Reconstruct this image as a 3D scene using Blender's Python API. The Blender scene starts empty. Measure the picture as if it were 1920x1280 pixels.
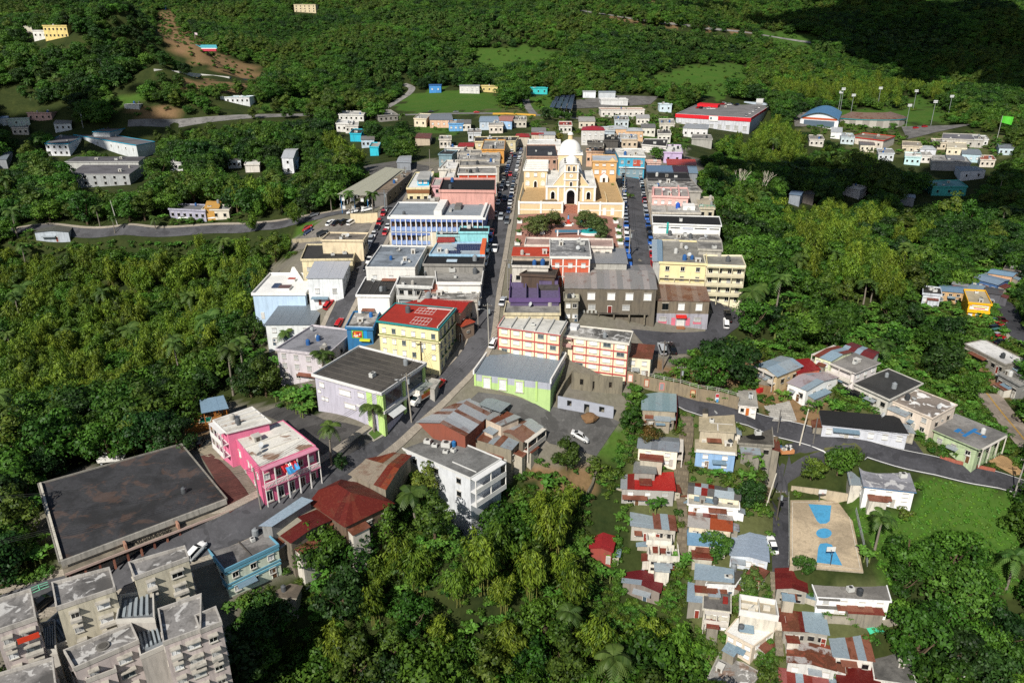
import bpy, bmesh, math, random
import numpy as np
from mathutils import Vector, Matrix
R = random.Random(7); NR = np.random.RandomState(5)
sc = bpy.context.scene; COL = sc.collection
# ------------------------------------------------------------------ camera, sky, sun, exposure
F = 1387.0; PITCH = math.radians(22.5); CAMZ = 57.0
cam = bpy.data.cameras.new('camera'); cam.lens = 36.0*F/1920; cam.sensor_width = 36; cam.clip_start = 1; cam.clip_end = 8000
camo = bpy.data.objects.new('camera', cam); COL.objects.link(camo)
camo.location = (0, 0, CAMZ); camo.rotation_euler = (math.pi/2-PITCH, 0, 0); sc.camera = camo
SUN_EL, SUN_AZ = math.radians(40), math.radians(206)      # azimuth clockwise from +Y (the view direction)
world = bpy.data.worlds.new('World'); sc.world = world; world.use_nodes = True
wn = world.node_tree; bg = wn.nodes['Background']
sky = wn.nodes.new('ShaderNodeTexSky'); sky.sky_type = 'NISHITA'; sky.sun_disc = False
sky.sun_elevation = SUN_EL; sky.sun_rotation = SUN_AZ
wn.links.new(sky.outputs[0], bg.inputs[0]); bg.inputs[1].default_value = 0.065
sl = bpy.data.lights.new('sun', 'SUN'); sl.energy = 5.0; sl.angle = math.radians(0.5); sl.color = (1, 0.95, 0.87)
so = bpy.data.objects.new('sun', sl); COL.objects.link(so); so.location = (0, 0, 300)
sd = Vector((-math.sin(SUN_AZ)*math.cos(SUN_EL), -math.cos(SUN_AZ)*math.cos(SUN_EL), -math.sin(SUN_EL)))
so.rotation_euler = sd.to_track_quat('-Z', 'Y').to_euler()
sc.view_settings.view_transform = 'Standard'; sc.view_settings.look = 'None'; sc.view_settings.exposure = 0.22; sc.view_settings.gamma = 1
try:
    sc.cycles.max_bounces = 5; sc.cycles.sample_clamp_indirect = 4; sc.cycles.diffuse_bounces = 2; sc.cycles.transparent_max_bounces = 4; sc.cycles.use_denoising = False
except Exception: pass
# ------------------------------------------------------------------ pixel <-> place
cp, sp = math.cos(PITCH), math.sin(PITCH)
def ray(px, py):
    a = (px-960)/F; b = -(py-640)/F
    return np.array([a, cp+b*sp, -sp+b*cp])
def atz(px, py, z):
    d = ray(px, py); t = (z-CAMZ)/d[2]; return np.array([d[0]*t, d[1]*t, z])
def proj(x, y, z):
    z = z-CAMZ; fz = np.maximum(y*cp-z*sp, 1e-3); u = y*sp+z*cp
    return 960+F*x/fz, 640-F*u/fz, fz
# ------------------------------------------------------------------ terrain heights (town on a ridge, ravines left and in front, hills behind)
CTRL_PX=[ # px,py,z
(1090,440,0),(1100,375,1),(950,330,0),(1190,340,0),(970,270,1),(1180,270,1),(1200,480,-3),(925,470,-4),
(905,590,-10),(1040,600,-12),(1250,610,-16),(860,690,-17),(780,770,-20),(690,840,-22),(600,900,-23),(450,975,-24),(250,1060,-26),(60,1130,-28),
(720,420,-4),(650,540,-10),(690,470,-7),(740,370,-3),(650,620,-16),(620,410,-7),(560,470,-10),
(560,700,-26),(620,560,-13),(520,600,-20),
(970,740,-19),(1085,817,-27),(1000,800,-25),(1140,860,-32),(1200,700,-21),(1300,690,-22),
(1290,770,-25),(1400,785,-26),(1600,840,-30),(1880,905,-36),(1750,870,-33),
(1290,900,-36),(1285,1000,-42),(1290,1100,-48),(1460,880,-36),(1465,1000,-43),(1465,1090,-46),(1460,1220,-53),(1470,1275,-56),
(1540,940,-42),(1550,1065,-43),(1500,1000,-42.5),(1600,1000,-42.5),(1660,960,-40),(1800,960,-41),(1620,1150,-48),(1650,1270,-57),(1850,1270,-60),(1850,1080,-50),
(1360,670,-22),(1500,700,-24),(1600,720,-26),(1480,640,-21),(1380,600,-15),(1440,560,-18),(1600,480,-30),(1750,560,-30),(1890,610,-25),(1870,650,-27),(1850,790,-34),(1720,700,-33),(1600,620,-31),
(1330,490,-8),(1340,390,-5),(1450,330,-18),(1640,330,-24),(1850,330,-22),(1700,270,-16),(1500,290,-12),
(1650,235,-10),(1350,225,-6),(1270,270,-2),(1600,260,-12),(1850,245,-10),(1100,210,2),(900,205,4),(760,215,2),(650,260,-2),(800,300,-2),(700,330,-4),
(180,330,-14),(240,420,-14),(60,430,-16),(480,430,-13),(380,405,-13),(60,250,-4),(330,250,-4),(520,330,-12),(480,260,-4),
(200,620,-42),(60,560,-40),(400,600,-40),(480,520,-30),(330,700,-42),(100,800,-36),(200,850,-32),(350,790,-30),(520,770,-26),
(880,952,-24),(800,960,-26),(650,1005,-27),(940,1010,-38),(780,1010,-38),(700,960,-30),(900,1120,-55),(700,1180,-52),(1100,1000,-44),(1180,1150,-55),(900,1275,-60),(600,1120,-40),(480,1050,-31),(435,1122,-33),(525,1085,-34),(560,1270,-50),(1250,1270,-62),
(180,1120,-31),(400,1200,-37),(150,1270,-38),(480,1200,-40),(1030,890,-31),
(310,205,4),(450,190,4),(600,200,2),(400,150,22),
]
CTRL_XYZ=[(-300,620,82),(-255,570,45),(-360,640,60),(-250,640,55),(-420,560,30),(-500,620,36),(-300,720,45),(-180,640,12),(-180,760,25),(-300,900,60),(-600,900,60),
(0,660,8),(0,800,36),(0,950,66),(0,1200,120),(0,1500,180),(200,640,4),(250,800,25),(200,950,62),(230,1100,85),(300,1300,140),
(420,760,5),(430,900,38),(500,1100,95),(600,800,20),(650,680,0),(700,900,70),(800,1100,130),(600,1400,180),(520,560,-6),(700,500,10),(800,700,50),
(-200,1200,125),(-500,1300,130),(-900,1200,120),(-900,700,60),(-700,500,10),(-500,350,-10),(-400,200,-30),(-700,250,0),(-300,60,-20),(0,40,-62),(0,-60,-62),(300,40,-70),(400,150,-50),(500,250,-30),(600,350,-10),
(-300,-60,-20),(300,-60,-60),(-1500,800,100),(1500,800,160),(-1500,0,60),(1500,0,60),(0,2200,260),(1200,2000,260),(-1200,2000,240),(0,-600,-20)]
def build():
    P=[tuple(atz(*c)) for c in CTRL_PX]+list(CTRL_XYZ)
    P=np.array(P,float); xy=P[:,:2]; z=P[:,2]; n=len(P)
    d=np.linalg.norm(xy[:,None]-xy[None],axis=2)
    def phi(r): return np.sqrt(r*r+9.0)   # multiquadric-linear
    A=np.zeros((n+3,n+3)); A[:n,:n]=-phi(d)+np.eye(n)*6.0
    A[:n,n]=1;A[:n,n+1:]=xy; A[n,:n]=1; A[n+1:,:n]=xy.T
    w=np.linalg.solve(A,np.r_[z,0,0,0])
    def h(x,y):
        x=np.asarray(x,float);y=np.asarray(y,float);sh=x.shape
        X=x.ravel();Y=y.ravel();out=np.empty(X.size)
        for i in range(0,X.size,20000):
            a=X[i:i+20000];b=Y[i:i+20000]
            r=np.hypot(a[:,None]-xy[:,0],b[:,None]-xy[:,1])
            out[i:i+20000]=-phi(r)@w[:n]+w[n]+w[n+1]*a+w[n+2]*b
        return out.reshape(sh)
    res=h(xy[:,0],xy[:,1])-z
    return h,P,res
H0, _P, _res = build()
PADS = []
def H(x, y):
    x = np.asarray(x, float); y = np.asarray(y, float); z = H0(x, y)
    a = np.clip((y-560)/260, 0, 1); a = a*a*(3-2*a)          # gullies and spurs on the far hills
    z = z+a*(4*np.sin(x/62+1.3*np.sin(y/90)+.4)*np.cos(y/85+.8*np.sin(x/70))+2*np.sin(x/27+y/41)+7*np.sin(x/118-y/150+1))
    for cx, cy, th, hu, hv, pz, mg in PADS:
        u = (x-cx)*math.cos(th)+(y-cy)*math.sin(th); v = -(x-cx)*math.sin(th)+(y-cy)*math.cos(th)
        dd = np.maximum(np.maximum(np.abs(u)-hu, np.abs(v)-hv), 0); w = np.clip(1-dd/mg, 0, 1); w = w*w*(3-2*w); z = z*(1-w)+pz*w
    return z
def pad(pts, z, mg=4., grow=.5):
    C = np.array([atz(*p, z)[:2] for p in pts]); c = C.mean(0); a = (C[1]-C[0]+C[2]-C[3])/2; b = (C[3]-C[0]+C[2]-C[1])/2
    PADS.append((c[0], c[1], math.atan2(a[1], a[0]), np.linalg.norm(a)/2+grow, np.linalg.norm(b)/2+grow, z, mg))
pad([(1481,1060),(1619,1072),(1590,937),(1482,937)], -42.9, 5)     # basketball court

def h1(x, y): return float(H(np.array([x]), np.array([y]))[0])
def ground(px, py, dz=0.0):
    """first hit of the pixel's ray with the terrain"""
    d = ray(px, py); ts = np.geomspace(55, 2600, 700); g = H(d[0]*ts, d[1]*ts)+dz
    below = (d[2]*ts+CAMZ) < g
    if not below.any(): k = 699
    else: k = int(np.argmax(below))
    lo, hi = ts[max(k-1, 0)], ts[k]
    tt = np.linspace(lo, hi, 24); gg = H(d[0]*tt, d[1]*tt)+dz; kk = int(np.argmax((d[2]*tt+CAMZ) < gg)); t = tt[kk]
    return np.array([d[0]*t, d[1]*t, h1(d[0]*t, d[1]*t)])
ZONE = dict(A=(0,0,2.977), B=(640,0,2.977), C=(1280,0,2.977), D=(440,280,3.658), E=(900,230,3.658), F=(440,480,3.658), G=(880,480,3.658),
  H=(1320,480,3.122), I=(0,720,2.286), J=(500,720,3.2), K=(1060,720,3.764), L=(1060,940,3.764), M=(1420,800,2.667), N=(660,230,5.565), O=(950,230,6.4), P=(0,960,4.0), Q=(0,180,4.924), R=(380,740,5.82), X=(0,0,1.0))
def zp(z, pts):
    x0, y0, s = ZONE[z]; return [(x0+x/s, y0+y/s) for x, y in pts]
def inpoly(px, py, poly):
    px = np.asarray(px, float); py = np.asarray(py, float); r = np.zeros(px.shape, bool); n = len(poly)
    for i in range(n):
        x1, y1 = poly[i]; x2, y2 = poly[(i+1) % n]
        if y1 == y2: continue
        c = ((y1 > py) != (y2 > py)) & (px < (x2-x1)*(py-y1)/(y2-y1)+x1); r ^= c
    return r
# raster of what trees must not hide: depth of the protected thing per 4-pixel cell
GW, GH = 480, 320; PROT = np.zeros((GH, GW)); PROT2 = np.zeros((GH, GW)); GX, GY = np.meshgrid(np.arange(GW)*4+2, np.arange(GH)*4+2)
def protect(poly, depth, which=None):
    A_ = PROT if which is None else which
    xs = [p[0] for p in poly]; ys = [p[1] for p in poly]
    x0, x1 = max(0, int(min(xs)//4)), min(GW, int(max(xs)//4)+2); y0, y1 = max(0, int(min(ys)//4)), min(GH, int(max(ys)//4)+2)
    if x0 >= x1 or y0 >= y1: return
    m = inpoly(GX[y0:y1, x0:x1], GY[y0:y1, x0:x1], poly); A_[y0:y1, x0:x1][m] = np.maximum(A_[y0:y1, x0:x1][m], depth)
    if which is None and depth > 1000: PROT2[y0:y1, x0:x1][m] = depth
# ------------------------------------------------------------------ materials
MATS = {}
def hx(s):
    c = [int(s[i:i+2], 16)/255 for i in (0, 2, 4)]
    return tuple((v/12.92 if v <= .04045 else ((v+.055)/1.055)**2.4)*.92 for v in c)
class NT:
    def __init__(s, name):
        s.m = bpy.data.materials.new(name); s.m.use_nodes = True; s.t = s.m.node_tree; s.b = s.t.nodes['Principled BSDF']
    def n(s, typ, **kw):
        nd = s.t.nodes.new(typ)
        for k, v in kw.items():
            if k.startswith('i_'):
                key = k[2:]; key = int(key) if key.isdigit() else key
                nd.inputs[key].default_value = v
            else: setattr(nd, k, v)
        return nd
    def l(s, a, b): s.t.links.new(a, b)
    def pos(s, scale=(1, 1, 1)):
        g = s.n('ShaderNodeNewGeometry'); m = s.n('ShaderNodeMapping'); m.inputs['Scale'].default_value = scale; s.l(g.outputs['Position'], m.inputs['Vector']); return m.outputs[0]
    def noise(s, vec, scale, detail=4, rough=.6, dist=0):
        t = s.n('ShaderNodeTexNoise'); t.inputs['Scale'].default_value = scale; t.inputs['Detail'].default_value = detail; t.inputs['Roughness'].default_value = rough; t.inputs['Distortion'].default_value = dist
        if vec is not None: s.l(vec, t.inputs['Vector'])
        return t.outputs['Fac']
    def ramp(s, fac, a, b):
        r = s.n('ShaderNodeMapRange'); r.inputs['From Min'].default_value = a; r.inputs['From Max'].default_value = b; s.l(fac, r.inputs['Value']); return r.outputs[0]
    def mix(s, fac, a, b, typ='MIX'):
        m = s.n('ShaderNodeMix', data_type='RGBA', blend_type=typ)
        if isinstance(fac, (int, float)): m.inputs[0].default_value = fac
        else: s.l(fac, m.inputs[0])
        for i, c in ((6, a), (7, b)):
            if isinstance(c, tuple): m.inputs[i].default_value = (*c[:3], 1)
            else: s.l(c, m.inputs[i])
        return m.outputs[2]
    def mul(s, a, b):
        m = s.n('ShaderNodeMath', operation='MULTIPLY'); 
        for i, v in enumerate((a, b)):
            if isinstance(v, (int, float)): m.inputs[i].default_value = v
            else: s.l(v, m.inputs[i])
        return m.outputs[0]
    def bump(s, h, strength, dist=.05):
        b = s.n('ShaderNodeBump'); b.inputs['Strength'].default_value = strength; b.inputs['Distance'].default_value = dist; s.l(h, b.inputs['Height']); s.l(b.outputs[0], s.b.inputs['Normal'])
    def done(s, col, rough=.8, metal=0., spec=.3):
        if isinstance(col, tuple): s.b.inputs['Base Color'].default_value = (*col[:3], 1)
        else: s.l(col, s.b.inputs['Base Color'])
        s.b.inputs['Roughness'].default_value = rough; s.b.inputs['Metallic'].default_value = metal; s.b.inputs['Specular IOR Level'].default_value = spec
        return s.m
def cached(f):
    def g(*a):
        k = (f.__name__,)+a
        if k not in MATS: MATS[k] = f(*a)
        return MATS[k]
    return g
@cached
def plain(c, rough=.6, metal=0.):
    t = NT('paint'); v = t.noise(t.pos(), .9, 3); return t.done(t.mix(t.ramp(v, .3, .8), tuple(x*.82 for x in hx(c)), hx(c)), rough, metal)
@cached
def wall(c, dirt=.5):
    t = NT('painted_render'); b = hx(c); ob = t.n('ShaderNodeObjectInfo')
    st = t.noise(t.pos((1.3, 1.3, .16)), 1.1, 5, .65); sp_ = t.noise(t.pos(), .35, 5, .7)
    c1 = t.mix(t.mul(t.ramp(st, .48, .74), dirt), b, tuple(x*.33+.012 for x in b))
    c2 = t.mix(t.mul(t.ramp(sp_, .46, .74), dirt*.75), c1, tuple(x*.5+.04 for x in b))
    f = t.noise(t.pos(), 5, 3); t.bump(f, .25, .03)
    return t.done(c2, .85, 0, .2)
@cached
def conc(c, mold=.6, white=0., brown=0.):
    """flat concrete roof: black mould stains, worn white sealant, brown rust-earth patches"""
    t = NT('weathered_concrete_roof'); b = hx(c); p = t.pos()
    big = t.noise(p, .13, 6, .62, .4); sm = t.noise(p, .75, 5, .65, .3); fine = t.noise(p, 3.2, 4, .6)
    k = t.mix(t.ramp(fine, .3, .75), tuple(x*.78 for x in b), tuple(min(.85, x*1.12) for x in b))
    k = t.mix(t.mul(t.ramp(big, .46, .60), mold), k, tuple(x*.16+.012 for x in b))
    k = t.mix(t.mul(t.ramp(sm, .52, .63), mold*.75), k, tuple(x*.28+.012 for x in b))
    if white: 
        w = t.noise(p, .42, 5, .6, .8); k = t.mix(t.mul(t.ramp(w, .56, .60), white), k, (.72, .71, .68))
    if brown:
        w = t.noise(p, .22, 5, .62, .5); k = t.mix(t.mul(t.ramp(w, .54, .60), brown), k, (.20, .105, .06))
    t.bump(sm, .2, .04); return t.done(k, .9, 0, .2)
@cached
def metal(c, rust=.3, gloss=.45):
    t = NT('corrugated_metal'); b = hx(c); p = t.pos(); big = t.noise(p, .35, 5, .65, .5); sm = t.noise(p, 2.2, 4, .65)
    k = t.mix(t.ramp(sm, .25, .8), tuple(x*.72 for x in b), tuple(min(.8, x*1.1) for x in b))
    k = t.mix(t.mul(t.ramp(big, .62-.2*rust, .70-.2*rust), min(1, rust*1.6)), k, (.14, .05, .028))
    k = t.mix(t.mul(t.ramp(sm, .60-.08*rust, .70), rust), k, (.22, .085, .04))
    # corrugation as relief in the sheet's own direction
    tc = t.n('ShaderNodeTexCoord'); w = t.n('ShaderNodeTexWave', wave_type='BANDS', bands_direction='X'); w.inputs['Scale'].default_value = 1.4; t.l(tc.outputs['Object'], w.inputs['Vector'])
    t.bump(w.outputs['Fac'], .35, .04); return t.done(k, gloss, .25, .4)
@cached
def asphalt(c='4a4a4c'):
    t = NT('asphalt'); b = hx(c); p = t.pos(); a = t.noise(p, .12, 5, .65, .4); f = t.noise(p, 1.6, 5, .7)
    k = t.mix(t.ramp(a, .35, .7), tuple(x*.62 for x in b), tuple(x*1.15 for x in b)); k = t.mix(t.mul(t.ramp(f, .5, .8), .5), k, tuple(x*1.7 for x in b)); w = t.noise(p, .3, 2, .4, .2); k = t.mix(t.mul(t.ramp(w, .585, .6), .55), k, tuple(x*.45 for x in b)); w2 = t.noise(t.pos((1, 1, 1)), .21, 6, .7, 2.5); k = t.mix(t.mul(t.ramp(w2, .6, .7), .5), k, tuple(x*1.9 for x in b))
    return t.done(k, .9, 0, .25)
@cached
def paving(c, joint=1.2):
    t = NT('paving'); b = hx(c); p = t.pos(); f = t.noise(p, .5, 5, .65); br = t.n('ShaderNodeTexBrick'); br.inputs['Scale'].default_value = 1/joint; t.l(p, br.inputs['Vector'])
    for i, m in ((1, 1.0), (2, .8), (3, .55)): br.inputs[i].default_value = (*[x*m for x in b], 1)
    return t.done(t.mix(t.mul(t.ramp(f, .45, .75), .55), br.outputs[0], tuple(x*.5 for x in b)), .85, 0, .25)
@cached
def glass(c='202a33'):
    return NT('window_glass').done(hx(c), .12, 0, .6)
@cached
def carpaint(c):
    m = NT('car_paint'); m.b.inputs['Coat Weight'].default_value = .6; return m.done(hx(c), .35, .1, .5)
@cached
def solar():
    t = NT('solar_cells'); br = t.n('ShaderNodeTexBrick', offset=0); tc = t.n('ShaderNodeTexCoord'); t.l(tc.outputs['Object'], br.inputs['Vector']); br.inputs['Scale'].default_value = 1
    for i, c in ((1, (.012, .02, .06)), (2, (.016, .026, .075)), (3, (.25, .27, .3))): br.inputs[i].default_value = (*c, 1)
    br.inputs['Mortar Size'].default_value = .012; br.inputs['Brick Width'].default_value = .5; br.inputs['Row Height'].default_value = .5
    return t.done(br.outputs[0], .2, 0, .5)
@cached
def leafmat(c1, c2, var=.35):
    """leaf colour: per leaf tuft (attribute) and per tree"""
    t = NT('leaves'); at = t.n('ShaderNodeAttribute', attribute_name='tint'); ob = t.n('ShaderNodeObjectInfo')
    k = t.mix(at.outputs['Fac'], c1, c2); hs = t.n('ShaderNodeHueSaturation'); t.l(k, hs.inputs['Color'])
    mr = t.n('ShaderNodeMapRange'); mr.inputs['To Min'].default_value = 1-var; mr.inputs['To Max'].default_value = 1+var; t.l(ob.outputs['Random'], mr.inputs['Value']); t.l(mr.outputs[0], hs.inputs['Value'])
    mr2 = t.n('ShaderNodeMapRange'); mr2.inputs['To Min'].default_value = .485; mr2.inputs['To Max'].default_value = .515
    wn_ = t.n('ShaderNodeTexWhiteNoise', noise_dimensions='1D'); t.l(ob.outputs['Random'], wn_.inputs['W']); t.l(wn_.outputs['Value'], mr2.inputs['Value']); t.l(mr2.outputs[0], hs.inputs['Hue'])
    t.done(hs.outputs[0], .55, 0, .25)
    tr = t.n('ShaderNodeBsdfTranslucent'); t.l(hs.outputs[0], tr.inputs[0]); ms = t.n('ShaderNodeMixShader'); ms.inputs[0].default_value = .2
    out = t.t.nodes['Material Output']; t.l(t.b.outputs[0], ms.inputs[1]); t.l(tr.outputs[0], ms.inputs[2]); t.l(ms.outputs[0], out.inputs[0]); return t.m
@cached
def bark(c='6b5b48'):
    t = NT('bark'); v = t.noise(t.pos((2, 2, .5)), 2.5, 4); return t.done(t.mix(v, tuple(x*.5 for x in hx(c)), hx(c)), .9, 0, .2)
# ------------------------------------------------------------------ mesh helpers
def mesh(name, V, Fc, mats=(), mi=None, smooth=False):
    me = bpy.data.meshes.new(name); me.from_pydata([tuple(v) for v in V], [], Fc); 
    for m in mats: me.materials.append(m)
    if mi is not None: me.polygons.foreach_set('material_index', mi)
    if smooth: me.polygons.foreach_set('use_smooth', [True]*len(Fc))
    me.update(); return me
def obj(name, me, parent=None, loc=(0, 0, 0), rz=0., scale=None, mat=None):
    o = bpy.data.objects.new(name, me); COL.objects.link(o); o.location = tuple(float(v) for v in loc); o.rotation_euler = (0, 0, float(rz))
    if scale: o.scale = scale
    if parent is not None: o.parent = parent
    if mat is not None:
        o.material_slots[0].link = 'OBJECT'; o.material_slots[0].material = mat
    return o
def tag(o, label, cat=None, group=None, kind=None):
    if label: o['label'] = label
    if cat: o['category'] = cat
    if group: o['group'] = group
    if kind: o['kind'] = kind
    return o
class MB:
    """collects prisms, tubes and domes; build() links them as one mesh"""
    def __init__(s): s.V = []; s.F = []; s.M = []; s.mats = []
    def mi(s, m):
        if m not in s.mats: s.mats.append(m)
        return s.mats.index(m)
    def raw(s, V, Fc, m):
        k = len(s.V); s.V += [tuple(float(a) for a in v) for v in V]; s.F += [tuple(i+k for i in f) for f in Fc]; s.M += [s.mi(m)]*len(Fc)
    def box(s, x0, x1, y0, y1, z0, z1, m):
        s.raw([(x0,y0,z0),(x1,y0,z0),(x1,y1,z0),(x0,y1,z0),(x0,y0,z1),(x1,y0,z1),(x1,y1,z1),(x0,y1,z1)], [(3,2,1,0),(4,5,6,7),(0,1,5,4),(1,2,6,5),(2,3,7,6),(3,0,4,7)], m)
    def prism(s, poly, z0, z1, m, top=None):
        """poly ccw list of (x,y); z0/z1 numbers or per-corner lists"""
        n = len(poly); a = z0 if hasattr(z0, '__len__') else [z0]*n; b = z1 if hasattr(z1, '__len__') else [z1]*n
        V = [(p[0], p[1], a[i]) for i, p in enumerate(poly)]+[(p[0], p[1], b[i]) for i, p in enumerate(poly)]
        s.raw(V, [tuple(range(n-1, -1, -1))]+[(i, (i+1) % n, n+(i+1) % n, n+i) for i in range(n)], m); s.raw(V[n:], [tuple(range(n))], top or m)
    def cyl(s, x, y, z0, z1, r0, r1, m, n=10):
        V = [(x+r0*math.cos(2*math.pi*i/n), y+r0*math.sin(2*math.pi*i/n), z0) for i in range(n)]+[(x+r1*math.cos(2*math.pi*i/n), y+r1*math.sin(2*math.pi*i/n), z1) for i in range(n)]
        s.raw(V, [(i, (i+1) % n, n+(i+1) % n, n+i) for i in range(n)]+[tuple(range(n, 2*n)), tuple(range(n-1, -1, -1))], m)
    def tube(s, pts, r, m, n=5):
        V = []; Fc = []
        for k, p in enumerate(pts):
            a = Vector(pts[max(k-1, 0)]); b = Vector(pts[min(k+1, len(pts)-1)]); d = (b-a).normalized(); u = d.orthogonal().normalized(); w = d.cross(u); rr = r[k] if hasattr(r, '__len__') else r
            for i in range(n):
                q = Vector(p)+u*rr*math.cos(2*math.pi*i/n)+w*rr*math.sin(2*math.pi*i/n); V.append(tuple(q))
        for k in range(len(pts)-1):
            for i in range(n): Fc.append((k*n+i, k*n+(i+1) % n, (k+1)*n+(i+1) % n, (k+1)*n+i))
        s.raw(V, Fc, m)
    def dome(s, x, y, z, r, rz, m, n=20, k=7):
        V = []; Fc = []
        for j in range(k):
            a = math.pi/2*j/k
            for i in range(n): V.append((x+r*math.cos(a)*math.cos(2*math.pi*i/n), y+r*math.cos(a)*math.sin(2*math.pi*i/n), z+rz*math.sin(a)))
        V.append((x, y, z+rz))
        for j in range(k-1):
            for i in range(n): Fc.append((j*n+i, j*n+(i+1) % n, (j+1)*n+(i+1) % n, (j+1)*n+i))
        for i in range(n): Fc.append(((k-1)*n+i, (k-1)*n+(i+1) % n, k*n))
        s.raw(V, Fc, m)
    def build(s, name, parent=None, smooth=False, **kw):
        return obj(name, mesh(name, s.V, s.F, s.mats, s.M, smooth), parent, **kw)
# window / door unit meshes (front faces -y)
@cached
def winmesh(style):
    b = MB(); fr = {'w': 'e9e9e6', 'd': 'e2e0da', 'k': '3a3733', 'p': 'f0efec', 'o': 'd39a3a', 'g': '8f9698', 'x': 'cfcfcb'}[style]; fm = plain(fr)
    t = .07
    b.box(-.56, .56, -.12, .0, -.58, -.5, plain('b9b4a8')); b.box(-.55, .55, -.16, .0, .5, .56, plain('c4bfb4'))
    b.box(-.5, .5, -.05, .03, .5-t, .5, fm); b.box(-.5, .5, -.05, .03, -.5, -.5+t, fm); b.box(-.5, -.5+t, -.05, .03, -.5+t, .5-t, fm); b.box(.5-t, .5, -.05, .03, -.5+t, .5-t, fm)
    if style in 'wpx':      # metal jalousie: tilted slats
        pm = plain({'w': 'd6d8d8', 'p': 'e8e8e6', 'x': 'a9aaa8'}[style]); n = 6
        for i in range(n):
            z = -.5+t+(1-2*t)*(i+.5)/n; hh = (1-2*t)/n*.5
            b.raw([(-.5+t, -.03, z-hh), (.5-t, -.03, z-hh), (.5-t, -.005, z+hh), (-.5+t, -.005, z+hh)], [(0, 1, 2, 3)], pm)
        b.box(-.02, .02, -.045, -.02, -.5+t, .5-t, fm)
    else:
        b.raw([(-.5+t, -.012, -.5+t), (.5-t, -.012, -.5+t), (.5-t, -.012, .5-t), (-.5+t, -.012, .5-t)], [(0, 1, 2, 3)], plain('c98f2e') if style == 'o' else glass('14181c' if style in 'kd' else '4b555a'))
        b.box(-.02, .02, -.04, -.012, -.5+t, .5-t, fm)
    return mesh('window', b.V, b.F, b.mats, b.M)
@cached
def doormesh(c):
    b = MB(); fm = plain('e9e6de'); m = plain(c)
    b.box(-.5, .5, -.05, .03, .44, .5, fm); b.box(-.5, -.42, -.05, .03, -.5, .44, fm); b.box(.42, .5, -.05, .03, -.5, .44, fm)
    b.box(-.42, .42, -.02, .02, -.5, .44, m); b.box(-.3, .3, -.035, -.02, .05, .36, m); b.box(-.3, .3, -.035, -.02, -.4, -.05, m)
    return mesh('door', b.V, b.F, b.mats, b.M)
@cached
def archmesh(dark):
    """arched opening with a raised white surround"""
    b = MB(); n = 10; fm = plain('f2f0ea'); V = []
    def arc(w, top, spring): return [(-w, -.5)]+[(-w*math.cos(math.pi*i/n), spring+(top-spring)*math.sin(math.pi*i/n)) for i in range(n+1)]+[(w, -.5)]
    o = arc(.5, .5, .1); i_ = arc(.34, .38, .1); k = len(o)
    V = [(x, -.10, z) for x, z in o]+[(x, -.10, z) for x, z in i_]+[(x, .02, z) for x, z in o]+[(x, .0, z) for x, z in i_]
    Fc = []
    for j in range(k-1): Fc += [(j, j+1, k+j+1, k+j), (2*k+j, 2*k+j+1, j+1, j), (k+j, k+j+1, 3*k+j+1, 3*k+j)]
    b.raw(V, Fc, fm); b.raw([(x, -.015, z) for x, z in i_], [tuple(range(k))], glass('0c0d10') if dark else plain('e8e6e0'))
    return mesh('arched_window', b.V, b.F, b.mats, b.M)
@cached
def tankmesh(c):
    b = MB(); m = plain(c); b.cyl(0, 0, 0, 1.1, .5, .5, m, 12); b.cyl(0, 0, 1.1, 1.3, .5, .2, m, 12); b.cyl(0, 0, 1.3, 1.38, .2, .2, m, 8); b.cyl(0, 0, .5, .56, .53, .53, m, 12); return mesh('water_tank', b.V, b.F, b.mats, b.M)
@cached
def acmesh():
    b = MB(); m = plain('c9c9c4'); b.box(-.5, .5, -.35, .35, .12, .8, m); b.box(-.45, -.35, -.3, .3, 0, .12, plain('555555')); b.box(.35, .45, -.3, .3, 0, .12, plain('555555')); b.cyl(0, 0, .8, .84, .28, .28, plain('3c3c3c'), 10); return mesh('air_conditioner', b.V, b.F, b.mats, b.M)
@cached
def dishmesh():
    b = MB(); m = plain('b8bbbc'); b.tube([(0, 0, 0), (0, 0, .6)], .04, m); n = 12; V = [(.0, .05, .7)]
    for rr, yy in ((.25, .02), (.5, -.1)): V += [(rr*math.cos(2*math.pi*i/n), yy-.25*math.sin(2*math.pi*i/n)*rr*2, .7+rr*.9*math.sin(2*math.pi*i/n)) for i in range(n)]
    b.raw(V, [(0, 1+i, 1+(i+1) % n) for i in range(n)]+[(1+i, 1+n+i, 1+n+(i+1) % n, 1+(i+1) % n) for i in range(n)], m); b.tube([(0, .02, .7), (0, -.45, .72)], .02, m); return mesh('satellite_dish', b.V, b.F, b.mats, b.M)
@cached
def hatchmesh(c):
    b = MB(); m = plain(c); b.box(-.5, .5, -.5, .5, 0, .8, m); b.box(-.58, .58, -.58, .58, .8, .92, m); b.box(-.25, .25, -.52, -.49, .05, .7, plain('5a5248')); return mesh('roof_hatch', b.V, b.F, b.mats, b.M)
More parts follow.
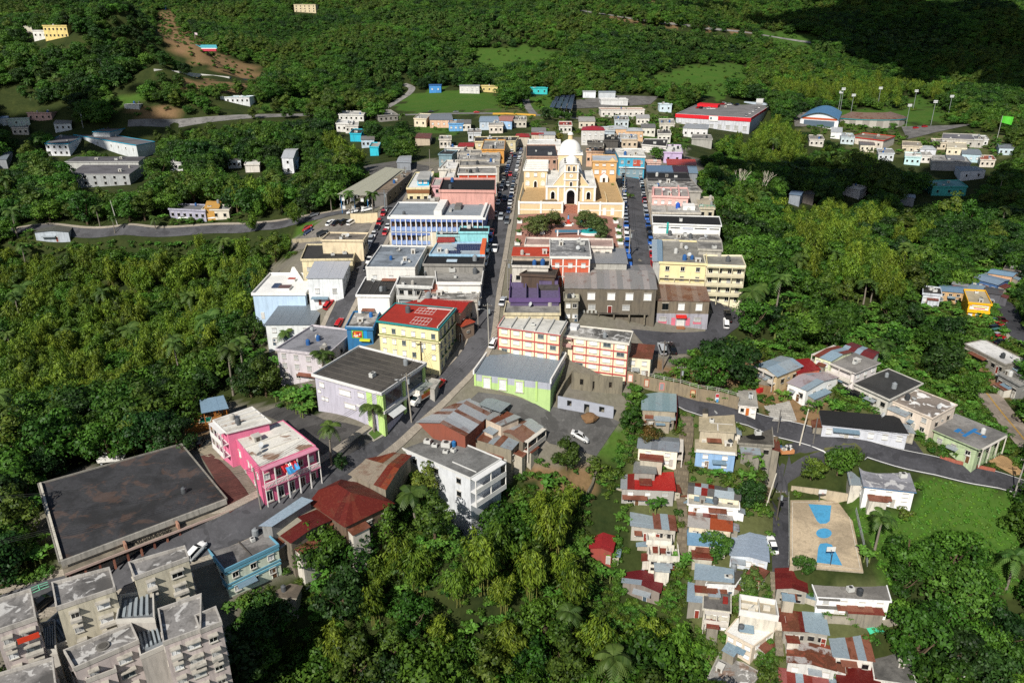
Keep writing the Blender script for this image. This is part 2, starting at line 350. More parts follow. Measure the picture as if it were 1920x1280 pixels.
# ------------------------------------------------------------------ buildings
FOOT = []          # footprints in world xy, for tree and ground tests
BLD = {}
class Bld:
    pass
def fitquad(pts, h, rz=None, blend=.5):
    if rz is not None: z = rz
    else: z = float(ground((pts[0][0]+pts[1][0])/2, (pts[0][1]+pts[1][1])/2, h)[2])+h
    fx, fy = (pts[0][0]+pts[1][0])/2, (pts[0][1]+pts[1][1])/2
    if rz is None and fy < 214:       # nearly edge-on roofs far away: width from the picture, a usual depth
        c0 = atz(fx, fy, z) if z < CAMZ-12 else None; g = ground(fx, fy, h); c0 = g[:2]; dep = proj(g[0], g[1], g[2])[2]; W = abs(pts[1][0]-pts[0][0])*dep/F; D = min(14, max(7, .6*W))
        Q = np.array([(c0[0]-W/2, c0[1]), (c0[0]+W/2, c0[1]), (c0[0]+W/2, c0[1]+D), (c0[0]-W/2, c0[1]+D)]); return Q, float(g[2])+h, 0., Q.mean(0), 0.
    C = [atz(x, y, z) for x, y in pts]
    P = np.array([c[:2] for c in C]); c = P.mean(0); a = (P[1]-P[0]+P[2]-P[3])/2; b = (P[3]-P[0]+P[2]-P[1])/2
    W, D = np.linalg.norm(a), np.linalg.norm(b)
    ta = math.atan2(a[1], a[0]); tb = math.atan2(b[1], b[0])-math.pi/2
    while tb-ta > math.pi: tb -= 2*math.pi
    while tb-ta < -math.pi: tb += 2*math.pi
    th = (ta*W+tb*D)/(W+D); ex = np.array([math.cos(th), math.sin(th)]); ey = np.array([-ex[1], ex[0]])
    rect = np.array([c-ex*W/2-ey*D/2, c+ex*W/2-ey*D/2, c+ex*W/2+ey*D/2, c-ex*W/2+ey*D/2])
    Q = P*(1-blend)+rect*blend
    return Q, z, th, c, math.degrees(tb-ta)
SIDES = {'F': (0, 1), 'R': (1, 2), 'B': (2, 3), 'L': (3, 0)}
def bld(key, zone, pts, h, label, wallc='cfc8b8', roof='flat', rc=None, name='house', cat='house', win='auto', dirt=.7, par=.45, rise=1.6, over=.35, rz=None, ext=True, blend=.5, trim=None, base=None, ws='w', group=None, down=5.0, bands=0, prot=True, sheetw=1.3, thick=.22):
    dirt = max(dirt, .38); h = h*{'K': .76, 'L': .76, 'M': .8, 'H': .86}.get(zone, 1.)
    px = zp(zone, pts); Q, z, th, c, skew = fitquad(px, h, rz, blend)
    if abs(skew) > 30: print('SKEW', key, round(skew))
    fm = (Q[0]+Q[1])/2; gz = z-h
    b = Bld(); BLD[key] = b; b.key = key; b.h = h; b.z = gz; b.th = th; b.c = c
    co, si = math.cos(-th), math.sin(-th); b.Q = [(co*(q[0]-c[0])-si*(q[1]-c[1]), si*(q[0]-c[0])+co*(q[1]-c[1])) for q in Q]
    b.W = math.hypot(b.Q[1][0]-b.Q[0][0], b.Q[1][1]-b.Q[0][1]); b.D = math.hypot(b.Q[3][0]-b.Q[0][0], b.Q[3][1]-b.Q[0][1])
    e = bpy.data.objects.new(name, None); COL.objects.link(e); e.location = (c[0], c[1], gz); e.rotation_euler = (0, 0, th); e.empty_display_size = .5
    tag(e, label, cat, group); b.e = e; FOOT.append(np.array(Q))
    gmin = min(h1(q[0], q[1]) for q in Q)-gz; zb = min(-.5, gmin)-1.0; zb = max(zb, -down-6); b.zb = zb
    b.P = lambda u, v: tuple(np.array(b.Q[0])*(1-u)*(1-v)+np.array(b.Q[1])*u*(1-v)+np.array(b.Q[2])*u*v+np.array(b.Q[3])*(1-u)*v)
    wm = wall(wallc, dirt); b.wm = wm
    du, dv = over/max(b.W, 1), over/max(b.D, 1); Oq = [b.P(-du, -dv), b.P(1+du, -dv), b.P(1+du, 1+dv), b.P(-du, 1+dv)]; b.Oq = Oq
    w = MB(); flat = roof.startswith('flat')
    wt = h-thick if flat else h-.02
    if roof not in ('open', 'post'):
        w.prism(b.Q, zb, wt, wm)
        if base:       # painted lower band, a real skin 4 cm proud
            bq = [b.P(-.04/b.W, -.04/b.D), b.P(1+.04/b.W, -.04/b.D), b.P(1+.04/b.W, 1+.04/b.D), b.P(-.04/b.W, 1+.04/b.D)]; w.prism(bq, zb, base[1], wall(base[0], dirt))
    if roof == 'open': b.roof = None
    elif flat:
        r = MB(); rm = rc if rc is not None else conc('8d8a84'); em = plain(trim) if isinstance(trim, str) else (trim or wm)
        r.prism(Oq, wt, h, em, rm)
        b.roof = r.build('roof', e)
        if par:
            p = MB(); t = .22
            for k in 'FRBL':
                i, j = SIDES[k]; A, B_ = np.array(Oq[i]), np.array(Oq[j]); d = (B_-A)/np.linalg.norm(B_-A); nI = np.array([-d[1], d[0]])
                A2 = A+d*(0 if k in 'FB' else t); B2 = B_-d*(0 if k in 'FB' else t)
                p.prism([tuple(A2), tuple(B2), tuple(B2+nI*t), tuple(A2+nI*t)], h-.02, h+par, em)
            p.build('parapet', b.roof)
        for q in range(bands):
            zz = h*(q+1)/(bands+1); w2 = MB(); bq = [b.P(-.12/b.W, -.12/b.D), b.P(1+.12/b.W, -.12/b.D), b.P(1+.12/b.W, 1+.12/b.D), b.P(-.12/b.W, 1+.12/b.D)]; w2.prism(bq, zz-.15, zz+.15, em); w2.build('floor_band', e)
    else:
        pal = rc if isinstance(rc, (list, tuple)) else [rc or metal('a8acb0', .3)]
        r = MB(); fasc = plain(trim) if isinstance(trim, str) else wm
        def plane(uv, zz, nstrip, axis):
            """sheets laid side by side over a sloping quad; uv, zz at its 4 corners (eave0, eave1, top1, top0)"""
            for s_ in range(nstrip):
                a0, a1 = s_/nstrip, (s_+1)/nstrip
                def at(t, s2):
                    u = (uv[0][0]*(1-t)+uv[1][0]*t)*(1-s2)+(uv[3][0]*(1-t)+uv[2][0]*t)*s2; v = (uv[0][1]*(1-t)+uv[1][1]*t)*(1-s2)+(uv[3][1]*(1-t)+uv[2][1]*t)*s2
                    zq = (zz[0]*(1-t)+zz[1]*t)*(1-s2)+(zz[3]*(1-t)+zz[2]*t)*s2; q = b.P(u, v); return (q[0], q[1], zq)
                lift = .02+.025*(s_ % 2)+R.uniform(0, .012); T = [at(a0-.004, 0), at(a1+.004, 0), at(a1+.004, 1), at(a0-.004, 1)]
                m = pal[0] if R.random() < .62 or len(pal) == 1 else R.choice(pal[1:])
                s_mb = MB(); s_mb.raw([(x, y, q+lift) for x, y, q in T]+[(x, y, q+lift-.03) for x, y, q in T], [(0, 1, 2, 3), (7, 6, 5, 4), (4, 5, 1, 0), (5, 6, 2, 1), (6, 7, 3, 2), (7, 4, 0, 3)], m)
                s_mb.build('roof_sheet', b.roof)
        lo = (-du, 1+du, -dv, 1+dv)
        if roof == 'gx':
            r.raw([(*b.P(0, 0), h-.02), (*b.P(1, 0), h-.02), (*b.P(1, .5), h+rise-.02), (*b.P(0, .5), h+rise-.02), (*b.P(1, 1), h-.02), (*b.P(0, 1), h-.02)], [(0, 1, 2, 3), (3, 2, 4, 5), (0, 3, 5), (1, 4, 2)], wm)
            b.roof = r.build('roof', e); k = rise*2*dv; n = max(2, int(b.W/sheetw))
            plane([(lo[0], lo[2]), (lo[1], lo[2]), (lo[1], .5), (lo[0], .5)], [h-k, h-k, h+rise, h+rise], n, 0); plane([(lo[1], lo[3]), (lo[0], lo[3]), (lo[0], .5), (lo[1], .5)], [h-k, h-k, h+rise, h+rise], n, 0)
        elif roof == 'gy':
            r.raw([(*b.P(0, 0), h-.02), (*b.P(0, 1), h-.02), (*b.P(.5, 1), h+rise-.02), (*b.P(.5, 0), h+rise-.02), (*b.P(1, 1), h-.02), (*b.P(1, 0), h-.02)], [(3, 2, 1, 0), (5, 4, 2, 3), (0, 5, 3), (1, 2, 4)], wm)
            b.roof = r.build('roof', e); k = rise*2*du; n = max(2, int(b.D/sheetw))
            plane([(lo[0], lo[3]), (lo[0], lo[2]), (.5, lo[2]), (.5, lo[3])], [h-k, h-k, h+rise, h+rise], n, 0); plane([(lo[1], lo[2]), (lo[1], lo[3]), (.5, lo[3]), (.5, lo[2])], [h-k, h-k, h+rise, h+rise], n, 0)
        elif roof in ('sb', 'sf', 'sl', 'sr', 'post'):     # single slope, high at back / front / left / right
            zc = {'sb': [0, 0, 1, 1], 'sf': [1, 1, 0, 0], 'sl': [1, 0, 0, 1], 'sr': [0, 1, 1, 0], 'post': [0, 0, 1, 1]}[roof]; zz = [h+rise*q for q in zc]
            r.prism(b.Q, [h-.15]*4 if roof == 'post' else [h-.05]*4, [q-.02 for q in zz], wm if roof != 'post' else plain('55504a')); b.roof = r.build('roof', e)
            if roof in ('sl', 'sr'):
                n = max(2, int(b.D/sheetw)); plane([(lo[0], lo[3]), (lo[0], lo[2]), (lo[1], lo[2]), (lo[1], lo[3])], [zz[3], zz[0], zz[1], zz[2]], n, 0)
            else:
                n = max(2, int(b.W/sheetw)); plane([(lo[0], lo[2]), (lo[1], lo[2]), (lo[1], lo[3]), (lo[0], lo[3])], zz, n, 0)
            if roof == 'post':
                for u in (0.03, .5, .97):
                    for v in (.03, .97):
                        q = b.P(u, v); pm = MB(); pm.box(q[0]-.1, q[0]+.1, q[1]-.1, q[1]+.1, zb, h-.1, plain(wallc)); pm.build('post', e)
        elif roof == 'hip':
            i0, i1 = (.5*b.D/b.W, 1-.5*b.D/b.W) if b.W >= b.D else (.5, .5); j0, j1 = (.5, .5) if b.W >= b.D else (.5*b.W/b.D, 1-.5*b.W/b.D)
            A = [(lo[0], lo[2]), (lo[1], lo[2]), (lo[1], lo[3]), (lo[0], lo[3])]; T0, T1 = (i0, j0), (i1, j1)
            tops = [(T0, T1), (T1, T1), (T1, T0), (T0, T0)] if b.W >= b.D else [(T0, T0), (T0, T1), (T1, T1), (T1, T0)]
            r.prism(b.Q, h-.1, h, wm); b.roof = r.build('roof', e)
            for q in range(4):
                A0, A1 = A[q], A[(q+1) % 4]; t0, t1 = tops[q]; rm = pal[0]; s_mb = MB()
                nn = max(3, int((b.W if q % 2 == 0 else b.D)/1.6))
                for s_ in range(nn):
                    f0, f1 = s_/nn, (s_+1)/nn
                    def L(a, c_, f): return (a[0]*(1-f)+c_[0]*f, a[1]*(1-f)+c_[1]*f)
                    qs = [L(A0, A1, f0), L(A0, A1, f1), L(t0, t1, f1), L(t0, t1, f0)]; m = pal[0] if R.random() < .7 else R.choice(pal)
                    zt = [h, h, h+rise, h+rise]; V = [(*b.P(*qq), zt[i]+.015*(s_ % 2)) for i, qq in enumerate(qs)]
                    k_ = MB(); k_.raw(V+[(x, y, zq-.04) for x, y, zq in V], [(0, 1, 2, 3), (7, 6, 5, 4), (4, 5, 1, 0), (5, 6, 2, 1), (6, 7, 3, 2), (7, 4, 0, 3)], m); k_.build('roof_sheet', b.roof)
        if trim and roof != 'post':
            f_ = MB(); f_.prism(Oq, h-.25, h-.06, fasc); 
    if w.V: b.wall = w.build('wall', e)
    # windows
    fl = max(1, round(h/3.1))
    if win == 'auto': win = ' '.join('%s%dx%d%s' % (s_, fl, max(1, int((b.W if s_ == 'F' else b.D)/3.6)), ws) for s_ in 'FRL')
    for tok in (win or '').split():
        s_, rest = tok[0], tok[1:]; f_, rest = rest.split('x', 1); st = rest[-1]; n = int(rest[:-1]); f_ = int(f_)
        for fi in range(f_):
            for k in range(n):
                top = h-.3; zc = top*(fi+.55)/f_
                if st in 'wdkpogx' :
                    s2 = st if R.random() < .8 else R.choice('wdx' if st != 'k' else 'k'); put(b, s_, (k+.5)/n, zc, 1.15, min(1.25, top/f_*.48), s2)
    if name == 'house' and c[1] < 330:
        u = R.choice([.14, .3, .62, .86]); put(b, 'F', u, 1.0, .95, 2.1, 'door'+R.choice(['6a4a30', 'b8b4aa', '4a5a68', '8a3a2c', 'd8d6d0']))
        if b.W > 5:
            A, d_, L, an = side(b, 'F'); n_ = np.array([d_[1], -d_[0]]); u2 = R.uniform(.0, .45); w_ = R.uniform(.25, .5); p0, p1 = A+d_*L*u2, A+d_*L*(u2+w_); z2 = min(h-.5, 2.5); k = MB(); V = [(*p0, z2), (*p1, z2), (*(p1+n_*1.3), z2-.35), (*(p0+n_*1.3), z2-.35)]
            k.raw(V+[(x, y, q-.05) for x, y, q in V], [(0, 1, 2, 3), (7, 6, 5, 4), (0, 4, 5, 1), (2, 6, 7, 3), (1, 5, 6, 2), (3, 7, 4, 0)], R.choice([metal('a3abb0', .3), metal('8c5a48', .6), metal('7f98a8', .1)])); k.build('porch_awning', e)
        put(b, 'R', .5, h*.55, .8, .5, 'g', name='air_conditioner_window')
        if zone in 'KLMJH' and b.W > 4:
            for s_ in R.sample(['F', 'L', 'R', 'B'], 2):
                A, d_, L, an = side(b, s_); n_ = np.array([d_[1], -d_[0]]); u2 = R.uniform(0, .45); u3 = min(1, u2+R.uniform(.35, .6)); p0, p1 = A+d_*L*u2, A+d_*L*u3; o_ = R.uniform(1.2, 2.3); z2 = h*R.uniform(.5, .8); q = [tuple(p0+n_*o_), tuple(p1+n_*o_), tuple(p1+n_*.01), tuple(p0+n_*.01)]
                k = MB(); k.prism(q, zb-2, z2-.25, wall(R.choice(['b5ad9c', 'cfc9bc', '8f887a', wallc]), .9)); lt = k.build('lean_to', e); x0, x1 = p0-d_*.2, p1+d_*.2; V = [(*(x0+n_*(o_+.3)), z2-.3), (*(x1+n_*(o_+.3)), z2-.3), (*x1, z2+.05), (*x0, z2+.05)]
                k = MB(); k.raw(V+[(x, y, q_-.05) for x, y, q_ in V], [(0, 1, 2, 3), (7, 6, 5, 4), (0, 4, 5, 1), (2, 6, 7, 3), (1, 5, 6, 2), (3, 7, 4, 0)], R.choice([metal('9fabb2', .35), metal('7a3a2e', .6), metal('8c5a48', .8), metal('8fa6b4', .2)])); k.build('lean_to_roof', lt)
    if flat and rz is None:
        area = b.W*b.D
        for _ in range(min(7, int(area/45)+R.randint(0, 2)) if ext else R.randint(1, 3)):
            u, v = R.uniform(.12, .88), R.uniform(.12, .88); q = b.P(u, v); k = R.random()
            if k < .35: obj('water_tank', tankmesh(R.choice(['2f5f9a', '8a8f92', '3a3d40', 'c8c8c4', 'b0aca4', '5a5d60'])), b.roof, (q[0], q[1], h), R.uniform(0, 6), (R.uniform(.9, 1.3),)*3)
            elif k < .65: obj('air_conditioner', acmesh(), b.roof, (q[0], q[1], h), R.choice([0, 1.57, .3]), (R.uniform(.9, 1.6),)*3)
            elif k < .8: obj('satellite_dish', dishmesh(), b.roof, (q[0], q[1], h), R.uniform(0, 6), (1.2,)*3)
            else: obj('roof_hatch', hatchmesh(R.choice(['d5d2ca', '9a9790', 'c2beb4'])), b.roof, (q[0], q[1], h), 0, (R.uniform(1, 1.6), R.uniform(1, 1.6), R.uniform(.8, 1.6)))
    if prot:
        pts3 = []
        for q in Q:
            for zz in (gz-.3, gz+h+.3): pts3.append(proj(q[0], q[1], zz))
        hull = convex([(p[0], p[1]) for p in pts3]); dp = max(p[2] for p in pts3[::2])-b.D*.1; protect(hull, dp)
        protect(convex([proj(q[0], q[1], gz+zz)[:2] for q in Q for zz in (h*.5, h+.3)]), dp, PROT2)
    return b
def convex(P):
    P = sorted(set(P)); 
    def half(P):
        h_ = []
        for p in P:
            while len(h_) > 1 and (h_[-1][0]-h_[-2][0])*(p[1]-h_[-2][1])-(h_[-1][1]-h_[-2][1])*(p[0]-h_[-2][0]) <= 0: h_.pop()
            h_.append(p)
        return h_[:-1]
    return half(P)+half(P[::-1])
def side(b, s):
    i, j = SIDES[s]; A, B_ = np.array(b.Q[i]), np.array(b.Q[j]); d = (B_-A); L = np.linalg.norm(d); d = d/L; return A, d, L, math.atan2(d[1], d[0])
def put(b, s, u, z, w, h, style='w', name=None, out=.03, lab=None):
    A, d, L, an = side(b, s); q = A+d*L*u+np.array([d[1], -d[0]])*out
    if style.startswith('door'): me = doormesh(style[4:] or '8a5a34'); nm = 'door'
    elif style.startswith('arch'): me = archmesh(style == 'archd'); nm = 'arched_window'
    else: me = winmesh(style); nm = 'window'
    o = obj(name or nm, me, b.e, (q[0], q[1], z), an, (w, 1.6, h))
    if lab: o['label'] = lab
    return o
def wallbox(b, s, u0, u1, z0, z1, d0, d1, m, name, parent=None):
    """box on a wall: u along the wall 0..1, z, depth outwards"""
    A, d, L, an = side(b, s); n = np.array([d[1], -d[0]]); p0 = A+d*L*u0; p1 = A+d*L*u1; k = MB()
    k.prism([tuple(p0+n*d1), tuple(p1+n*d1), tuple(p1+n*d0), tuple(p0+n*d0)], z0, z1, m); return k.build(name, parent or b.e)
def roofbox(b, u0, u1, v0, v1, z0, z1, m, name, top=None, parent=None):
    k = MB(); k.prism([b.P(u0, v0), b.P(u1, v0), b.P(u1, v1), b.P(u0, v1)], b.h+z0, b.h+z1, m, top); return k.build(name, parent or b.roof or b.e)
def veranda(b, s, floors, m, dep=1.4, u0=0., u1=1., rail=True, z0=0., ztop=None, posts=None, pm=None):
    A, d, L, an = side(b, s); ht = (ztop or b.h)-z0; fh = ht/floors; n = posts or max(2, int(L*(u1-u0)/3.2)); pm = pm or m
    for f in range(floors):
        zz = z0+f*fh
        if f > 0 or z0 > 0: wallbox(b, s, u0, u1, zz-.18, zz, 0, dep, m, 'balcony_floor')
        if rail and (f > 0 or z0 > 0): wallbox(b, s, u0, u1, zz+.12, zz+.95, dep-.12, dep-.02, pm, 'railing')
        for k in range(n+1):
            uu = u0+(u1-u0)*k/n; wallbox(b, s, max(u0, uu-.1/L), min(u1, uu+.1/L), zz, zz+fh-.18, dep-.28, dep-.06, pm, 'post')
    wallbox(b, s, u0, u1, z0+ht-.18, z0+ht-.03, 0, dep, m, 'veranda_roof')
# ------------------------------------------------------------------ ground sheets
def sheet(name, zone, pts, m, dz=.1, kind='structure', label=None, cat=None, res=3., prot=True, flatz=None, parent=None):
    px = zp(zone, pts); W3 = [ground(*p) if flatz is None else atz(*p, flatz) for p in px]; P = [(w[0], w[1]) for w in W3]
    bm = bmesh.new(); vs = [bm.verts.new((x, y, 0)) for x, y in P]; bm.faces.new(vs)
    xs = [p[0] for p in P]; ys = [p[1] for p in P]
    if flatz is None:
        for ax, lo, hi in ((0, min(xs), max(xs)), (1, min(ys), max(ys))):
            k = lo+res
            while k < hi:
                co = (k, 0, 0) if ax == 0 else (0, k, 0); no = (1, 0, 0) if ax == 0 else (0, 1, 0)
                bmesh.ops.bisect_plane(bm, geom=bm.verts[:]+bm.edges[:]+bm.faces[:], plane_co=co, plane_no=no); k += res
    bmesh.ops.triangulate(bm, faces=bm.faces[:]); bm.normal_update()
    V = np.array([v.co[:] for v in bm.verts]); Z = (H(V[:, 0], V[:, 1]) if flatz is None else np.full(len(V), flatz))+dz
    up = sum(f.normal.z*f.calc_area() for f in bm.faces) > 0
    me = bpy.data.meshes.new(name)
    for i, v in enumerate(bm.verts): v.co.z = Z[i]
    if not up: bmesh.ops.reverse_faces(bm, faces=bm.faces[:])
    bm.to_mesh(me); bm.free(); me.materials.append(m); o = obj(name, me, parent)
    if kind: o['kind'] = kind
    if label: tag(o, label, cat)
    if prot: protect(px, 1e4)
    return o
def resample(P, step):
    P = [np.array(p, float) for p in P]; out = [P[0]]
    # Catmull-Rom through the points
    Q = [2*P[0]-P[1]]+P+[2*P[-1]-P[-2]]
    for i in range(1, len(Q)-2):
        a, b_, c_, d_ = Q[i-1:i+3]; n = max(1, int(np.linalg.norm(c_-b_)/step))
        for k in range(1, n+1):
            t = k/n; out.append(.5*((2*b_)+(c_-a)*t+(2*a-5*b_+4*c_-d_)*t*t+(3*b_-a-3*c_+d_)*t**3))
    return out
def ribbon(name, line, w, m, dz=.1, off=0., step=2.5, h=0., kind='structure', parent=None, dash=None, cross=3):
    """strip along a world-xy line; off = sideways shift, h = kerb height"""
    P = resample(line, step); V = []; Fc = []; n = len(P); k = cross+1
    for i, p in enumerate(P):
        d = P[min(i+1, n-1)]-P[max(i-1, 0)]; d = d/np.linalg.norm(d); nn = np.array([d[1], -d[0]])
        for j in range(k):
            q = p+nn*(off-w/2+w*j/cross); V.append((q[0], q[1]))
    A = np.array(V); Z = H(A[:, 0], A[:, 1])+dz+h; V = [(a[0], a[1], Z[i]) for i, a in enumerate(A)]
    for i in range(n-1):
        if dash and (i % dash[1]) >= dash[0]: continue
        for j in range(cross): Fc.append((i*k+j, (i+1)*k+j, (i+1)*k+j+1, i*k+j+1))
    if h:
        nv = len(V); V += [(x, y, z-h-.3) for x, y, z in V]
        for i in range(n-1): Fc += [(i*k, i*k+nv, (i+1)*k+nv, (i+1)*k), (i*k+cross, (i+1)*k+cross, (i+1)*k+cross+nv, i*k+cross+nv)]
    Fc = [f[::-1] for f in Fc]
    me = mesh(name, V, Fc, [m]); bm = bmesh.new(); bm.from_mesh(me); bm.normal_update()
    o = obj(name, me, parent); bm.free()
    if kind: o['kind'] = kind
    return o
ROADS = []
def gline(zone, pts): return [ground(*p)[:2] for p in zp(zone, pts)]
def roadpx(line, w):
    P = resample(line, 6); L = []; Rr = []; 
    for i, p in enumerate(P):
        d = P[min(i+1, len(P)-1)]-P[max(i-1, 0)]; d = d/np.linalg.norm(d); nn = np.array([d[1], -d[0]]); q = p-nn*w/2; q2 = p+nn*w/2
        L.append(proj(q[0], q[1], h1(*q))[:2]); Rr.append(proj(q2[0], q2[1], h1(*q2))[:2]); ROADS.append((p[0], p[1], w/2))
    for i in range(len(L)-1): protect([L[i], L[i+1], Rr[i+1], Rr[i]], 1e4)
# ------------------------------------------------------------------ ground sheet
TOWN = [[(700,330),(860,285),(960,255),(1210,250),(1320,300),(1345,480),(1420,540),(1405,605),(1360,600),(1345,640),(1290,668),(1225,700),(1180,725),(1170,790),(1120,860),(1020,850),(950,930),(900,945),(830,900),(760,870),(720,900),(740,940),(740,1000),(560,1010),(520,1070),(430,1110),(440,1280),(0,1280),(0,1110),(110,1075),(80,960),(130,905),(330,835),(345,770),(410,740),(440,770),(480,762),(520,760),(600,795),(590,710),(520,690),(510,590),(470,560),(480,520),(560,480),(530,450),(620,400),(650,370)]]
HOUSES = [[(1180,790),(1290,770),(1450,800),(1470,880),(1455,1090),(1660,1090),(1660,1170),(1640,1280),(1300,1280),(1270,1100),(1180,990),(1160,880)], [(1400,680),(1640,640),(1800,760),(1880,830),(1700,860),(1480,820),(1380,770)], [(1000,232),(1300,225),(1290,260),(1000,262)], [(1500,225),(1700,250),(1880,250),(1900,300),(1640,300),(1500,240)], [(900,200),(1220,180),(1260,225),(900,225)], [(1800,500),(1920,500),(1920,720),(1880,700),(1800,620)]]
GRASS = [[(1700,872),(1920,930),(1920,1100),(1780,1075),(1640,1085),(1612,960),(1690,960),(1712,920)], [(1115,790),(1172,795),(1155,862),(1090,848)], [(1540,205),(1760,203),(1800,225),(1700,236),(1560,236)], [(742,203),(770,178),(810,165),(930,172),(940,205),(900,211),(760,213)], [(990,178),(1040,178),(1040,207),(1000,207)],
 [(880,95),(1000,85),(1070,105),(1010,135),(930,140),(890,120)], [(1225,140),(1290,122),(1400,120),(1405,165),(1350,185),(1235,180)], [(1420,58),(1540,68),(1520,110),(1440,90)], [(780,236),(850,240),(850,256),(780,252)], [(208,175),(285,176),(270,196),(212,196)], [(480,196),(560,182),(640,190),(640,206),(480,208)], [(542,426),(590,420),(562,446),(538,446)], [(1640,190),(1720,180),(1760,200),(1700,205)], [(1200,255),(1300,258),(1290,272),(1210,270)], [(1480,940),(1595,930),(1600,945),(1480,945)]]
DIRT = [[(286,28),(318,15),(340,55),(385,78),(405,100),(492,130),(482,152),(410,140),(330,95),(300,62)], [(345,148),(480,155),(440,178),(340,172)], [(1235,672),(1330,680),(1395,722),(1370,738),(1290,728),(1200,690)], [(1395,640),(1445,690),(1410,725),(1300,700)], [(1400,728),(1560,735),(1600,800),(1560,822),(1400,782)], [(1000,852),(1110,872),(1120,935),(1050,900)], [(1840,690),(1920,735),(1920,770),(1850,725)], [(1660,392),(1780,392),(1880,402),(1870,412),(1700,402)], [(1880,205),(1920,210),(1920,225),(1860,220)], [(250,200),(330,205),(320,225),(250,215)], [(360,800),(410,790),(420,840),(370,830)], [(1215,25),(1235,15),(1228,0),(1210,0)], [(1140,28),(1430,62),(1430,68),(1140,36)]]
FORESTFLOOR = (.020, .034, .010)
def lines(*segs):
    out = []
    for a, b, s in segs: out += list(np.arange(a, b, s))
    return np.array(out)
gx = lines((-1900, -1000, 100), (-1000, -600, 20), (-600, -220, 8), (-220, 260, 2.5), (260, 700, 8), (700, 1000, 20), (1000, 1901, 100))
gy = lines((-900, 0, 75), (0, 60, 10), (60, 330, 2.2), (330, 700, 5), (700, 1300, 14), (1300, 2201, 85))
XX, YY = np.meshgrid(gx, gy); ZZ = H(XX, YY); nx, ny = len(gx), len(gy)
PXg, PYg, DZg = proj(XX, YY, ZZ)
def wob(X, Y, fz):
    return F/fz*(2.6*np.sin(X/5.3+1.7*np.sin(Y/7.1))+1.9*np.sin(Y/3.7+X/9)), F/fz*.6*(2.2*np.sin(Y/4.9+1.3*np.sin(X/6.3))+1.6*np.sin(X/3.1-Y/8))
_wx, _wy = wob(XX, YY, np.maximum(DZg, 40)); PXg, PYg = PXg+_wx, PYg+_wy
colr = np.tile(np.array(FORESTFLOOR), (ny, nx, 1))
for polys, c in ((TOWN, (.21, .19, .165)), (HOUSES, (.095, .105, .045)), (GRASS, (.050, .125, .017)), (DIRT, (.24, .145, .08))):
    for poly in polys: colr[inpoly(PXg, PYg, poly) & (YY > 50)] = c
me = bpy.data.meshes.new('ground')
V = np.stack([XX, YY, ZZ], -1).reshape(-1, 3); ii = np.arange(ny*nx).reshape(ny, nx)
Q = np.stack([ii[:-1, :-1], ii[:-1, 1:], ii[1:, 1:], ii[1:, :-1]], -1).reshape(-1, 4)
me.vertices.add(len(V)); me.vertices.foreach_set('co', V.ravel()); me.loops.add(Q.size); me.loops.foreach_set('vertex_index', Q.ravel().astype(np.int32))
me.polygons.add(len(Q)); me.polygons.foreach_set('loop_start', np.arange(0, Q.size, 4, dtype=np.int32)); me.polygons.foreach_set('loop_total', np.full(len(Q), 4, np.int32)); me.polygons.foreach_set('use_smooth', np.ones(len(Q), bool)); me.update(); me.validate()
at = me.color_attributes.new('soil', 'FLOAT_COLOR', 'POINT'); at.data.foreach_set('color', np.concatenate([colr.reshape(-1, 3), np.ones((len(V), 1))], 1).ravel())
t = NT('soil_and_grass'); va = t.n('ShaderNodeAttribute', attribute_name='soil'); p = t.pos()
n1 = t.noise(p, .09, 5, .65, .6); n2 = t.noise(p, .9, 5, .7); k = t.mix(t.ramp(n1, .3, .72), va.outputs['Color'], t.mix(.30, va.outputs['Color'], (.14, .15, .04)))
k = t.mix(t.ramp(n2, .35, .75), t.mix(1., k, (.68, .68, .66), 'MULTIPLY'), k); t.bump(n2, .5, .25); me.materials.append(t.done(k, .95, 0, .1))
tag(obj('ground', me), 'earth and grass under the town and its wooded hills', kind='structure')
# ------------------------------------------------------------------ streets
ASP, ASP2 = asphalt('545457'), asphalt('46464a'); WALK = paving('a39a8c', 1.5); WHITE = plain('d8d8d4', .7); YEL = plain('c79a2a', .7)
def street(name, pts, w, m=ASP, walk=(1.6, 1.6), zone='X', dz=.12, marks=None, prot=True):
    L = gline(zone, pts); o = ribbon(name, L, w, m, dz)
    for sgn, ww in zip((-1, 1), walk):
        if ww: ribbon('sidewalk', L, ww, WALK, dz-.04, off=sgn*(w/2+ww/2-.05), h=.16)
    if marks: 
        for off, mm, ww, dash in marks: 
            ribbon('road_marking', L, ww, mm, dz+.07, off=off, dash=dash, parent=o, kind=None, cross=1)
    if prot: roadpx(L, w+1)
    return L
S1 = street('main_street', [(976,256),(969,285),(960,320),(950,360),(941,405),(932,450),(922,500),(912,550),(905,600),(896,645),(872,682),(838,715),(800,748),(748,790),(700,828),(650,868),(590,905),(520,945),(440,985),(360,1020),(250,1062),(120,1106),(-20,1148)], 5.6, walk=(1.4,1.4))
S2 = street('church_street', [(1176,255),(1180,290),(1184,330),(1190,380),(1195,430),(1200,480),(1204,505)], 9.5)
S3 = street('west_street', [(795,318),(770,338),(750,362),(732,395),(716,432),(700,465),(684,492),(668,524),(652,556),(636,590),(622,622)], 6.2)
S4 = street('ring_road', [(-20,440),(120,432),(260,433),(400,430),(500,424),(560,414),(620,402),(690,392),(735,372)], 5.2, walk=(1.2, 0))
S5 = street('lower_road', [(1262,742),(1290,757),(1340,770),(1420,790),(1500,812),(1600,838),(1700,862),(1800,884),(1935,920)], 5.0, ASP2, (0, 0), marks=[(2.3, WHITE, .14, None), (-2.3, WHITE, .14, None)])
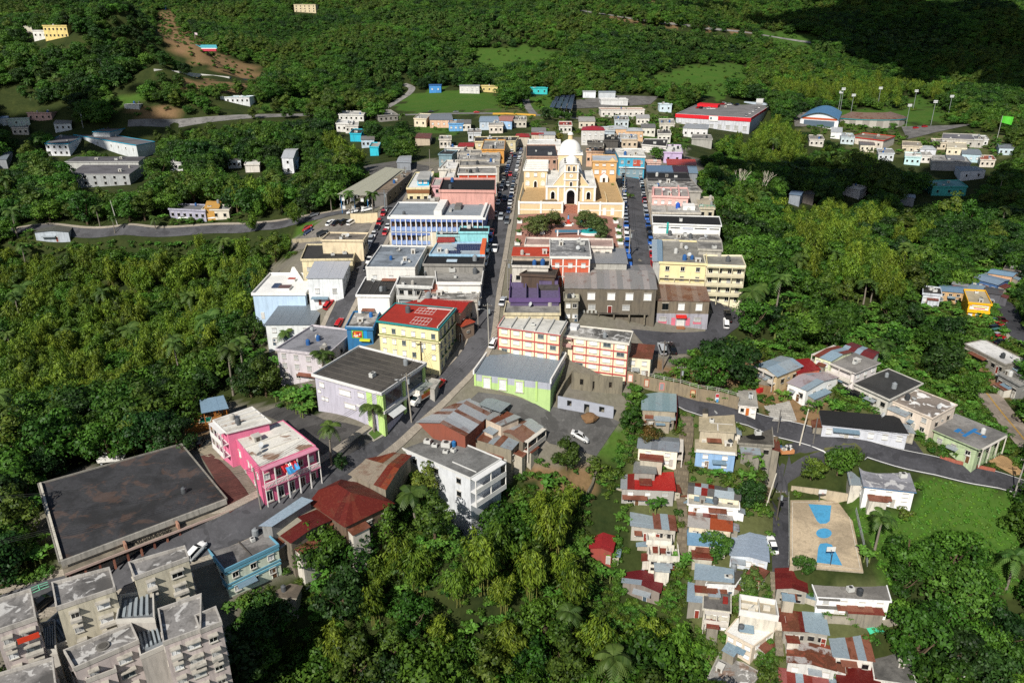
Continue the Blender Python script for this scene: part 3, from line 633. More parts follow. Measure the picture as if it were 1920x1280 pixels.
S6 = street('court_lane', [(1545,838),(1510,846),(1480,860),(1465,885),(1462,930),(1464,980),(1464,1030),(1466,1085)], 3.6, ASP2, (0, 0))
S7 = street('right_highway', [(1850,738),(1875,770),(1905,806),(1940,850)], 7, asphalt('8a7f74'), (0, 0), marks=[(-.15, YEL, .13, None), (.15, YEL, .13, None)])
S8 = street('right_upper_road', [(1870,560),(1888,580),(1900,610),(1915,632),(1945,655)], 7, ASP2, (0, 2))
S9 = street('valley_road', [(240,232),(420,222),(560,216),(640,213),(720,216),(820,214),(920,213),(1000,216),(1060,220),(1100,224)], 8, asphalt('7d7b78'), (0, 0))
S10 = street('hill_road', [(692,217),(720,204),(745,190),(766,176),(772,165),(757,158)], 6, asphalt('8b8883'), (0, 0))
S11 = street('mountain_road', [(1085,20),(1140,28),(1200,38),(1270,46),(1340,55),(1430,66),(1520,80)], 9, asphalt('8d8a85'), (0, 0))
S12 = street('branch_road', [(1350,600),(1352,585),(1340,572),(1330,560)], 5, ASP2, (0, 0))
S13 = street('yard_lane', [(1720,862),(1700,832),(1672,808),(1640,792)], 5, ASP2, (0, 0))
S14 = street('side_lane', [(985,185),(990,200),(1000,214)], 6, asphalt('7d7b78'), (0, 0))
sheet('parking_yard', 'X', [(1183,618),(1322,622),(1332,590),(1362,575),(1410,605),(1350,640),(1290,664),(1222,664)], ASP2, .16)
sheet('parking_lot', 'X', [(880,752),(897,736),(1000,757),(1146,784),(1162,792),(1118,856),(1085,846),(1030,832),(985,790)], asphalt('5c5b59'), .16)
sheet('pink_yard', 'X', [(487,775),(522,762),(608,788),(690,806),(702,826),(640,862),(596,848),(556,812)], asphalt('4f4d4b'), .16)
sheet('west_parking', 'X', [(545,452),(600,428),(690,414),(700,428),(650,462),(600,472),(556,470)], asphalt('77726b'), .16)
sheet('field_parking', 'X', [(680,312),(745,302),(805,312),(800,330),(760,340),(700,335)], asphalt('5f5d5a'), .16)
sheet('stadium_forecourt', 'X', [(1488,215),(1515,210),(1516,238),(1490,238)], asphalt('77746f'), .3)
sheet('stadium_road', 'X', [(1690,238),(1780,236),(1840,232),(1750,250),(1700,262)], asphalt('6f6d6a'), .3)
sheet('bus_yard', 'X', [(1060,190),(1150,180),(1235,182),(1220,196),(1130,202),(1060,205)], asphalt('6f6d6a'), .3)
sheet('concrete_yard', 'X', [(1432,762),(1480,752),(1494,790),(1448,790)], paving('a8a49c', 2.5), .15)
sheet('concrete_ramp', 'X', [(1852,845),(1900,862),(1920,890),(1900,892),(1846,862)], paving('b08f66', 2.5), .15)
# plaza in front of the church
sheet('plaza', 'E', [(262,640),(975,632),(1000,862),(312,850),(235,850)], paving('a8796a', .9), .2)
sheet('plaza_ground', 'E', [(318,930),(235,855),(1010,866),(1010,960)], paving('9a8c7c', 1.2), .14)
# basketball court
CZ = -42.6
COURT = [(1482,937),(1590,937),(1619,1072),(1481,1060)]
ct = sheet('basketball_court', 'X', COURT, conc('c8b598', .4), 0, flatz=CZ, kind=None); 
tag(ct, 'open air basketball court with beige floor and three blue painted areas', 'court')
skirt = MB(); cw = [atz(*p, CZ) for p in COURT][::-1]; skirt.prism([(c[0], c[1]) for c in cw], CZ-4, CZ-.012, wall('a59a88', .8)); skirt.build('court_base', ct)
BLUE = wall('4f9fca', .55)
for poly in ([(255,385),(370,392),(362,470),(345,482),(315,484),(298,470)], [(305,600),(315,583),(345,580),(372,588),(382,605),(425,692),(296,677)]):
    sheet('painted_key', 'M', poly, BLUE, .012, kind=None, flatz=CZ, parent=ct)
sheet('painted_circle', 'M', [(333+39*math.cos(a), 531+25*math.sin(a)) for a in np.linspace(0, 2*math.pi, 24, endpoint=False)], BLUE, .012, kind=None, flatz=CZ, parent=ct)

protect([(1562,208),(1700,206),(1780,218),(1720,232),(1600,214)], 1e4); protect(GRASS[3], 1e4)
protect(GRASS[1], 1e4); protect(DIRT[0], 1e4, PROT)
cq = [np.array(atz(*p, CZ)[:2]) for p in COURT]; cc = sum(cq)/4
for a_, b_ in ((0, 1), (1, 2), (2, 3), (3, 0)):      # worn boundary lines
    A_, B_ = cc+(cq[a_]-cc)*.93, cc+(cq[b_]-cc)*.93; d2 = (B_-A_)/np.linalg.norm(B_-A_); n2 = np.array([d2[1], -d2[0]])*.05; k = MB(); k.raw([(*(A_-n2), CZ+.014), (*(B_-n2), CZ+.014), (*(B_+n2), CZ+.014), (*(A_+n2), CZ+.014)], [(0, 1, 2, 3)], wall('d8d2c4', .8)); k.build('court_line', ct)
# ------------------------------------------------------------------ buildings (roof corners front-left, front-right, back-right, back-left)
GREY = conc('97948e', .7); GREYL = conc('b4b1aa', .6); DARK = conc('3e3d3c', .5); BLACK = conc('262627', .4); WHT = conc('e4e2dc', .3); WHTB = conc('dedbd2', .35, 0., .8); MOLD = conc('a19e98', .9, .5); BEIGE = conc('a89f8c', .6)
MG = metal('a9b1b6', .15); MS = metal('8fa3b0', .1); MR = metal('6e2a22', .6); MR2 = metal('8c2a24', .25); MRED = metal('b03228', .12); MRUST = metal('8a5040', .9); MWHT = metal('d4d6d6', .08); MDK = metal('5b3a35', .55); MBLU = metal('7fa3bd', .12); MOLDM = metal('9d9b98', .55); MSILV = metal('b9bdbf', .3)
HF = dict(g1=5.6,j1=6.5,i1=3.4,d27=8.2,g5=7.5,g6=8.2,g8=4.0,d26=11.6,r1=8.5,r2=11,g2=7.8,g3=7.2,k3=5.8,k4=6,m1=5.2,m2=5.6,h12=5.6,h13=4.8,h16=4.5,h17=4.5,h15=4.8,j7=4,j8=4,j9=3.8,h11=4,i2=6.2,d24=8,d21=7.5,r_pink=8,r_pink2=7.6,l4=7,k7=4.2,j2=5,d10=5.4,d14=6,d23=6)
def many(rows):
    for r in rows:
        kw = r[5] if len(r) > 5 else {}
        bld(*r[:3], HF.get(r[0], r[3]), r[4], **kw)
d = dict
shop = dict(name='shop_building', cat='building')
many([
# --- left of the main street, far to near
('n1','N',[(1285,205),(1680,192),(1760,150),(1290,155)],6,'cream corner shop with long dark roof at the far end of the main street',d(wallc='d9cda6',rc=DARK,**shop)),
('n2','N',[(1355,285),(1585,285),(1595,185),(1385,185)],6.5,'orange and yellow shop with grey roof near far end of main street',d(wallc='d39a52',rc=GREY,ws='d',**shop)),
('n3','N',[(1100,325),(1530,322),(1540,292),(1140,290)],5.5,'low grey roofed shop row behind the magenta trimmed shop',d(wallc='b9b2a6',rc=GREY,**shop)),
('n4','N',[(1110,395),(1535,395),(1545,335),(1120,338)],6.5,'grey roofed shop with magenta parapet strip left of main street',d(wallc='a9a49b',rc=MOLD,**shop)),
('n5','N',[(1130,458),(1530,452),(1535,402),(1135,402)],7,'moldy flat roofed shop between magenta trimmed and orange shops',d(wallc='b5ae9f',rc=GREY,**shop)),
('n6','N',[(1105,540),(1505,540),(1495,470),(1130,480)],8,'orange red shop with white frame grid and grey roof',d(wallc='c9482c',rc=GREY,win='F2x4d',trim='e6e2da',**shop)),
('n7','N',[(900,490),(1088,492),(1108,400),(1000,400)],5.5,'house with white flat roof behind the round green tree',d(wallc='d8d2c6',rc=WHT)),
('n8','N',[(915,335),(1045,340),(1090,300),(965,290)],6,'teal grey walled house with dark roof at left of shop row',d(wallc='7d97a0',rc=DARK,win='F1x2x')),
('n9','N',[(965,262),(1180,268),(1190,252),(990,250)],5,'white roofed low house behind teal grey walled house',d(wallc='d6d3cc',rc=WHT,win='')),
('n10','N',[(1100,250),(1265,250),(1278,208),(1150,210)],5,'small house with deep red roof behind the shop row',d(wallc='c7b9a4',roof='gx',rc=[MRED],rise=.8,win='')),
('n11','N',[(565,690),(800,690),(850,520),(680,530)],7,'cream house with white roof terrace and bright cyan rooftop room',d(wallc='e0d3a8',rc=WHT,win='F1x3k R1x2k',ext=False)),
('n12','N',[(840,665),(940,665),(955,592),(870,590)],6.5,'narrow pink house with pale roof beside cyan rooftop house',d(wallc='d6a9ad',rc=GREYL,win='F2x1k')),
('n13','N',[(925,715),(1490,728),(1485,597),(950,597)],10,'salmon pink hall with black mouldy roof left of main street',d(wallc='cf9d92',rc=BLACK,win='F1x2x',dirt=.6,ext=False,par=.7,**shop)),
('n14','N',[(410,990),(1360,1000),(1425,850),(500,845)],8.6,'long blue arcaded building with white posts and grey roof',d(wallc='8294c0',rc=conc('8f969c',.25),win='',trim='e8e8e6',over=.9,ext=False,**shop)),
('n15','N',[(575,815),(900,835),(895,790),(590,785)],3.2,'low grey flat annex in front of the cream house',d(wallc='9a958b',rc=GREY,win='')),
('n16','N',[(975,575),(1060,575),(1075,515),(1000,515)],5,'small white roofed shed right of the round tree',d(wallc='cfc9be',rc=WHT,win='')),
('d1','D',[(735,308),(925,318),(1135,150),(1040,122)],6.5,'long market hall with pale beige metal roof and blue posts',d(wallc='3c7fb4',roof='post',rc=[metal('c3bfa6',.06)],rise=.3,name='market_hall',cat='market hall',sheetw=2)),
('d2','D',[(975,300),(1050,305),(1195,165),(1140,150)],5,'brown flat canopy building beside the beige market hall',d(wallc='6d6a68',rc=conc('8a7a68',.6),win='R1x5k',**shop)),
('d5','D',[(1545,572),(1738,572),(1738,540),(1552,536)],6,'aqua walled house with black roof beside the main street',d(wallc='8fd0d4',rc=BLACK,win='',ext=False)),
('d6','D',[(1392,592),(1545,594),(1540,572),(1395,570)],4.5,'low black roofed annex left of the aqua walled house',d(wallc='9fc7c9',rc=BLACK,win='',ext=False)),
('d7','D',[(1392,638),(1500,634),(1502,604),(1404,606)],4.5,'small shed with bright red roof above the solar panels',d(wallc='c9c2b6',roof='sb',rc=[MRED],rise=.3,win='')),
('d8','D',[(1335,725),(1710,730),(1722,642),(1400,650)],5.5,'light blue house with rows of solar panels on its roof',d(wallc='9cc3dc',rc=conc('a9b6be',.3),win='F1x3x',ext=False)),
('d9','D',[(1298,792),(1705,797),(1715,733),(1328,730)],6.5,'black flat roofed house with one bright skylight on main street',d(wallc='8f8c86',rc=BLACK,win='',ext=False)),
('d10','D',[(905,815),(1235,818),(1318,672),(1000,664)],6.2,'white house with large grey blue flaking roof',d(wallc='dedcd6',rc=conc('8e97a0',.55),win='F1x3w L1x2w',dirt=.25,over=.1)),
('d11','D',[(1410,915),(1680,920),(1708,812),(1362,808)],6.3,'white fronted house with broad mouldy grey roof by main street',d(wallc='e2e0da',rc=GREY,win='F1x3w',dirt=.2)),
('d12','D',[(1122,932),(1352,950),(1362,882),(1130,880)],6.3,'grey roofed two storey house with white veranda posts',d(wallc='c9c9c6',rc=conc('7a7873',.4),win='F2x4k',ext=False)),
('d13','D',[(1308,972),(1412,968),(1422,930),(1320,930)],5,'small house with salmon tin roof in the block yard',d(wallc='c9a596',roof='sb',rc=[metal('b5705f',.3)],rise=.3,win='')),
('d14','D',[(845,1003),(1060,1008),(1115,888),(900,884)],7,'white walled house with dark flat roof in west street',d(wallc='f0efec',rc=DARK,win='',dirt=.15)),
('d15','D',[(1262,1038),(1668,1040),(1672,978),(1288,978)],5.4,'long mottled grey roof behind the big red roof',d(wallc='b8b2a6',rc=MOLD,win='')),
('d16','D',[(1230,1078),(1545,1108),(1645,1030),(1395,1030)],7,'restaurant with wide bright red metal roof',d(wallc='b9a48c',roof='gx',rc=[MRED],rise=.9,win='R1x3k',over=.6,**shop)),
('d17','D',[(1172,1052),(1250,1078),(1400,1040),(1330,1028)],6.4,'low red metal roof wing left of the restaurant roof',d(wallc='a08a78',roof='sb',rc=[MRED],rise=.4,win='')),
('d18','D',[(1500,1190),(1560,1215),(1640,1190),(1600,1170)],4,'small orange red awning roof under the restaurant',d(wallc='8a7766',roof='sb',rc=[metal('c0553c',.1)],rise=.3,win='')),
('d19','D',[(475,757),(812,757),(830,662),(490,656)],6,'cream house with black stained double roof by west parking',d(wallc='d8cba6',rc=DARK,win='F1x4x',dirt=.8)),
('d20','D',[(598,626),(882,628),(908,582),(655,576)],8,'cream walled shop with brown stained roof beside the parking lot',d(wallc='e0cfae',rc=conc('8f867a',.6),win='R2x3k',**shop)),
('d21','D',[(130,995),(480,995),(590,862),(245,858)],9,'white modern house with pale blue lower walls on the slope',d(wallc='b9d0e6',rc=conc('eeece6',.12),win='R2x3k L1x2w',trim='f2f0ec',dirt=.2,ext=False,par=.6)),
('d22','F',[(505,150),(738,152),(785,52),(552,50)],8,'white walled building with white standing seam metal roof',d(wallc='dfe3e4',roof='sb',rc=[metal('c9cbd0',.04)],rise=.6,win='F1x2x R2x3w')),
('d23','F',[(212,470),(535,470),(640,296),(350,298)],7,'white house with plain slate grey metal roof',d(wallc='d8dcdb',roof='sb',rc=[metal('7d868d',.06)],rise=.5,win='F2x3w',dirt=.4)),
('d24','F',[(285,640),(640,684),(805,517),(545,482)],9.5,'lavender grey house with worn bluish roof behind a palm',d(wallc='c9c2c6',rc=conc('8d8d92',.45),win='F3x4x L3x3w R2x3k',dirt=.7)),
('d25','F',[(770,490),(945,505),(992,380),(820,392)],5,'low shop with colourful mural wall and dark roof',d(wallc='2f6f9f',rc=MOLD,win='',**shop)),
('d26','F',[(1002,440),(1395,505),(1502,365),(1102,330)],14,'tall pale yellow four storey building with red roof',d(wallc='ece2ac',rc=conc('a8352a',.2,.0),win='',trim='2f8f90',over=.5,dirt=.15,par=.25,ext=False,**shop)),
('d27','F',[(565,815),(1005,945),(1285,745),(855,625)],10,'lilac grey commercial building with dark flat roof and lime pillars',d(wallc='b9b6c2',rc=conc('55514c',.5),win='',trim='e4e3e0',over=.55,dirt=.2,ext=False,**shop)),
('d28','F',[(1282,870),(1372,905),(1392,850),(1300,828)],3.2,'small concrete lean to behind the delivery truck',d(wallc='a9a69e',rc=GREYL,win='',par=0,ext=False,name='shed',cat='shed')),
('d29','D',[(1375,818),(1358,800),(1300,800),(1298,850)][::-1],5.2,'pale tin lean to beside mouldy grey roof',d(wallc='b5b5b2',roof='sb',rc=[MG],rise=.2,win='')),
# --- between the two streets
('e1','E',[(222,912),(480,916),(486,853),(236,855)],6.5,'shop with plain orange red roof south of the plaza',d(wallc='b7a795',rc=conc('b5432f',.12),win='',par=0,ext=False,**shop)),
('e2','E',[(222,985),(465,990),(482,920),(232,918)],6.5,'black roofed shop with white rim next to orange red roof',d(wallc='cfc9be',rc=BLACK,win='F1x3k',ext=False,**shop)),
('e3','E',[(245,1045),(530,1052),(538,962),(470,962)],6.2,'brown black roofed shop behind the purple house',d(wallc='57483e',rc=conc('453f3a',.5),win='',ext=False,**shop)),
('e4','E',[(485,925),(752,927),(742,806),(486,806)],8.5,'orange building with white grid frame and grey roof',d(wallc='c46248',rc=conc('8f8f8f',.6,.4),win='F2x3w',trim='e9e6df',**shop)),
('e5','E',[(755,962),(1008,966),(986,872),(756,864)],6,'hall with smooth grey metal roof below the plaza',d(wallc='a8a69f',roof='sb',rc=[metal('9a9a9a',.04)],rise=.3,win='',**shop)),
('e6','E',[(312,842),(905,858),(905,805),(322,797)],3.8,'long low plaza kiosk with pinkish roof and white columns',d(wallc='d9d0c4',rc=conc('b59a90',.35),win='F1x9k',ext=False,name='kiosk',cat='kiosk')),
('g1','G',[(278,308),(606,308),(606,140),(292,150)],6.5,'purple house with roofless purple terraces',d(wallc='5c4f70',rc=wall('665a7a',.9),win='',par=.9,trim='65507f',ext=False,dirt=.4)),
('g2','G',[(655,222),(1272,226),(1245,60),(662,58)],9,'big old concrete warehouse with grey corrugated roof',d(wallc='6f675a',roof='gx',rc=[metal('96938f',.25),metal('a09c99',.3),metal('b0a8a2',.35)],rise=1.6,win='',dirt=1.,over=.2,name='warehouse',cat='warehouse',sheetw=1.6)),
('g3','G',[(1282,308),(1640,308),(1585,132),(1272,128)],8,'old warehouse with rusty brown roof and grey pink base',d(wallc='7d7262',roof='gx',rc=[metal('84695e',.55),metal('75584e',.7),metal('8f7a70',.4)],rise=.8,win='',dirt=.9,base=('a4a2aa',3.6),over=.2,name='warehouse',cat='warehouse')),
('g4','G',[(240,398),(616,398),(616,322),(262,320)],6,'grey mouldy roof with cream wall below the purple house',d(wallc='cbbf9f',rc=GREY,win='F1x5k',ext=False)),
('g5','G',[(212,482),(622,542),(660,452),(250,396)],9.5,'long cream school wing with ribbed white roof and red frame',d(wallc='e8dcb8',rc=conc('d2d0c8',.3),win='',trim='c4464a',over=.3,dirt=.15,par=0,ext=False,name='school_building',cat='building')),
('g6','G',[(640,546),(1092,604),(1112,522),(702,482)],10.5,'four storey cream building with red frame grid and mouldy roof',d(wallc='ebe0c0',rc=MOLD,win='',trim='e4dfd2',dirt=.12,par=.3,ext=False,name='school_building',cat='building')),
('g7','G',[(1078,690),(1242,702),(1266,622),(1112,610)],5.2,'cream annex with half rusty half grey tin roof',d(wallc='e6dcc0',roof='sb',rc=[metal('9aa0a4',.15),MRUST],rise=.4,win='F2x2w',dirt=.2)),
('g8','G',[(40,806),(555,868),(660,692),(155,626)],5.8,'grey metal roofed hall with lime green arched window frames',d(wallc='a7abb5',roof='sb',rc=[metal('8e9aa4',.06)],rise=.7,win='',base=('b0cc88',2.2),dirt=.2,over=.15,name='hall',cat='hall',sheetw=1.0)),
('g9','G',[(655,300),(745,300),(748,255),(655,258)],6,'small mossy stair tower beside the grey warehouse',d(wallc='8a8474',rc=conc('c2bea8',.6),win='F2x2p',dirt=.9,ext=False)),
# --- right of the church street
('r1','E',[(1235,962),(1542,972),(1542,822),(1236,812)],9.5,'cream apartment house with broad weathered grey roof',d(wallc='e6d8a6',rc=conc('95928a',.5),win='F3x3d',dirt=.3,name='apartment_house',cat='building')),
('r2','E',[(1548,978),(1808,988),(1792,916),(1545,920)],12.5,'four storey cream apartment house with open balconies',d(wallc='e8dfc0',rc=conc('97948a',.5),win='F4x4d',dirt=.3,ext=False,name='apartment_house',cat='building')),
('r3','E',[(1500,872),(1655,878),(1652,822),(1496,815)],9.5,'grey rooftop block with dark windows behind cream apartments',d(wallc='aaa69b',rc=GREY,win='F2x3k',ext=False)),
('r4','E',[(1192,948),(1245,950),(1240,812),(1184,806)],7,'narrow house with striped pale blue tin roof',d(wallc='b0b0ac',roof='sb',rc=[metal('8fa9bb',.2),metal('b2c0c8',.1)],rise=.3,win='')),
('r5','E',[(1188,692),(1645,708),(1640,648),(1186,640)],6.2,'white hall with black roof and slim high windows',d(wallc='e9e9e6',rc=BLACK,win='',dirt=.25,ext=False,par=.3,name='hall',cat='hall')),
('r6','E',[(1196,812),(1640,806),(1632,770),(1200,768)],4,'low mottled grey roof in front of the white hall',d(wallc='b7b2a8',rc=MOLD,win='',par=.2)),
('r7','E',[(1180,505),(1425,515),(1420,452),(1190,452)],7.5,'pink house with stepped pink parapet and grey roof',d(wallc='e5b3aa',rc=conc('a79f9a',.4),win='F2x5w',trim='e8b8b0',dirt=.25)),
('r8','E',[(1180,622),(1502,624),(1492,566),(1182,565)],5.5,'grey terrace house with blue water tank below pink house',d(wallc='c4bdb0',rc=GREYL,win='F1x5k',ext=False)),
('r9','E',[(1502,588),(1602,592),(1598,515),(1494,516)],7,'bare beige block house with green roof railing',d(wallc='c6bda6',rc=conc('b5ab96',.5),win='F2x2k',dirt=.7,ext=False)),
('r10','E',[(1150,470),(1520,476),(1440,392),(1150,390)],6,'long house with grey white streaked roof right of church street',d(wallc='a8a49c',rc=MOLD,win='',ext=True)),
('r11','E',[(1152,388),(1430,388),(1420,347),(1150,346)],6,'black flat roofed house behind grey white streaked roof',d(wallc='4a4a4c',rc=BLACK,win='',ext=False)),
('r12','E',[(1145,343),(1318,343),(1312,300),(1150,298)],6,'house with steel blue metal roof right of church street',d(wallc='8a8e92',roof='sb',rc=[metal('6f8ba6',.08)],rise=.3,win='')),
('r13','E',[(1320,343),(1424,345),(1416,302),(1318,300)],6,'house with dark maroon roof between two blue roofs',d(wallc='5a4a4a',roof='sb',rc=[metal('4c2a30',.1)],rise=.3,win='')),
('r14','E',[(1426,346),(1492,348),(1480,304),(1418,302)],5.8,'small house with pale blue tin roof at woods edge',d(wallc='8a8e92',roof='sb',rc=[metal('8ba3b5',.12)],rise=.3,win='')),
('r15','E',[(1285,290),(1476,290),(1474,256),(1285,255)],5,'house with bright orange red roof at woods edge',d(wallc='b7a795',roof='sb',rc=[metal('c2452f',.05)],rise=.3,win='')),
('r16','E',[(1265,205),(1385,208),(1375,158),(1250,155)],6,'lilac house with white roof and green stairs',d(wallc='c7b2d4',rc=WHT,win='F1x2k')),
('r17','E',[(960,232),(1130,238),(1106,183),(925,183)],9,'turquoise corner building with white roof at street end',d(wallc='4aa6c4',rc=conc('dcd9d0',.4),win='F2x4d',trim='e6e4de',**shop)),
('r18','E',[(1135,275),(1240,278),(1235,262),(1140,260)],4.5,'low pink roofed house at end of church street',d(wallc='d4b3a6',rc=conc('d4b0a4',.3),win='')),
('o1','O',[(245,412),(612,416),(572,276),(245,276)],7.5,'black roofed shop left of the church dome',d(wallc='b3907c',rc=conc('3f4044',.5),win='F2x5k',ext=False,**shop)),
('o2','O',[(258,262),(640,262),(640,215),(262,208)],7,'long white roofed building behind the black roofed shop',d(wallc='e6e4de',rc=WHT,win='F1x5d',ext=False,**shop)),
('o3','O',[(885,92),(1178,92),(1150,52),(930,52)],8,'pale two storey house with red hip roof behind the church',d(wallc='cfcdc8',roof='hip',rc=[metal('b5323a',.05)],rise=1.4,win='F2x4w')),
('o4','O',[(1200,78),(1440,76),(1400,40),(1230,42)],5.5,'peach house with white hip roof behind church street',d(wallc='ddb994',roof='hip',rc=[MWHT],rise=1.,win='F1x4w')),
('o5','O',[(1425,102),(1645,102),(1600,66),(1460,66)],5.5,'tan house with white roof right of the peach house',d(wallc='d9b48c',roof='hip',rc=[MWHT],rise=.8,win='F1x4w')),
('o6','O',[(970,248),(1160,250),(1160,222),(975,220)],5,'dark roofed garage with open front behind the church',d(wallc='6d6a64',rc=DARK,win='F1x3k',ext=False)),
('o7','O',[(1180,215),(1345,220),(1340,160),(1195,150)],5,'black stained flat house behind the church street end',d(wallc='55524e',rc=BLACK,win='')),
('o8','O',[(958,350),(1160,352),(1155,325),(965,322)],7,'peach walled long building behind the parish house',d(wallc='d8b193',rc=conc('4b4750',.3),win='F1x4k',ext=False)),
('o9','O',[(110,168),(285,178),(250,135),(120,135)],5,'small house with red hip roof at far end of main street',d(wallc='c4b9a8',roof='hip',rc=[MRED],rise=.8,win='')),
('o10','O',[(300,142),(445,150),(430,122),(310,122)],5,'house with red metal roof left of the yellow green tree',d(wallc='c4b9a8',roof='gx',rc=[MRED],rise=.6,win='')),
('o11','O',[(390,145),(590,150),(560,108),(400,108)],5,'house with white grey metal roof behind red metal roof',d(wallc='c9c5bd',roof='gx',rc=[MSILV],rise=.6,win='')),
('o12','O',[(1640,262),(1920,300),(1920,200),(1650,205)],4.5,'white low house with dark roof right behind church street',d(wallc='d5d2cb',rc=DARK,win='F1x4w',ext=False)),
('o13','O',[(1345,190),(1560,195),(1540,150),(1360,140)],5,'grey blue patched house with red awning',d(wallc='b4bac0',rc=GREYL,win='F1x3k')),
('o14','O',[(1180,380),(1310,380),(1300,318),(1200,318)],5,'white roofed building beside the turquoise corner building',d(wallc='cfc4b4',rc=WHT,win='',ext=False)),
])
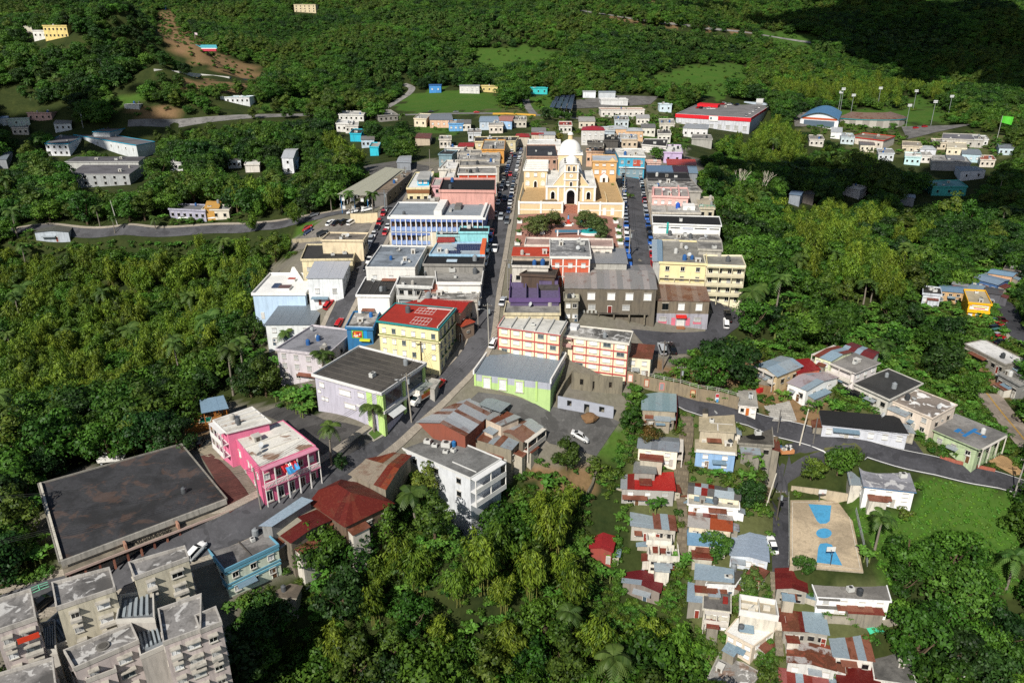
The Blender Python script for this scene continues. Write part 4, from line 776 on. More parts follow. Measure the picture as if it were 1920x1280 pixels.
many([
# --- right hillside houses
('h1','H',[(318,640),(430,702),(560,640),(450,585)],5,'small house on posts with pale blue metal roof and balcony',d(wallc='cbb48e',roof='gy',rc=[metal('9db1bf',.12),metal('a9b4ba',.3)],rise=.7,win='F2x2d R1x2k',over=.5)),
('h2','H',[(545,690),(665,655),(610,605),(515,620)],4,'small house with deep red metal roof between grey roofed houses',d(wallc='b8604a',roof='sb',rc=[metal('9c2a2e',.08)],rise=.3,win='')),
('h3','H',[(496,742),(598,782),(782,708),(660,660)],4.5,'white house with pink speckled tin roof',d(wallc='e9e9e6',roof='gx',rc=[metal('b9aeb2',.35),metal('9fb0ba',.15)],rise=.7,win='F1x2k R1x2w',dirt=.2)),
('h4','H',[(652,585),(745,612),(860,560),(790,525)],6,'pale green house with pale blue tin roof and red patch',d(wallc='d5dcb8',roof='gx',rc=[metal('9fb6c4',.1),metal('8c4638',.5)],rise=.6,win='F2x2w L2x2k')),
('h4b','H',[(800,560),(985,600),(1012,565),(870,502)],6,'back wing with light blue tin roof and maroon panel',d(wallc='cfd2c8',roof='gx',rc=[metal('a5b9c6',.08),metal('7a3030',.3)],rise=.5,win='')),
('h5','H',[(745,618),(885,680),(1012,622),(870,565)],6.5,'white house with grey concrete roof and corner balcony',d(wallc='e4dcd8',rc=conc('8f8b86',.45),win='R2x3w',over=.6,par=0,ext=False,dirt=.25)),
('h6','H',[(895,745),(1088,838),(1248,742),(1085,665)],5,'house with broad black stained roof above parked cars',d(wallc='c9c6bc',rc=conc('424241',.5),win='F1x4k R1x2k',over=.7,par=.15,ext=False)),
('h7','H',[(1108,845),(1340,950),(1468,868),(1245,778)],6,'beige two storey house with peeling white roof',d(wallc='dccdbc',rc=conc('8f847a',.3,1.),win='F2x3d R1x2k',over=.3,par=.1,dirt=.2,ext=False)),
('h8','H',[(1362,1015),(1600,1118),(1745,1040),(1480,930)],5.5,'pale green house with blue streaks on grey roof',d(wallc='b3c49c',rc=conc('8f8c88',.55),win='F1x3w R1x3k',over=.8,par=0,ext=False)),
('h9','H',[(690,985),(1195,1040),(1130,935),(685,905)],3.4,'long low white house with black roof beside the lower road',d(wallc='c9cbd2',rc=conc('2c2c2d',.4),win='F1x6w',over=.25,par=0,dirt=.3,ext=False)),
('h10','H',[(205,868),(305,880),(300,785),(200,790)],3.2,'tiny white hut with concrete roof and orange door',d(wallc='e6e0d8',rc=conc('a9a59c',.4),win='',over=.3,par=0,ext=False,name='hut',cat='hut')),
('h11','H',[(1545,520),(1765,640),(1860,610),(1640,485)],6,'long white roofed house on stilts at right edge',d(wallc='8f8a80',rc=conc('dcdad6',.45),win='F1x6k',dirt=.7,over=.2,par=.25,ext=False)),
('h12','H',[(1545,275),(1672,285),(1645,205),(1535,205)],9,'bright yellow three storey shop by the parked cars',d(wallc='f0b21e',rc=conc('b5a98e',.3),win='F2x3w',dirt=.1,ext=False,**shop)),
('h13','H',[(1375,205),(1508,212),(1515,180),(1385,170)],6,'house with slate blue metal roof left of yellow shop',d(wallc='c9a577',roof='gx',rc=[metal('7d9ab2',.1)],rise=.5,win='F2x3d')),
('h14','H',[(1455,165),(1540,180),(1545,155),(1470,142)],5,'small brick red house with grey roof behind yellow shop',d(wallc='b5553a',roof='gx',rc=[metal('9a9da0',.2)],rise=.4,win='')),
('h15','H',[(1520,190),(1640,200),(1640,180),(1525,165)],6,'grey roofed house directly behind the yellow shop',d(wallc='9aa0a6',roof='sb',rc=[MS],rise=.3,win='')),
('h16','H',[(1580,130),(1720,170),(1780,140),(1640,105)],5.5,'dark blue house with grey blue tin roof upper right',d(wallc='4a6a98',roof='gx',rc=[metal('8fa3b5',.12)],rise=.5,win='F1x4w')),
('h17','H',[(1660,100),(1800,118),(1838,98),(1700,78)],5.5,'peach house with blue grey metal roof upper right',d(wallc='d3a884',roof='gx',rc=[metal('8ba9bf',.08)],rise=.5,win='F1x4k')),
('h18','H',[(1280,222),(1385,228),(1380,190),(1290,180)],4.5,'pale low house with dark stained roof left of slate blue roof',d(wallc='c9cfd6',rc=DARK,win='F1x3w',ext=False)),
('h19','H',[(1640,215),(1735,225),(1755,195),(1650,180)],5,'shadowed dark house beside the upper right road',d(wallc='5a5a60',roof='gx',rc=[metal('5d5a58',.3)],rise=.4,win='')),
('h20','H',[(1740,690),(1850,760),(1900,735),(1800,670)],5,'grey concrete annex below the white roofed stilt house',d(wallc='8f8f8c',rc=GREY,win='F1x3k',ext=False,par=.2)),
('h21','H',[(1755,78),(1850,92),(1860,72),(1770,60)],4.5,'dark roofed shack at the top of the right road',d(wallc='7a746a',rc=DARK,win='',ext=False)),
# --- stairway houses
('k1','K',[(545,180),(770,190),(778,48),(548,35)],5,'house with teal grey tin roof above the stairway',d(wallc='a59a86',roof='sb',rc=[metal('86a0a6',.1),metal('93aab0',.15)],rise=.5,win='',over=.3)),
('k1b','K',[(580,245),(762,250),(770,195),(560,188)],3.6,'lower porch with pale tin roof under the teal grey roof',d(wallc='8c8274',roof='sb',rc=[metal('a7b3b6',.15)],rise=.3,win='F1x3k')),
('k2','K',[(515,445),(790,472),(795,380),(530,362)],5.5,'cream house with grey mossy gable roof beside stairway',d(wallc='ece6d2',roof='gx',rc=[metal('8e959c',.25),metal('7f858b',.3)],rise=.6,win='F2x2w R2x2k',dirt=.25)),
('k3','K',[(918,470),(1190,488),(1205,330),(935,320)],8,'light blue fronted house with cracked beige concrete roof',d(wallc='8fb0d4',rc=conc('b5a98f',.3),win='F2x2p',trim='e6e4de',dirt=.15,par=0,ext=False)),
('k4','K',[(948,322),(1190,330),(1182,182),(960,165)],8.2,'upper half of the cracked beige roof with roof hatch',d(wallc='b9ae98',rc=conc('b0a489',.35),win='',par=0,ext=False)),
('k5','K',[(1222,420),(1455,428),(1452,265),(1240,248)],4.5,'roofless black stained concrete shell with oval stains',d(wallc='8a857a',rc=conc('5d5952',.7),win='F1x3k',dirt=.9,par=.3,ext=False)),
('k6','K',[(395,735),(765,745),(752,628),(412,620)],5.5,'grey house with patchy bright red and grey tin roof',d(wallc='a9a6a0',roof='sb',rc=[metal('b52a26',.2),metal('a3a8ab',.15),metal('8e2f2a',.3)],rise=.5,win='F2x3w',dirt=.5)),
('k6b','K',[(485,622),(632,625),(630,562),(500,555)],5,'small plain grey roofed shed above the red patched roof',d(wallc='9a968e',roof='sb',rc=[metal('8a8c8a',.15)],rise=.2,win='')),
('k7','K',[(875,765),(1225,812),(1232,745),(880,690)],5,'white two storey house with dark gable roof and patch',d(wallc='e0d6bc',roof='gx',rc=[metal('6d6b68',.15),metal('b8c4ca',.05),MR2],rise=.4,win='F1x3k',dirt=.5)),
('k7b','K',[(872,845),(1218,872),(1222,815),(875,785)],3.6,'white lower storey terrace under the dark gable roof',d(wallc='f0efec',rc=conc('b7b2a4',.5),win='F1x3p',dirt=.15,par=.1,ext=False)),
('k8','K',[(462,1005),(635,1015),(608,822),(470,825)],4.5,'house with half maroon half grey tin roof by stairs',d(wallc='b5b0a4',roof='sl',rc=[metal('7a2c26',.3),metal('a7b4bb',.1)],rise=.5,win='F1x2w')),
('k9','K',[(638,1010),(780,1030),(745,828),(612,822)],4.5,'long narrow house with silver striped tin roof',d(wallc='b5b0a4',roof='sb',rc=[metal('a3b3bc',.12),metal('8c5a4c',.6)],rise=.4,win='F1x2k')),
('k10','K',[(875,1000),(1165,1030),(1170,930),(880,885)],4.5,'house with rust orange and maroon tin roof',d(wallc='d8c9ae',roof='gx',rc=[metal('a8502e',.5),metal('7c2d24',.3),metal('b5b0aa',.3)],rise=.6,win='F1x3k')),
('k11','K',[(872,1128),(1130,1145),(1122,1025),(868,1005)],4,'house with pale blue metal roof half under a tree',d(wallc='d9cfc0',roof='gx',rc=[metal('7fa6c4',.1)],rise=.6,win='F1x2k')),
('k12','K',[(1165,1200),(1425,1245),(1422,1000),(1178,988)],4.2,'house with broad silver blue ridged roof beside lane',d(wallc='c9cfd6',roof='gy',rc=[metal('a6b4c4',.06)],rise=.5,win='F1x3w')),
('k13','K',[(200,1150),(320,1180),(375,985),(165,935)],4.5,'small house with bright red metal roof in the bushes',d(wallc='9a4a40',roof='gy',rc=[metal('a83236',.12)],rise=.6,win='')),
('l1','L',[(420,560),(665,640),(715,410),(440,345)],4.5,'house with maroon roof and grey lower sheets in bushes',d(wallc='8a8078',roof='gy',rc=[metal('6e2228',.12),metal('9aa7b2',.1)],rise=.7,win='')),
('l2','L',[(590,400),(790,410),(780,300),(595,295)],4.5,'unfinished white roofless house with open upper rooms',d(wallc='dcd7c8',rc=conc('cfcabf',.4),win='F2x3k',par=1.1,ext=False)),
('l2b','L',[(580,292),(735,296),(740,248),(585,245)],4,'white washed terrace behind the roofless house',d(wallc='e4dfd2',rc=conc('d2cdbf',.3),win='',par=.9,ext=False)),
('l3','L',[(990,600),(1170,560),(1340,430),(1110,370)],4.5,'dark flat concrete house with white side wall by lane',d(wallc='e2e2df',rc=conc('57544e',.6),win='',par=.25,ext=False)),
('l4','L',[(975,755),(1155,770),(1165,560),(992,540)],8,'tall grey house with speckled dark roof and hatch',d(wallc='c9c4b4',rc=conc('6d6a66',.7),win='F3x3p',dirt=.8,par=.15,ext=False)),
('l4b','L',[(868,700),(975,705),(990,560),(880,548)],5.5,'plain light blue grey roof left of speckled dark roof',d(wallc='8f8a80',roof='sb',rc=[metal('9db0bf',.04)],rise=.2,win='')),
('l4c','L',[(918,548),(1175,560),(1180,490),(930,448)],5.5,'pale blue grey roof behind the speckled dark roof',d(wallc='8f8a80',roof='sb',rc=[metal('9fb1be',.05)],rise=.3,win='')),
('l5','L',[(1145,925),(1310,1000),(1490,905),(1250,790)],6,'house with bright white angular roof terrace',d(wallc='d8c9b4',rc=conc('eceae4',.1),win='F2x3p R2x2p',par=.15,dirt=.3,ext=False)),
('l5b','L',[(1235,790),(1490,830),(1470,730),(1240,695)],7,'roofless white rooms above the angular roof terrace',d(wallc='d6cfc0',rc=conc('c4b8a0',.4),win='',par=1.2,trim='e8e6e0',ext=False)),
('l6','L',[(1000,1300),(1240,1345),(1375,1225),(1105,1040)],6,'house with peeling grey and white roof at bottom edge',d(wallc='a9a59c',rc=conc('9a9792',.4,.8,.6),win='',par=.1,ext=False)),
('l7','L',[(1490,610),(1700,630),(1690,500),(1495,480)],4.5,'concrete house with maroon tin roof beside the lane',d(wallc='a09b90',roof='gy',rc=[metal('7a2a26',.25),metal('6b2320',.3)],rise=.6,win='F2x2k',dirt=.6)),
('l8','L',[(1285,520),(1370,560),(1425,500),(1330,455)],4.2,'small shack with rusty red roof by the lane wall',d(wallc='b9a48a',roof='sb',rc=[MRUST],rise=.3,win='')),
('m1','M',[(305,852),(648,862),(640,758),(262,740)],6,'white two storey house with grey roof below the court',d(wallc='eeeeec',rc=conc('8c8882',.5),win='F2x4p',dirt=.2,par=.1,ext=False)),
('m2','M',[(535,298),(778,318),(722,118),(495,96)],8,'white two storey house with mottled grey roof above grass field',d(wallc='eeeeec',rc=conc('9a9aa0',.5,.5),win='F2x3p L2x3w',trim='3f6f9a',dirt=.2,par=0,ext=False)),
('m3','M',[(130,1015),(245,1018),(225,912),(122,918)],4,'small house with maroon rusty tin roof next to grey one',d(wallc='9a968c',roof='sb',rc=[metal('6e2420',.4),MRUST],rise=.3,win='F1x2k')),
('m4','M',[(248,1018),(352,1035),(330,930),(230,918)],4,'narrow house with steel grey blue tin roof',d(wallc='9a968c',roof='sb',rc=[metal('9db0ba',.1)],rise=.3,win='F1x2k')),
('m5','M',[(150,1172),(385,1210),(375,1085),(160,1060)],4,'house with peeling white and rust striped roof',d(wallc='c9c9c4',roof='gy',rc=[metal('c2bcb8',.75),metal('9a5540',.8)],rise=.5,win='F1x3w')),
('m6','M',[(385,1145),(575,1165),(545,1035),(355,1018)],4,'house with long grey tin roof with rust streaks',d(wallc='d8d4cb',roof='sb',rc=[metal('9aa9b2',.15),metal('96604c',.6)],rise=.4,win='F1x3k')),
('m7','M',[(585,1262),(785,1285),(745,1130),(575,1110)],4.5,'house with weathered flat grey roof and small dish',d(wallc='d9d6cd',rc=conc('6f6d69',.6),win='F1x3p',par=.15,ext=False)),
('m8','M',[(405,1300),(615,1310),(590,1200),(398,1182)],4,'house with dark red tin roof at bottom edge',d(wallc='b0a89c',roof='gy',rc=[metal('702420',.2)],rise=.5,win='')),
('m9','M',[(115,1330),(400,1340),(385,1255),(120,1215)],3.6,'long house with faded pink red roof at bottom edge',d(wallc='b0a89c',roof='sb',rc=[metal('a5605c',.25),metal('8c3a32',.3),metal('9fb0ba',.1)],rise=.3,win='')),
('m10','M',[(950,1260),(1030,1290),(1045,1240),(975,1225)],3,'small curved white hut at bottom right corner',d(wallc='dedbd4',rc=WHT,win='F1x1k',ext=False,name='hut',cat='hut')),
# --- lower left
('i1','I',[(258,762),(968,492),(775,262),(170,430)],5.6,'very large flat black roofed commercial building',d(wallc='a8a294',rc=conc('424244',.75,0.,.22),win='',trim=wall('8d897f',.9),over=.3,par=.3,dirt=.6,blend=.15,ext=False,**shop)),
('r_pink','R',[(595,805),(1225,552),(865,280),(385,468)],8.6,'bright pink guest house with stained white roof and balconies',d(wallc='da688c',rc=conc('dedad0',.2,0,.9),win='',trim='e2789a',over=.15,par=.08,dirt=.12,ext=False,name='guest_house',cat='building')),
('r_pink2','R',[(265,395),(740,300),(520,140),(130,285)],8,'stepped rear wing with white beam roof behind pink house',d(wallc='dc7797',rc=conc('dad6cc',.3,0,.6),win='',trim='e9e6e0',par=.1,dirt=.12,ext=False,name='guest_house',cat='building')),
('j1','J',[(712,340),(1215,562),(1408,455),(865,228)],8.5,'long white building with grey flat roof and rooftop boxes',d(wallc='d2d5d8',rc=conc('7d7d7b',.5),win='F2x4k',trim='dcdcd8',over=.2,par=.25,dirt=.5,ext=False,name='apartment_house',cat='building')),
('j2','J',[(915,225),(1190,305),(1350,160),(1075,85)],6,'old hall with wide silver wavy tin roof and red wall',d(wallc='8a5040',roof='gy',rc=[metal('a9acb0',.25),metal('b8bcc0',.2),metal('92776c',.6)],rise=1.5,win='',over=.4,name='hall',cat='hall',dirt=.4)),
('j3','J',[(1200,310),(1470,390),(1520,335),(1275,250)],5,'low rear wing with striped grey rusty tin roof',d(wallc='8f8776',roof='sb',rc=[metal('98a2a8',.3),metal('7f5a4a',.7)],rise=.5,win='R1x2k',dirt=.8)),
('j4','J',[(1395,275),(1540,345),(1645,255),(1515,200)],5,'house with silver hip tin roof and wooden balcony',d(wallc='7a7062',roof='gy',rc=[metal('a9adb0',.35),metal('8f6a5a',.5)],rise=.8,win='F2x2k R2x3k',dirt=.8)),
('j5','J',[(1315,205),(1400,240),(1520,205),(1395,160)],4.6,'small courtyard roof of patched grey tin',d(wallc='c9b8a4',roof='sb',rc=[metal('a1a5a5',.35),MRUST],rise=.3,win='')),
('j6','J',[(1285,120),(1400,165),(1450,122),(1330,85)],3,'open carport with plain grey corrugated roof',d(wallc='6a6a68',roof='post',rc=[metal('8f989c',.05)],rise=.15,name='carport',cat='carport',win='')),
('j7','J',[(210,670),(470,840),(755,715),(460,545)],5,'old house with big rusty red hip roof',d(wallc='6d5c4c',roof='hip',rc=[metal('6e2a22',.35),metal('7a3428',.5),metal('5f241e',.4)],rise=2.4,win='R1x3k',over=.5,dirt=.8)),
('j8','J',[(485,515),(720,640),(845,420),(665,402)],4.8,'long shed with rusty red roof and tan patches',d(wallc='8a8272',roof='gx',rc=[metal('7a3024',.5),metal('a39684',.3),metal('94452c',.7)],rise=.8,win='',dirt=.8,name='shed',cat='shed')),
('j9','J',[(5,845),(150,945),(370,815),(265,700)],4.6,'low house with dark red roof and loose tan sheets',d(wallc='7d7466',roof='gx',rc=[metal('6c2a26',.3),metal('5f2420',.3),metal('b0aa98',.1)],rise=.6,win='',dirt=.8)),
('j9b','J',[(-40,850),(30,838),(270,702),(215,690)],4.7,'narrow strip of pale blue grey tin roof along the street',d(wallc='8a8a88',roof='sb',rc=[metal('a7bccb',.1)],rise=.1,win='')),
('i2','I',[(962,800),(1192,690),(1050,555),(842,640)],7.2,'two storey mint white house with turquoise bands',d(wallc='dbe4cf',rc=conc('85827f',.7),win='F2x3d L2x4k',trim='6fa9c2',over=.2,par=.4,dirt=.3,bands=1,ext=False)),
('j10','J',[(50,1270),(175,1275),(200,1215),(95,1190)],3.5,'small concrete hut roof sunk among trees',d(wallc='9a9386',rc=conc('7d7264',.6),win='F1x1k',par=0,ext=False,name='hut',cat='hut')),
('r_gaz','R',[(0,190),(270,145),(210,35),(-10,80)],4.5,'timber pool gazebo with pale blue metal roof',d(wallc='a8692f',roof='post',rc=[metal('8fabbf',.03)],rise=.5,name='gazebo',cat='gazebo',win='')),
# --- far left and valley
('a1','A',[(960,1165),(1150,1180),(1165,1150),(985,1140)],4.2,'lilac grey flat office by the ring road',d(wallc='a9a7b8',rc=conc('7d7d80',.3),win='F1x6k',ext=False,**shop)),
('a2','A',[(1140,1170),(1280,1175),(1290,1150),(1150,1145)],4,'cream office wing with orange tower left of bamboo',d(wallc='d8cfbe',rc=conc('a3a3a0',.3),win='F1x3k',ext=False,**shop)),
('a3','A',[(1155,1160),(1222,1160),(1225,1125),(1152,1120)],5,'orange rooftop box of the office by the ring road',d(wallc='c99a52',rc=conc('c99a52',.2),win='',ext=False,dirt=.1,par=0,name='tower_block',cat='building')),
('q1','Q',[(635,600),(1290,605),(1300,565),(700,560)],8,'two storey school block with dark roof and open gallery',d(wallc='b9b9b4',rc=conc('5f5d60',.4),win='',trim='e4e4e0',ext=False,over=.6,par=0,name='school_building',cat='building')),
('q2','Q',[(745,715),(1220,722),(1200,660),(790,600)],6,'lower school wing with grey roof and turquoise panel',d(wallc='a9acac',rc=conc('6a686b',.4),win='F2x6k',trim='e4e4e0',ext=False,par=0,name='school_building',cat='building')),
('q3','Q',[(735,355),(1255,462),(1360,425),(880,330)],6,'long school roof edged with turquoise trim',d(wallc='d2d6d6',rc=conc('6f6d70',.4),win='F1x9d',trim='2fa3c4',ext=False,par=.2,name='school_building',cat='building')),
('q4','Q',[(905,330),(1000,335),(1495,215),(1300,205)],5.5,'rear school wing with turquoise fascia among trees',d(wallc='c9cccc',rc=conc('6f6d70',.4),win='',trim='2fa3c4',ext=False,par=.2,name='school_building',cat='building')),
('q5','Q',[(495,435),(640,445),(700,380),(540,360)],7,'white school end block half hidden by trees',d(wallc='e4e6e8',rc=conc('6f6d70',.4),win='F2x4k',trim='2fa3c4',ext=False,par=.2,name='school_building',cat='building')),
('q6','Q',[(250,170),(470,150),(460,125),(220,138)],5,'pale pink flat house with red awning at far left',d(wallc='cda79c',rc=conc('8d7f7c',.4),win='F1x4k',ext=False)),
('q7','Q',[(60,215),(275,205),(255,165),(100,170)],5,'white and green small house at far left roadside',d(wallc='c4d3c6',rc=GREY,win='F1x4w',ext=False)),
('q8','Q',[(-40,210),(75,200),(70,170),(-40,170)],5,'white house with pale blue roof at left picture edge',d(wallc='dcdcd8',roof='gx',rc=[metal('a9c0dc',.05)],rise=.5,win='')),
('q9','Q',[(0,580),(70,590),(60,520),(0,510)],5,'grey roofed house corner at left picture edge',d(wallc='8a8d92',roof='gx',rc=[metal('8d969e',.1)],rise=.6,win='')),
('q10','Q',[(330,1255),(650,1255),(640,1205),(430,1195)],4,'plain grey roofed roadside house with white gable',d(wallc='b4bcc4',roof='gy',rc=[metal('6d6e68',.2)],rise=.6,win='')),
('q11','Q',[(1145,75),(1280,80),(1280,58),(1150,55)],3,'small white picnic pavilion on the grassy shelf',d(wallc='d8d8d4',rc=WHT,win='',ext=False,par=0,name='pavilion',cat='pavilion')),
('a4','A',[(1590,880),(1640,885),(1650,830),(1600,825)],8,'slim white tower house rising out of the trees',d(wallc='dfe1e4',roof='gx',rc=[MWHT],rise=1.2,win='F2x1k')),
('a5','A',[(1605,905),(1665,905),(1660,885),(1610,885)],4,'small pale blue house below slim white tower house',d(wallc='9fc0dc',rc=WHT,win='F1x2k',ext=False)),
('a6','A',[(1370,920),(1450,920),(1445,900),(1375,900)],4,'low white wall house hidden in left trees',d(wallc='dfd9d0',rc=WHT,win='',ext=False)),
('a7','A',[(1230,545),(1390,545),(1390,515),(1230,520)],4,'long white shed with turquoise roof edge under the brown slope',d(wallc='dcdedf',rc=conc('8fb5c0',.2),win='F1x6k',ext=False)),
('a8','A',[(238,150),(370,140),(375,122),(238,125)],9,'row of cream yellow houses on far left hilltop',d(wallc='e6cf86',rc=conc('d6b052',.2),win='F2x6k',ext=False)),
('a9','A',[(125,150),(175,150),(170,132),(130,132)],6,'small pale house beside cream yellow hilltop houses',d(wallc='d8d2bc',rc=GREYL,win='',ext=False)),
('a10','A',[(180,165),(285,180),(290,158),(190,150)],6,'white houses below the cream yellow hilltop row',d(wallc='e6e4dc',rc=WHT,win='F1x4k',ext=False)),
('a11','A',[(1640,25),(1760,30),(1755,8),(1645,8)],9,'far tan apartment block on the top ridge',d(wallc='d8c9a6',rc=conc('c9b78e',.2),win='F3x5k',ext=False,name='apartment_block',cat='building')),
('b1','B',[(490,478),(556,478),(552,450),(492,450)],6,'bright blue gabled house by the hillside meadow',d(wallc='4a8fd0',roof='gx',rc=[metal('3f6fae',.1)],rise=.8,win='F1x2w')),
('b2','B',[(660,470),(770,492),(768,468),(680,448)],6,'long white house right of the meadow top',d(wallc='dcdad6',roof='gx',rc=[metal('b9bcc0',.1)],rise=.6,win='F1x4w')),
('b3','B',[(780,492),(872,472),(865,458),(775,468)],5,'yellow house with grey roof beside long white house',d(wallc='dcc887',rc=GREY,win='F1x3k',ext=False)),
('b4','B',[(1050,492),(1150,494),(1150,478),(1055,478)],5,'dark roofed house with bright turquoise side room',d(wallc='3fc4c4',rc=DARK,win='F1x3k',ext=False)),
('b5','B',[(425,662),(480,668),(482,640),(430,635)],5,'cream small house left of the solar roofed house',d(wallc='e0d2b8',rc=GREYL,win='F1x2k',ext=False)),
('b6','B',[(490,668),(620,672),(610,632),(500,640)],5,'peach house with solar panels on a grey roof',d(wallc='dfb89c',roof='gx',rc=[metal('8e9297',.1)],rise=.7,win='F1x4w')),
('b7','B',[(600,692),(680,692),(678,672),(605,672)],4.5,'sky blue house with pale roof below the solar roof',d(wallc='6fa9dc',rc=GREYL,win='F1x3w',ext=False)),
('b8','B',[(770,680),(882,682),(870,648),(780,650)],5,'pale blue grey roofed house beside the valley road',d(wallc='b9c6d2',roof='gx',rc=[metal('a3b5c4',.06)],rise=.7,win='F1x3w')),
('b9','B',[(880,672),(960,680),(950,648),(890,645)],5,'house with salmon roof and blue wall by valley road',d(wallc='9fbfe0',roof='gx',rc=[metal('c98a78',.05)],rise=.7,win='F1x3w')),
('b10','B',[(1450,612),(1692,615),(1660,575),(1450,578)],6,'large low hall with pinkish flat roof in the valley',d(wallc='d9d4cc',rc=conc('c9a592',.3),win='F1x8k',ext=False,**shop)),
('b11','B',[(1350,512),(1420,515),(1420,490),(1355,488)],5,'white house with pale gable behind the solar canopy',d(wallc='e2e6ea',roof='gx',rc=[MWHT],rise=.6,win='')),
('b12','B',[(1440,515),(1530,518),(1520,492),(1445,490)],6,'grey white warehouse at the foot of the wooded hill',d(wallc='c4c9cc',roof='gx',rc=[metal('a9b2b6',.1)],rise=.8,win='')),
('b13','B',[(1778,582),(1845,585),(1838,552),(1785,550)],6,'pale house with blue mural near the supermarket',d(wallc='cfdfe8',rc=WHT,win='F1x2k',ext=False)),
('b14','B',[(1450,555),(1600,560),(1600,540),(1455,535)],4.5,'row of white parked trailers beside the bus yard',d(wallc='d6d6d4',rc=WHT,win='',ext=False)),
('b15','B',[(-20,690),(65,695),(60,670),(-20,670)],5,'white roofed house at left of the valley meadow',d(wallc='d8d6d0',rc=WHT,win='F1x3k',ext=False)),
('b16','B',[(60,745),(115,750),(112,725),(65,722)],4.5,'turquoise shack with dark roof among left trees',d(wallc='2fb3cc',rc=DARK,win='',ext=False)),
('b17','B',[(168,820),(210,825),(210,800),(170,798)],4.5,'small turquoise wall house in the trees above bus shed',d(wallc='35b9cf',rc=GREYL,win='',ext=False)),
('b18','B',[(0,640),(130,645),(130,625),(0,622)],4,'long pale roof by the valley road left end',d(wallc='d8d6d0',rc=conc('c4c2bc',.3),win='F1x5k',ext=False)),
('b19','B',[(200,650),(300,640),(280,615),(190,620)],4,'grey roofed garage at the start of hill road',d(wallc='a9a49c',rc=GREY,win='F1x4k',ext=False)),
('b20','B',[(310,905),(390,910),(385,868),(330,872)],4,'shack with crumpled pale tin roof behind the field',d(wallc='8d9298',roof='gx',rc=[MSILV],rise=.5,win='')),
('b21','B',[(420,770),(500,775),(495,745),(430,742)],4,'plain small house with brown roof below the small meadow',d(wallc='b9aa95',roof='gx',rc=[MRUST],rise=.5,win='')),
('c1','C',[(35,640),(405,665),(440,590),(115,555)],9,'large white supermarket with red banded parapet and roof parking',d(wallc='c9cbd0',rc=conc('7f7d7c',.3),win='',trim='dfe0e2',par=.5,ext=False,over=.1,name='supermarket',cat='supermarket')),
('c3','C',[(960,765),(1130,790),(1160,762),(1000,742)],5.5,'house with brown stained roof and red fascia below stadium',d(wallc='d8cfc2',rc=conc('8f7d6c',.6),win='F1x4k',trim='b83a30',ext=False)),
('c4','C',[(1435,775),(1680,785),(1650,752),(1470,748)],5,'large grey roofed house near the stadium road',d(wallc='b9b5ac',rc=conc('77757a',.4),win='F1x5k',ext=False)),
('c5','C',[(1475,825),(1585,832),(1580,800),(1480,795)],5,'cream house with flat cream roof right of round tree',d(wallc='e0d6bc',rc=conc('c4bba6',.3),win='F1x3k',ext=False)),
('c6','C',[(1320,835),(1410,835),(1395,815),(1330,815)],4.5,'white hip roofed house with blue tarp',d(wallc='d8dade',roof='hip',rc=[MWHT],rise=.9,win='')),
('c7','C',[(1555,860),(1665,865),(1650,832),(1565,830)],5,'pale blue house with grey gable near right edge',d(wallc='b5cdd6',roof='gx',rc=[metal('8f979c',.1)],rise=.7,win='F1x3w')),
('c8','C',[(1240,875),(1330,880),(1325,855),(1245,852)],5,'white house with turquoise wall among dark trees',d(wallc='bfe0e0',rc=WHT,win='F1x3k',ext=False)),
('c9','C',[(1385,905),(1600,912),(1580,875),(1390,870)],5,'patchy grey low roofed house in cloud shadow',d(wallc='a4a4a2',rc=MOLD,win='',ext=False)),
('c10','C',[(1545,960),(1668,945),(1640,928),(1555,930)],5.5,'white house with two red shutters in dark woods',d(wallc='dcdde0',roof='hip',rc=[metal('8f9298',.1)],rise=.8,win='F1x2k')),
('c11','C',[(1390,1045),(1560,1040),(1545,1005),(1370,1015)],5,'turquoise terraced house in the shaded woods',d(wallc='4fb0a8',rc=conc('7fb0b0',.4),win='F1x3k',ext=False)),
('c12','C',[(890,1045),(1000,1062),(1020,1045),(960,1030)],4.5,'white roofed house by the shaded curving lane',d(wallc='d0d2d4',rc=WHT,win='',ext=False)),
('c13','C',[(600,1085),(660,1092),(668,1070),(615,1062)],5,'grey blue roofed hut left in the shaded woods',d(wallc='8d949c',roof='gx',rc=[metal('7f93a8',.05)],rise=.4,win='')),
('c14','C',[(660,1080),(735,1085),(728,1060),(655,1055)],5,'brown roofed hut beside the grey blue roofed hut',d(wallc='6d6660',roof='gx',rc=[metal('5f5650',.2)],rise=.4,win='')),
('c15','C',[(1205,1095),(1300,1105),(1290,1085),(1225,1080)],4.5,'pale tin roof alone in the dark woods',d(wallc='9aa0a6',roof='gx',rc=[metal('b0bccb',.05)],rise=.3,win='')),
('c16','C',[(5,715),(145,722),(140,695),(20,690)],6,'white house with long grey tin roof below the supermarket',d(wallc='dcdad8',roof='hip',rc=[metal('b0b2b4',.1)],rise=.8,win='F1x4k')),
('c17','C',[(50,775),(170,780),(150,755),(60,752)],4.5,'plain grey concrete roof below the supermarket trees',d(wallc='a5a39c',rc=GREY,win='',ext=False)),
('c18','C',[(1225,815),(1335,820),(1325,795),(1230,790)],4.5,'tan flat roofed house left of the round tree',d(wallc='cfc3ac',rc=conc('9c9284',.5),win='F1x3k',ext=False)),
('c19','C',[(830,738),(890,740),(888,712),(835,708)],4.5,'small bright white gabled hut before the arena',d(wallc='e6e6e6',roof='gx',rc=[MWHT],rise=.6,win='')),
])

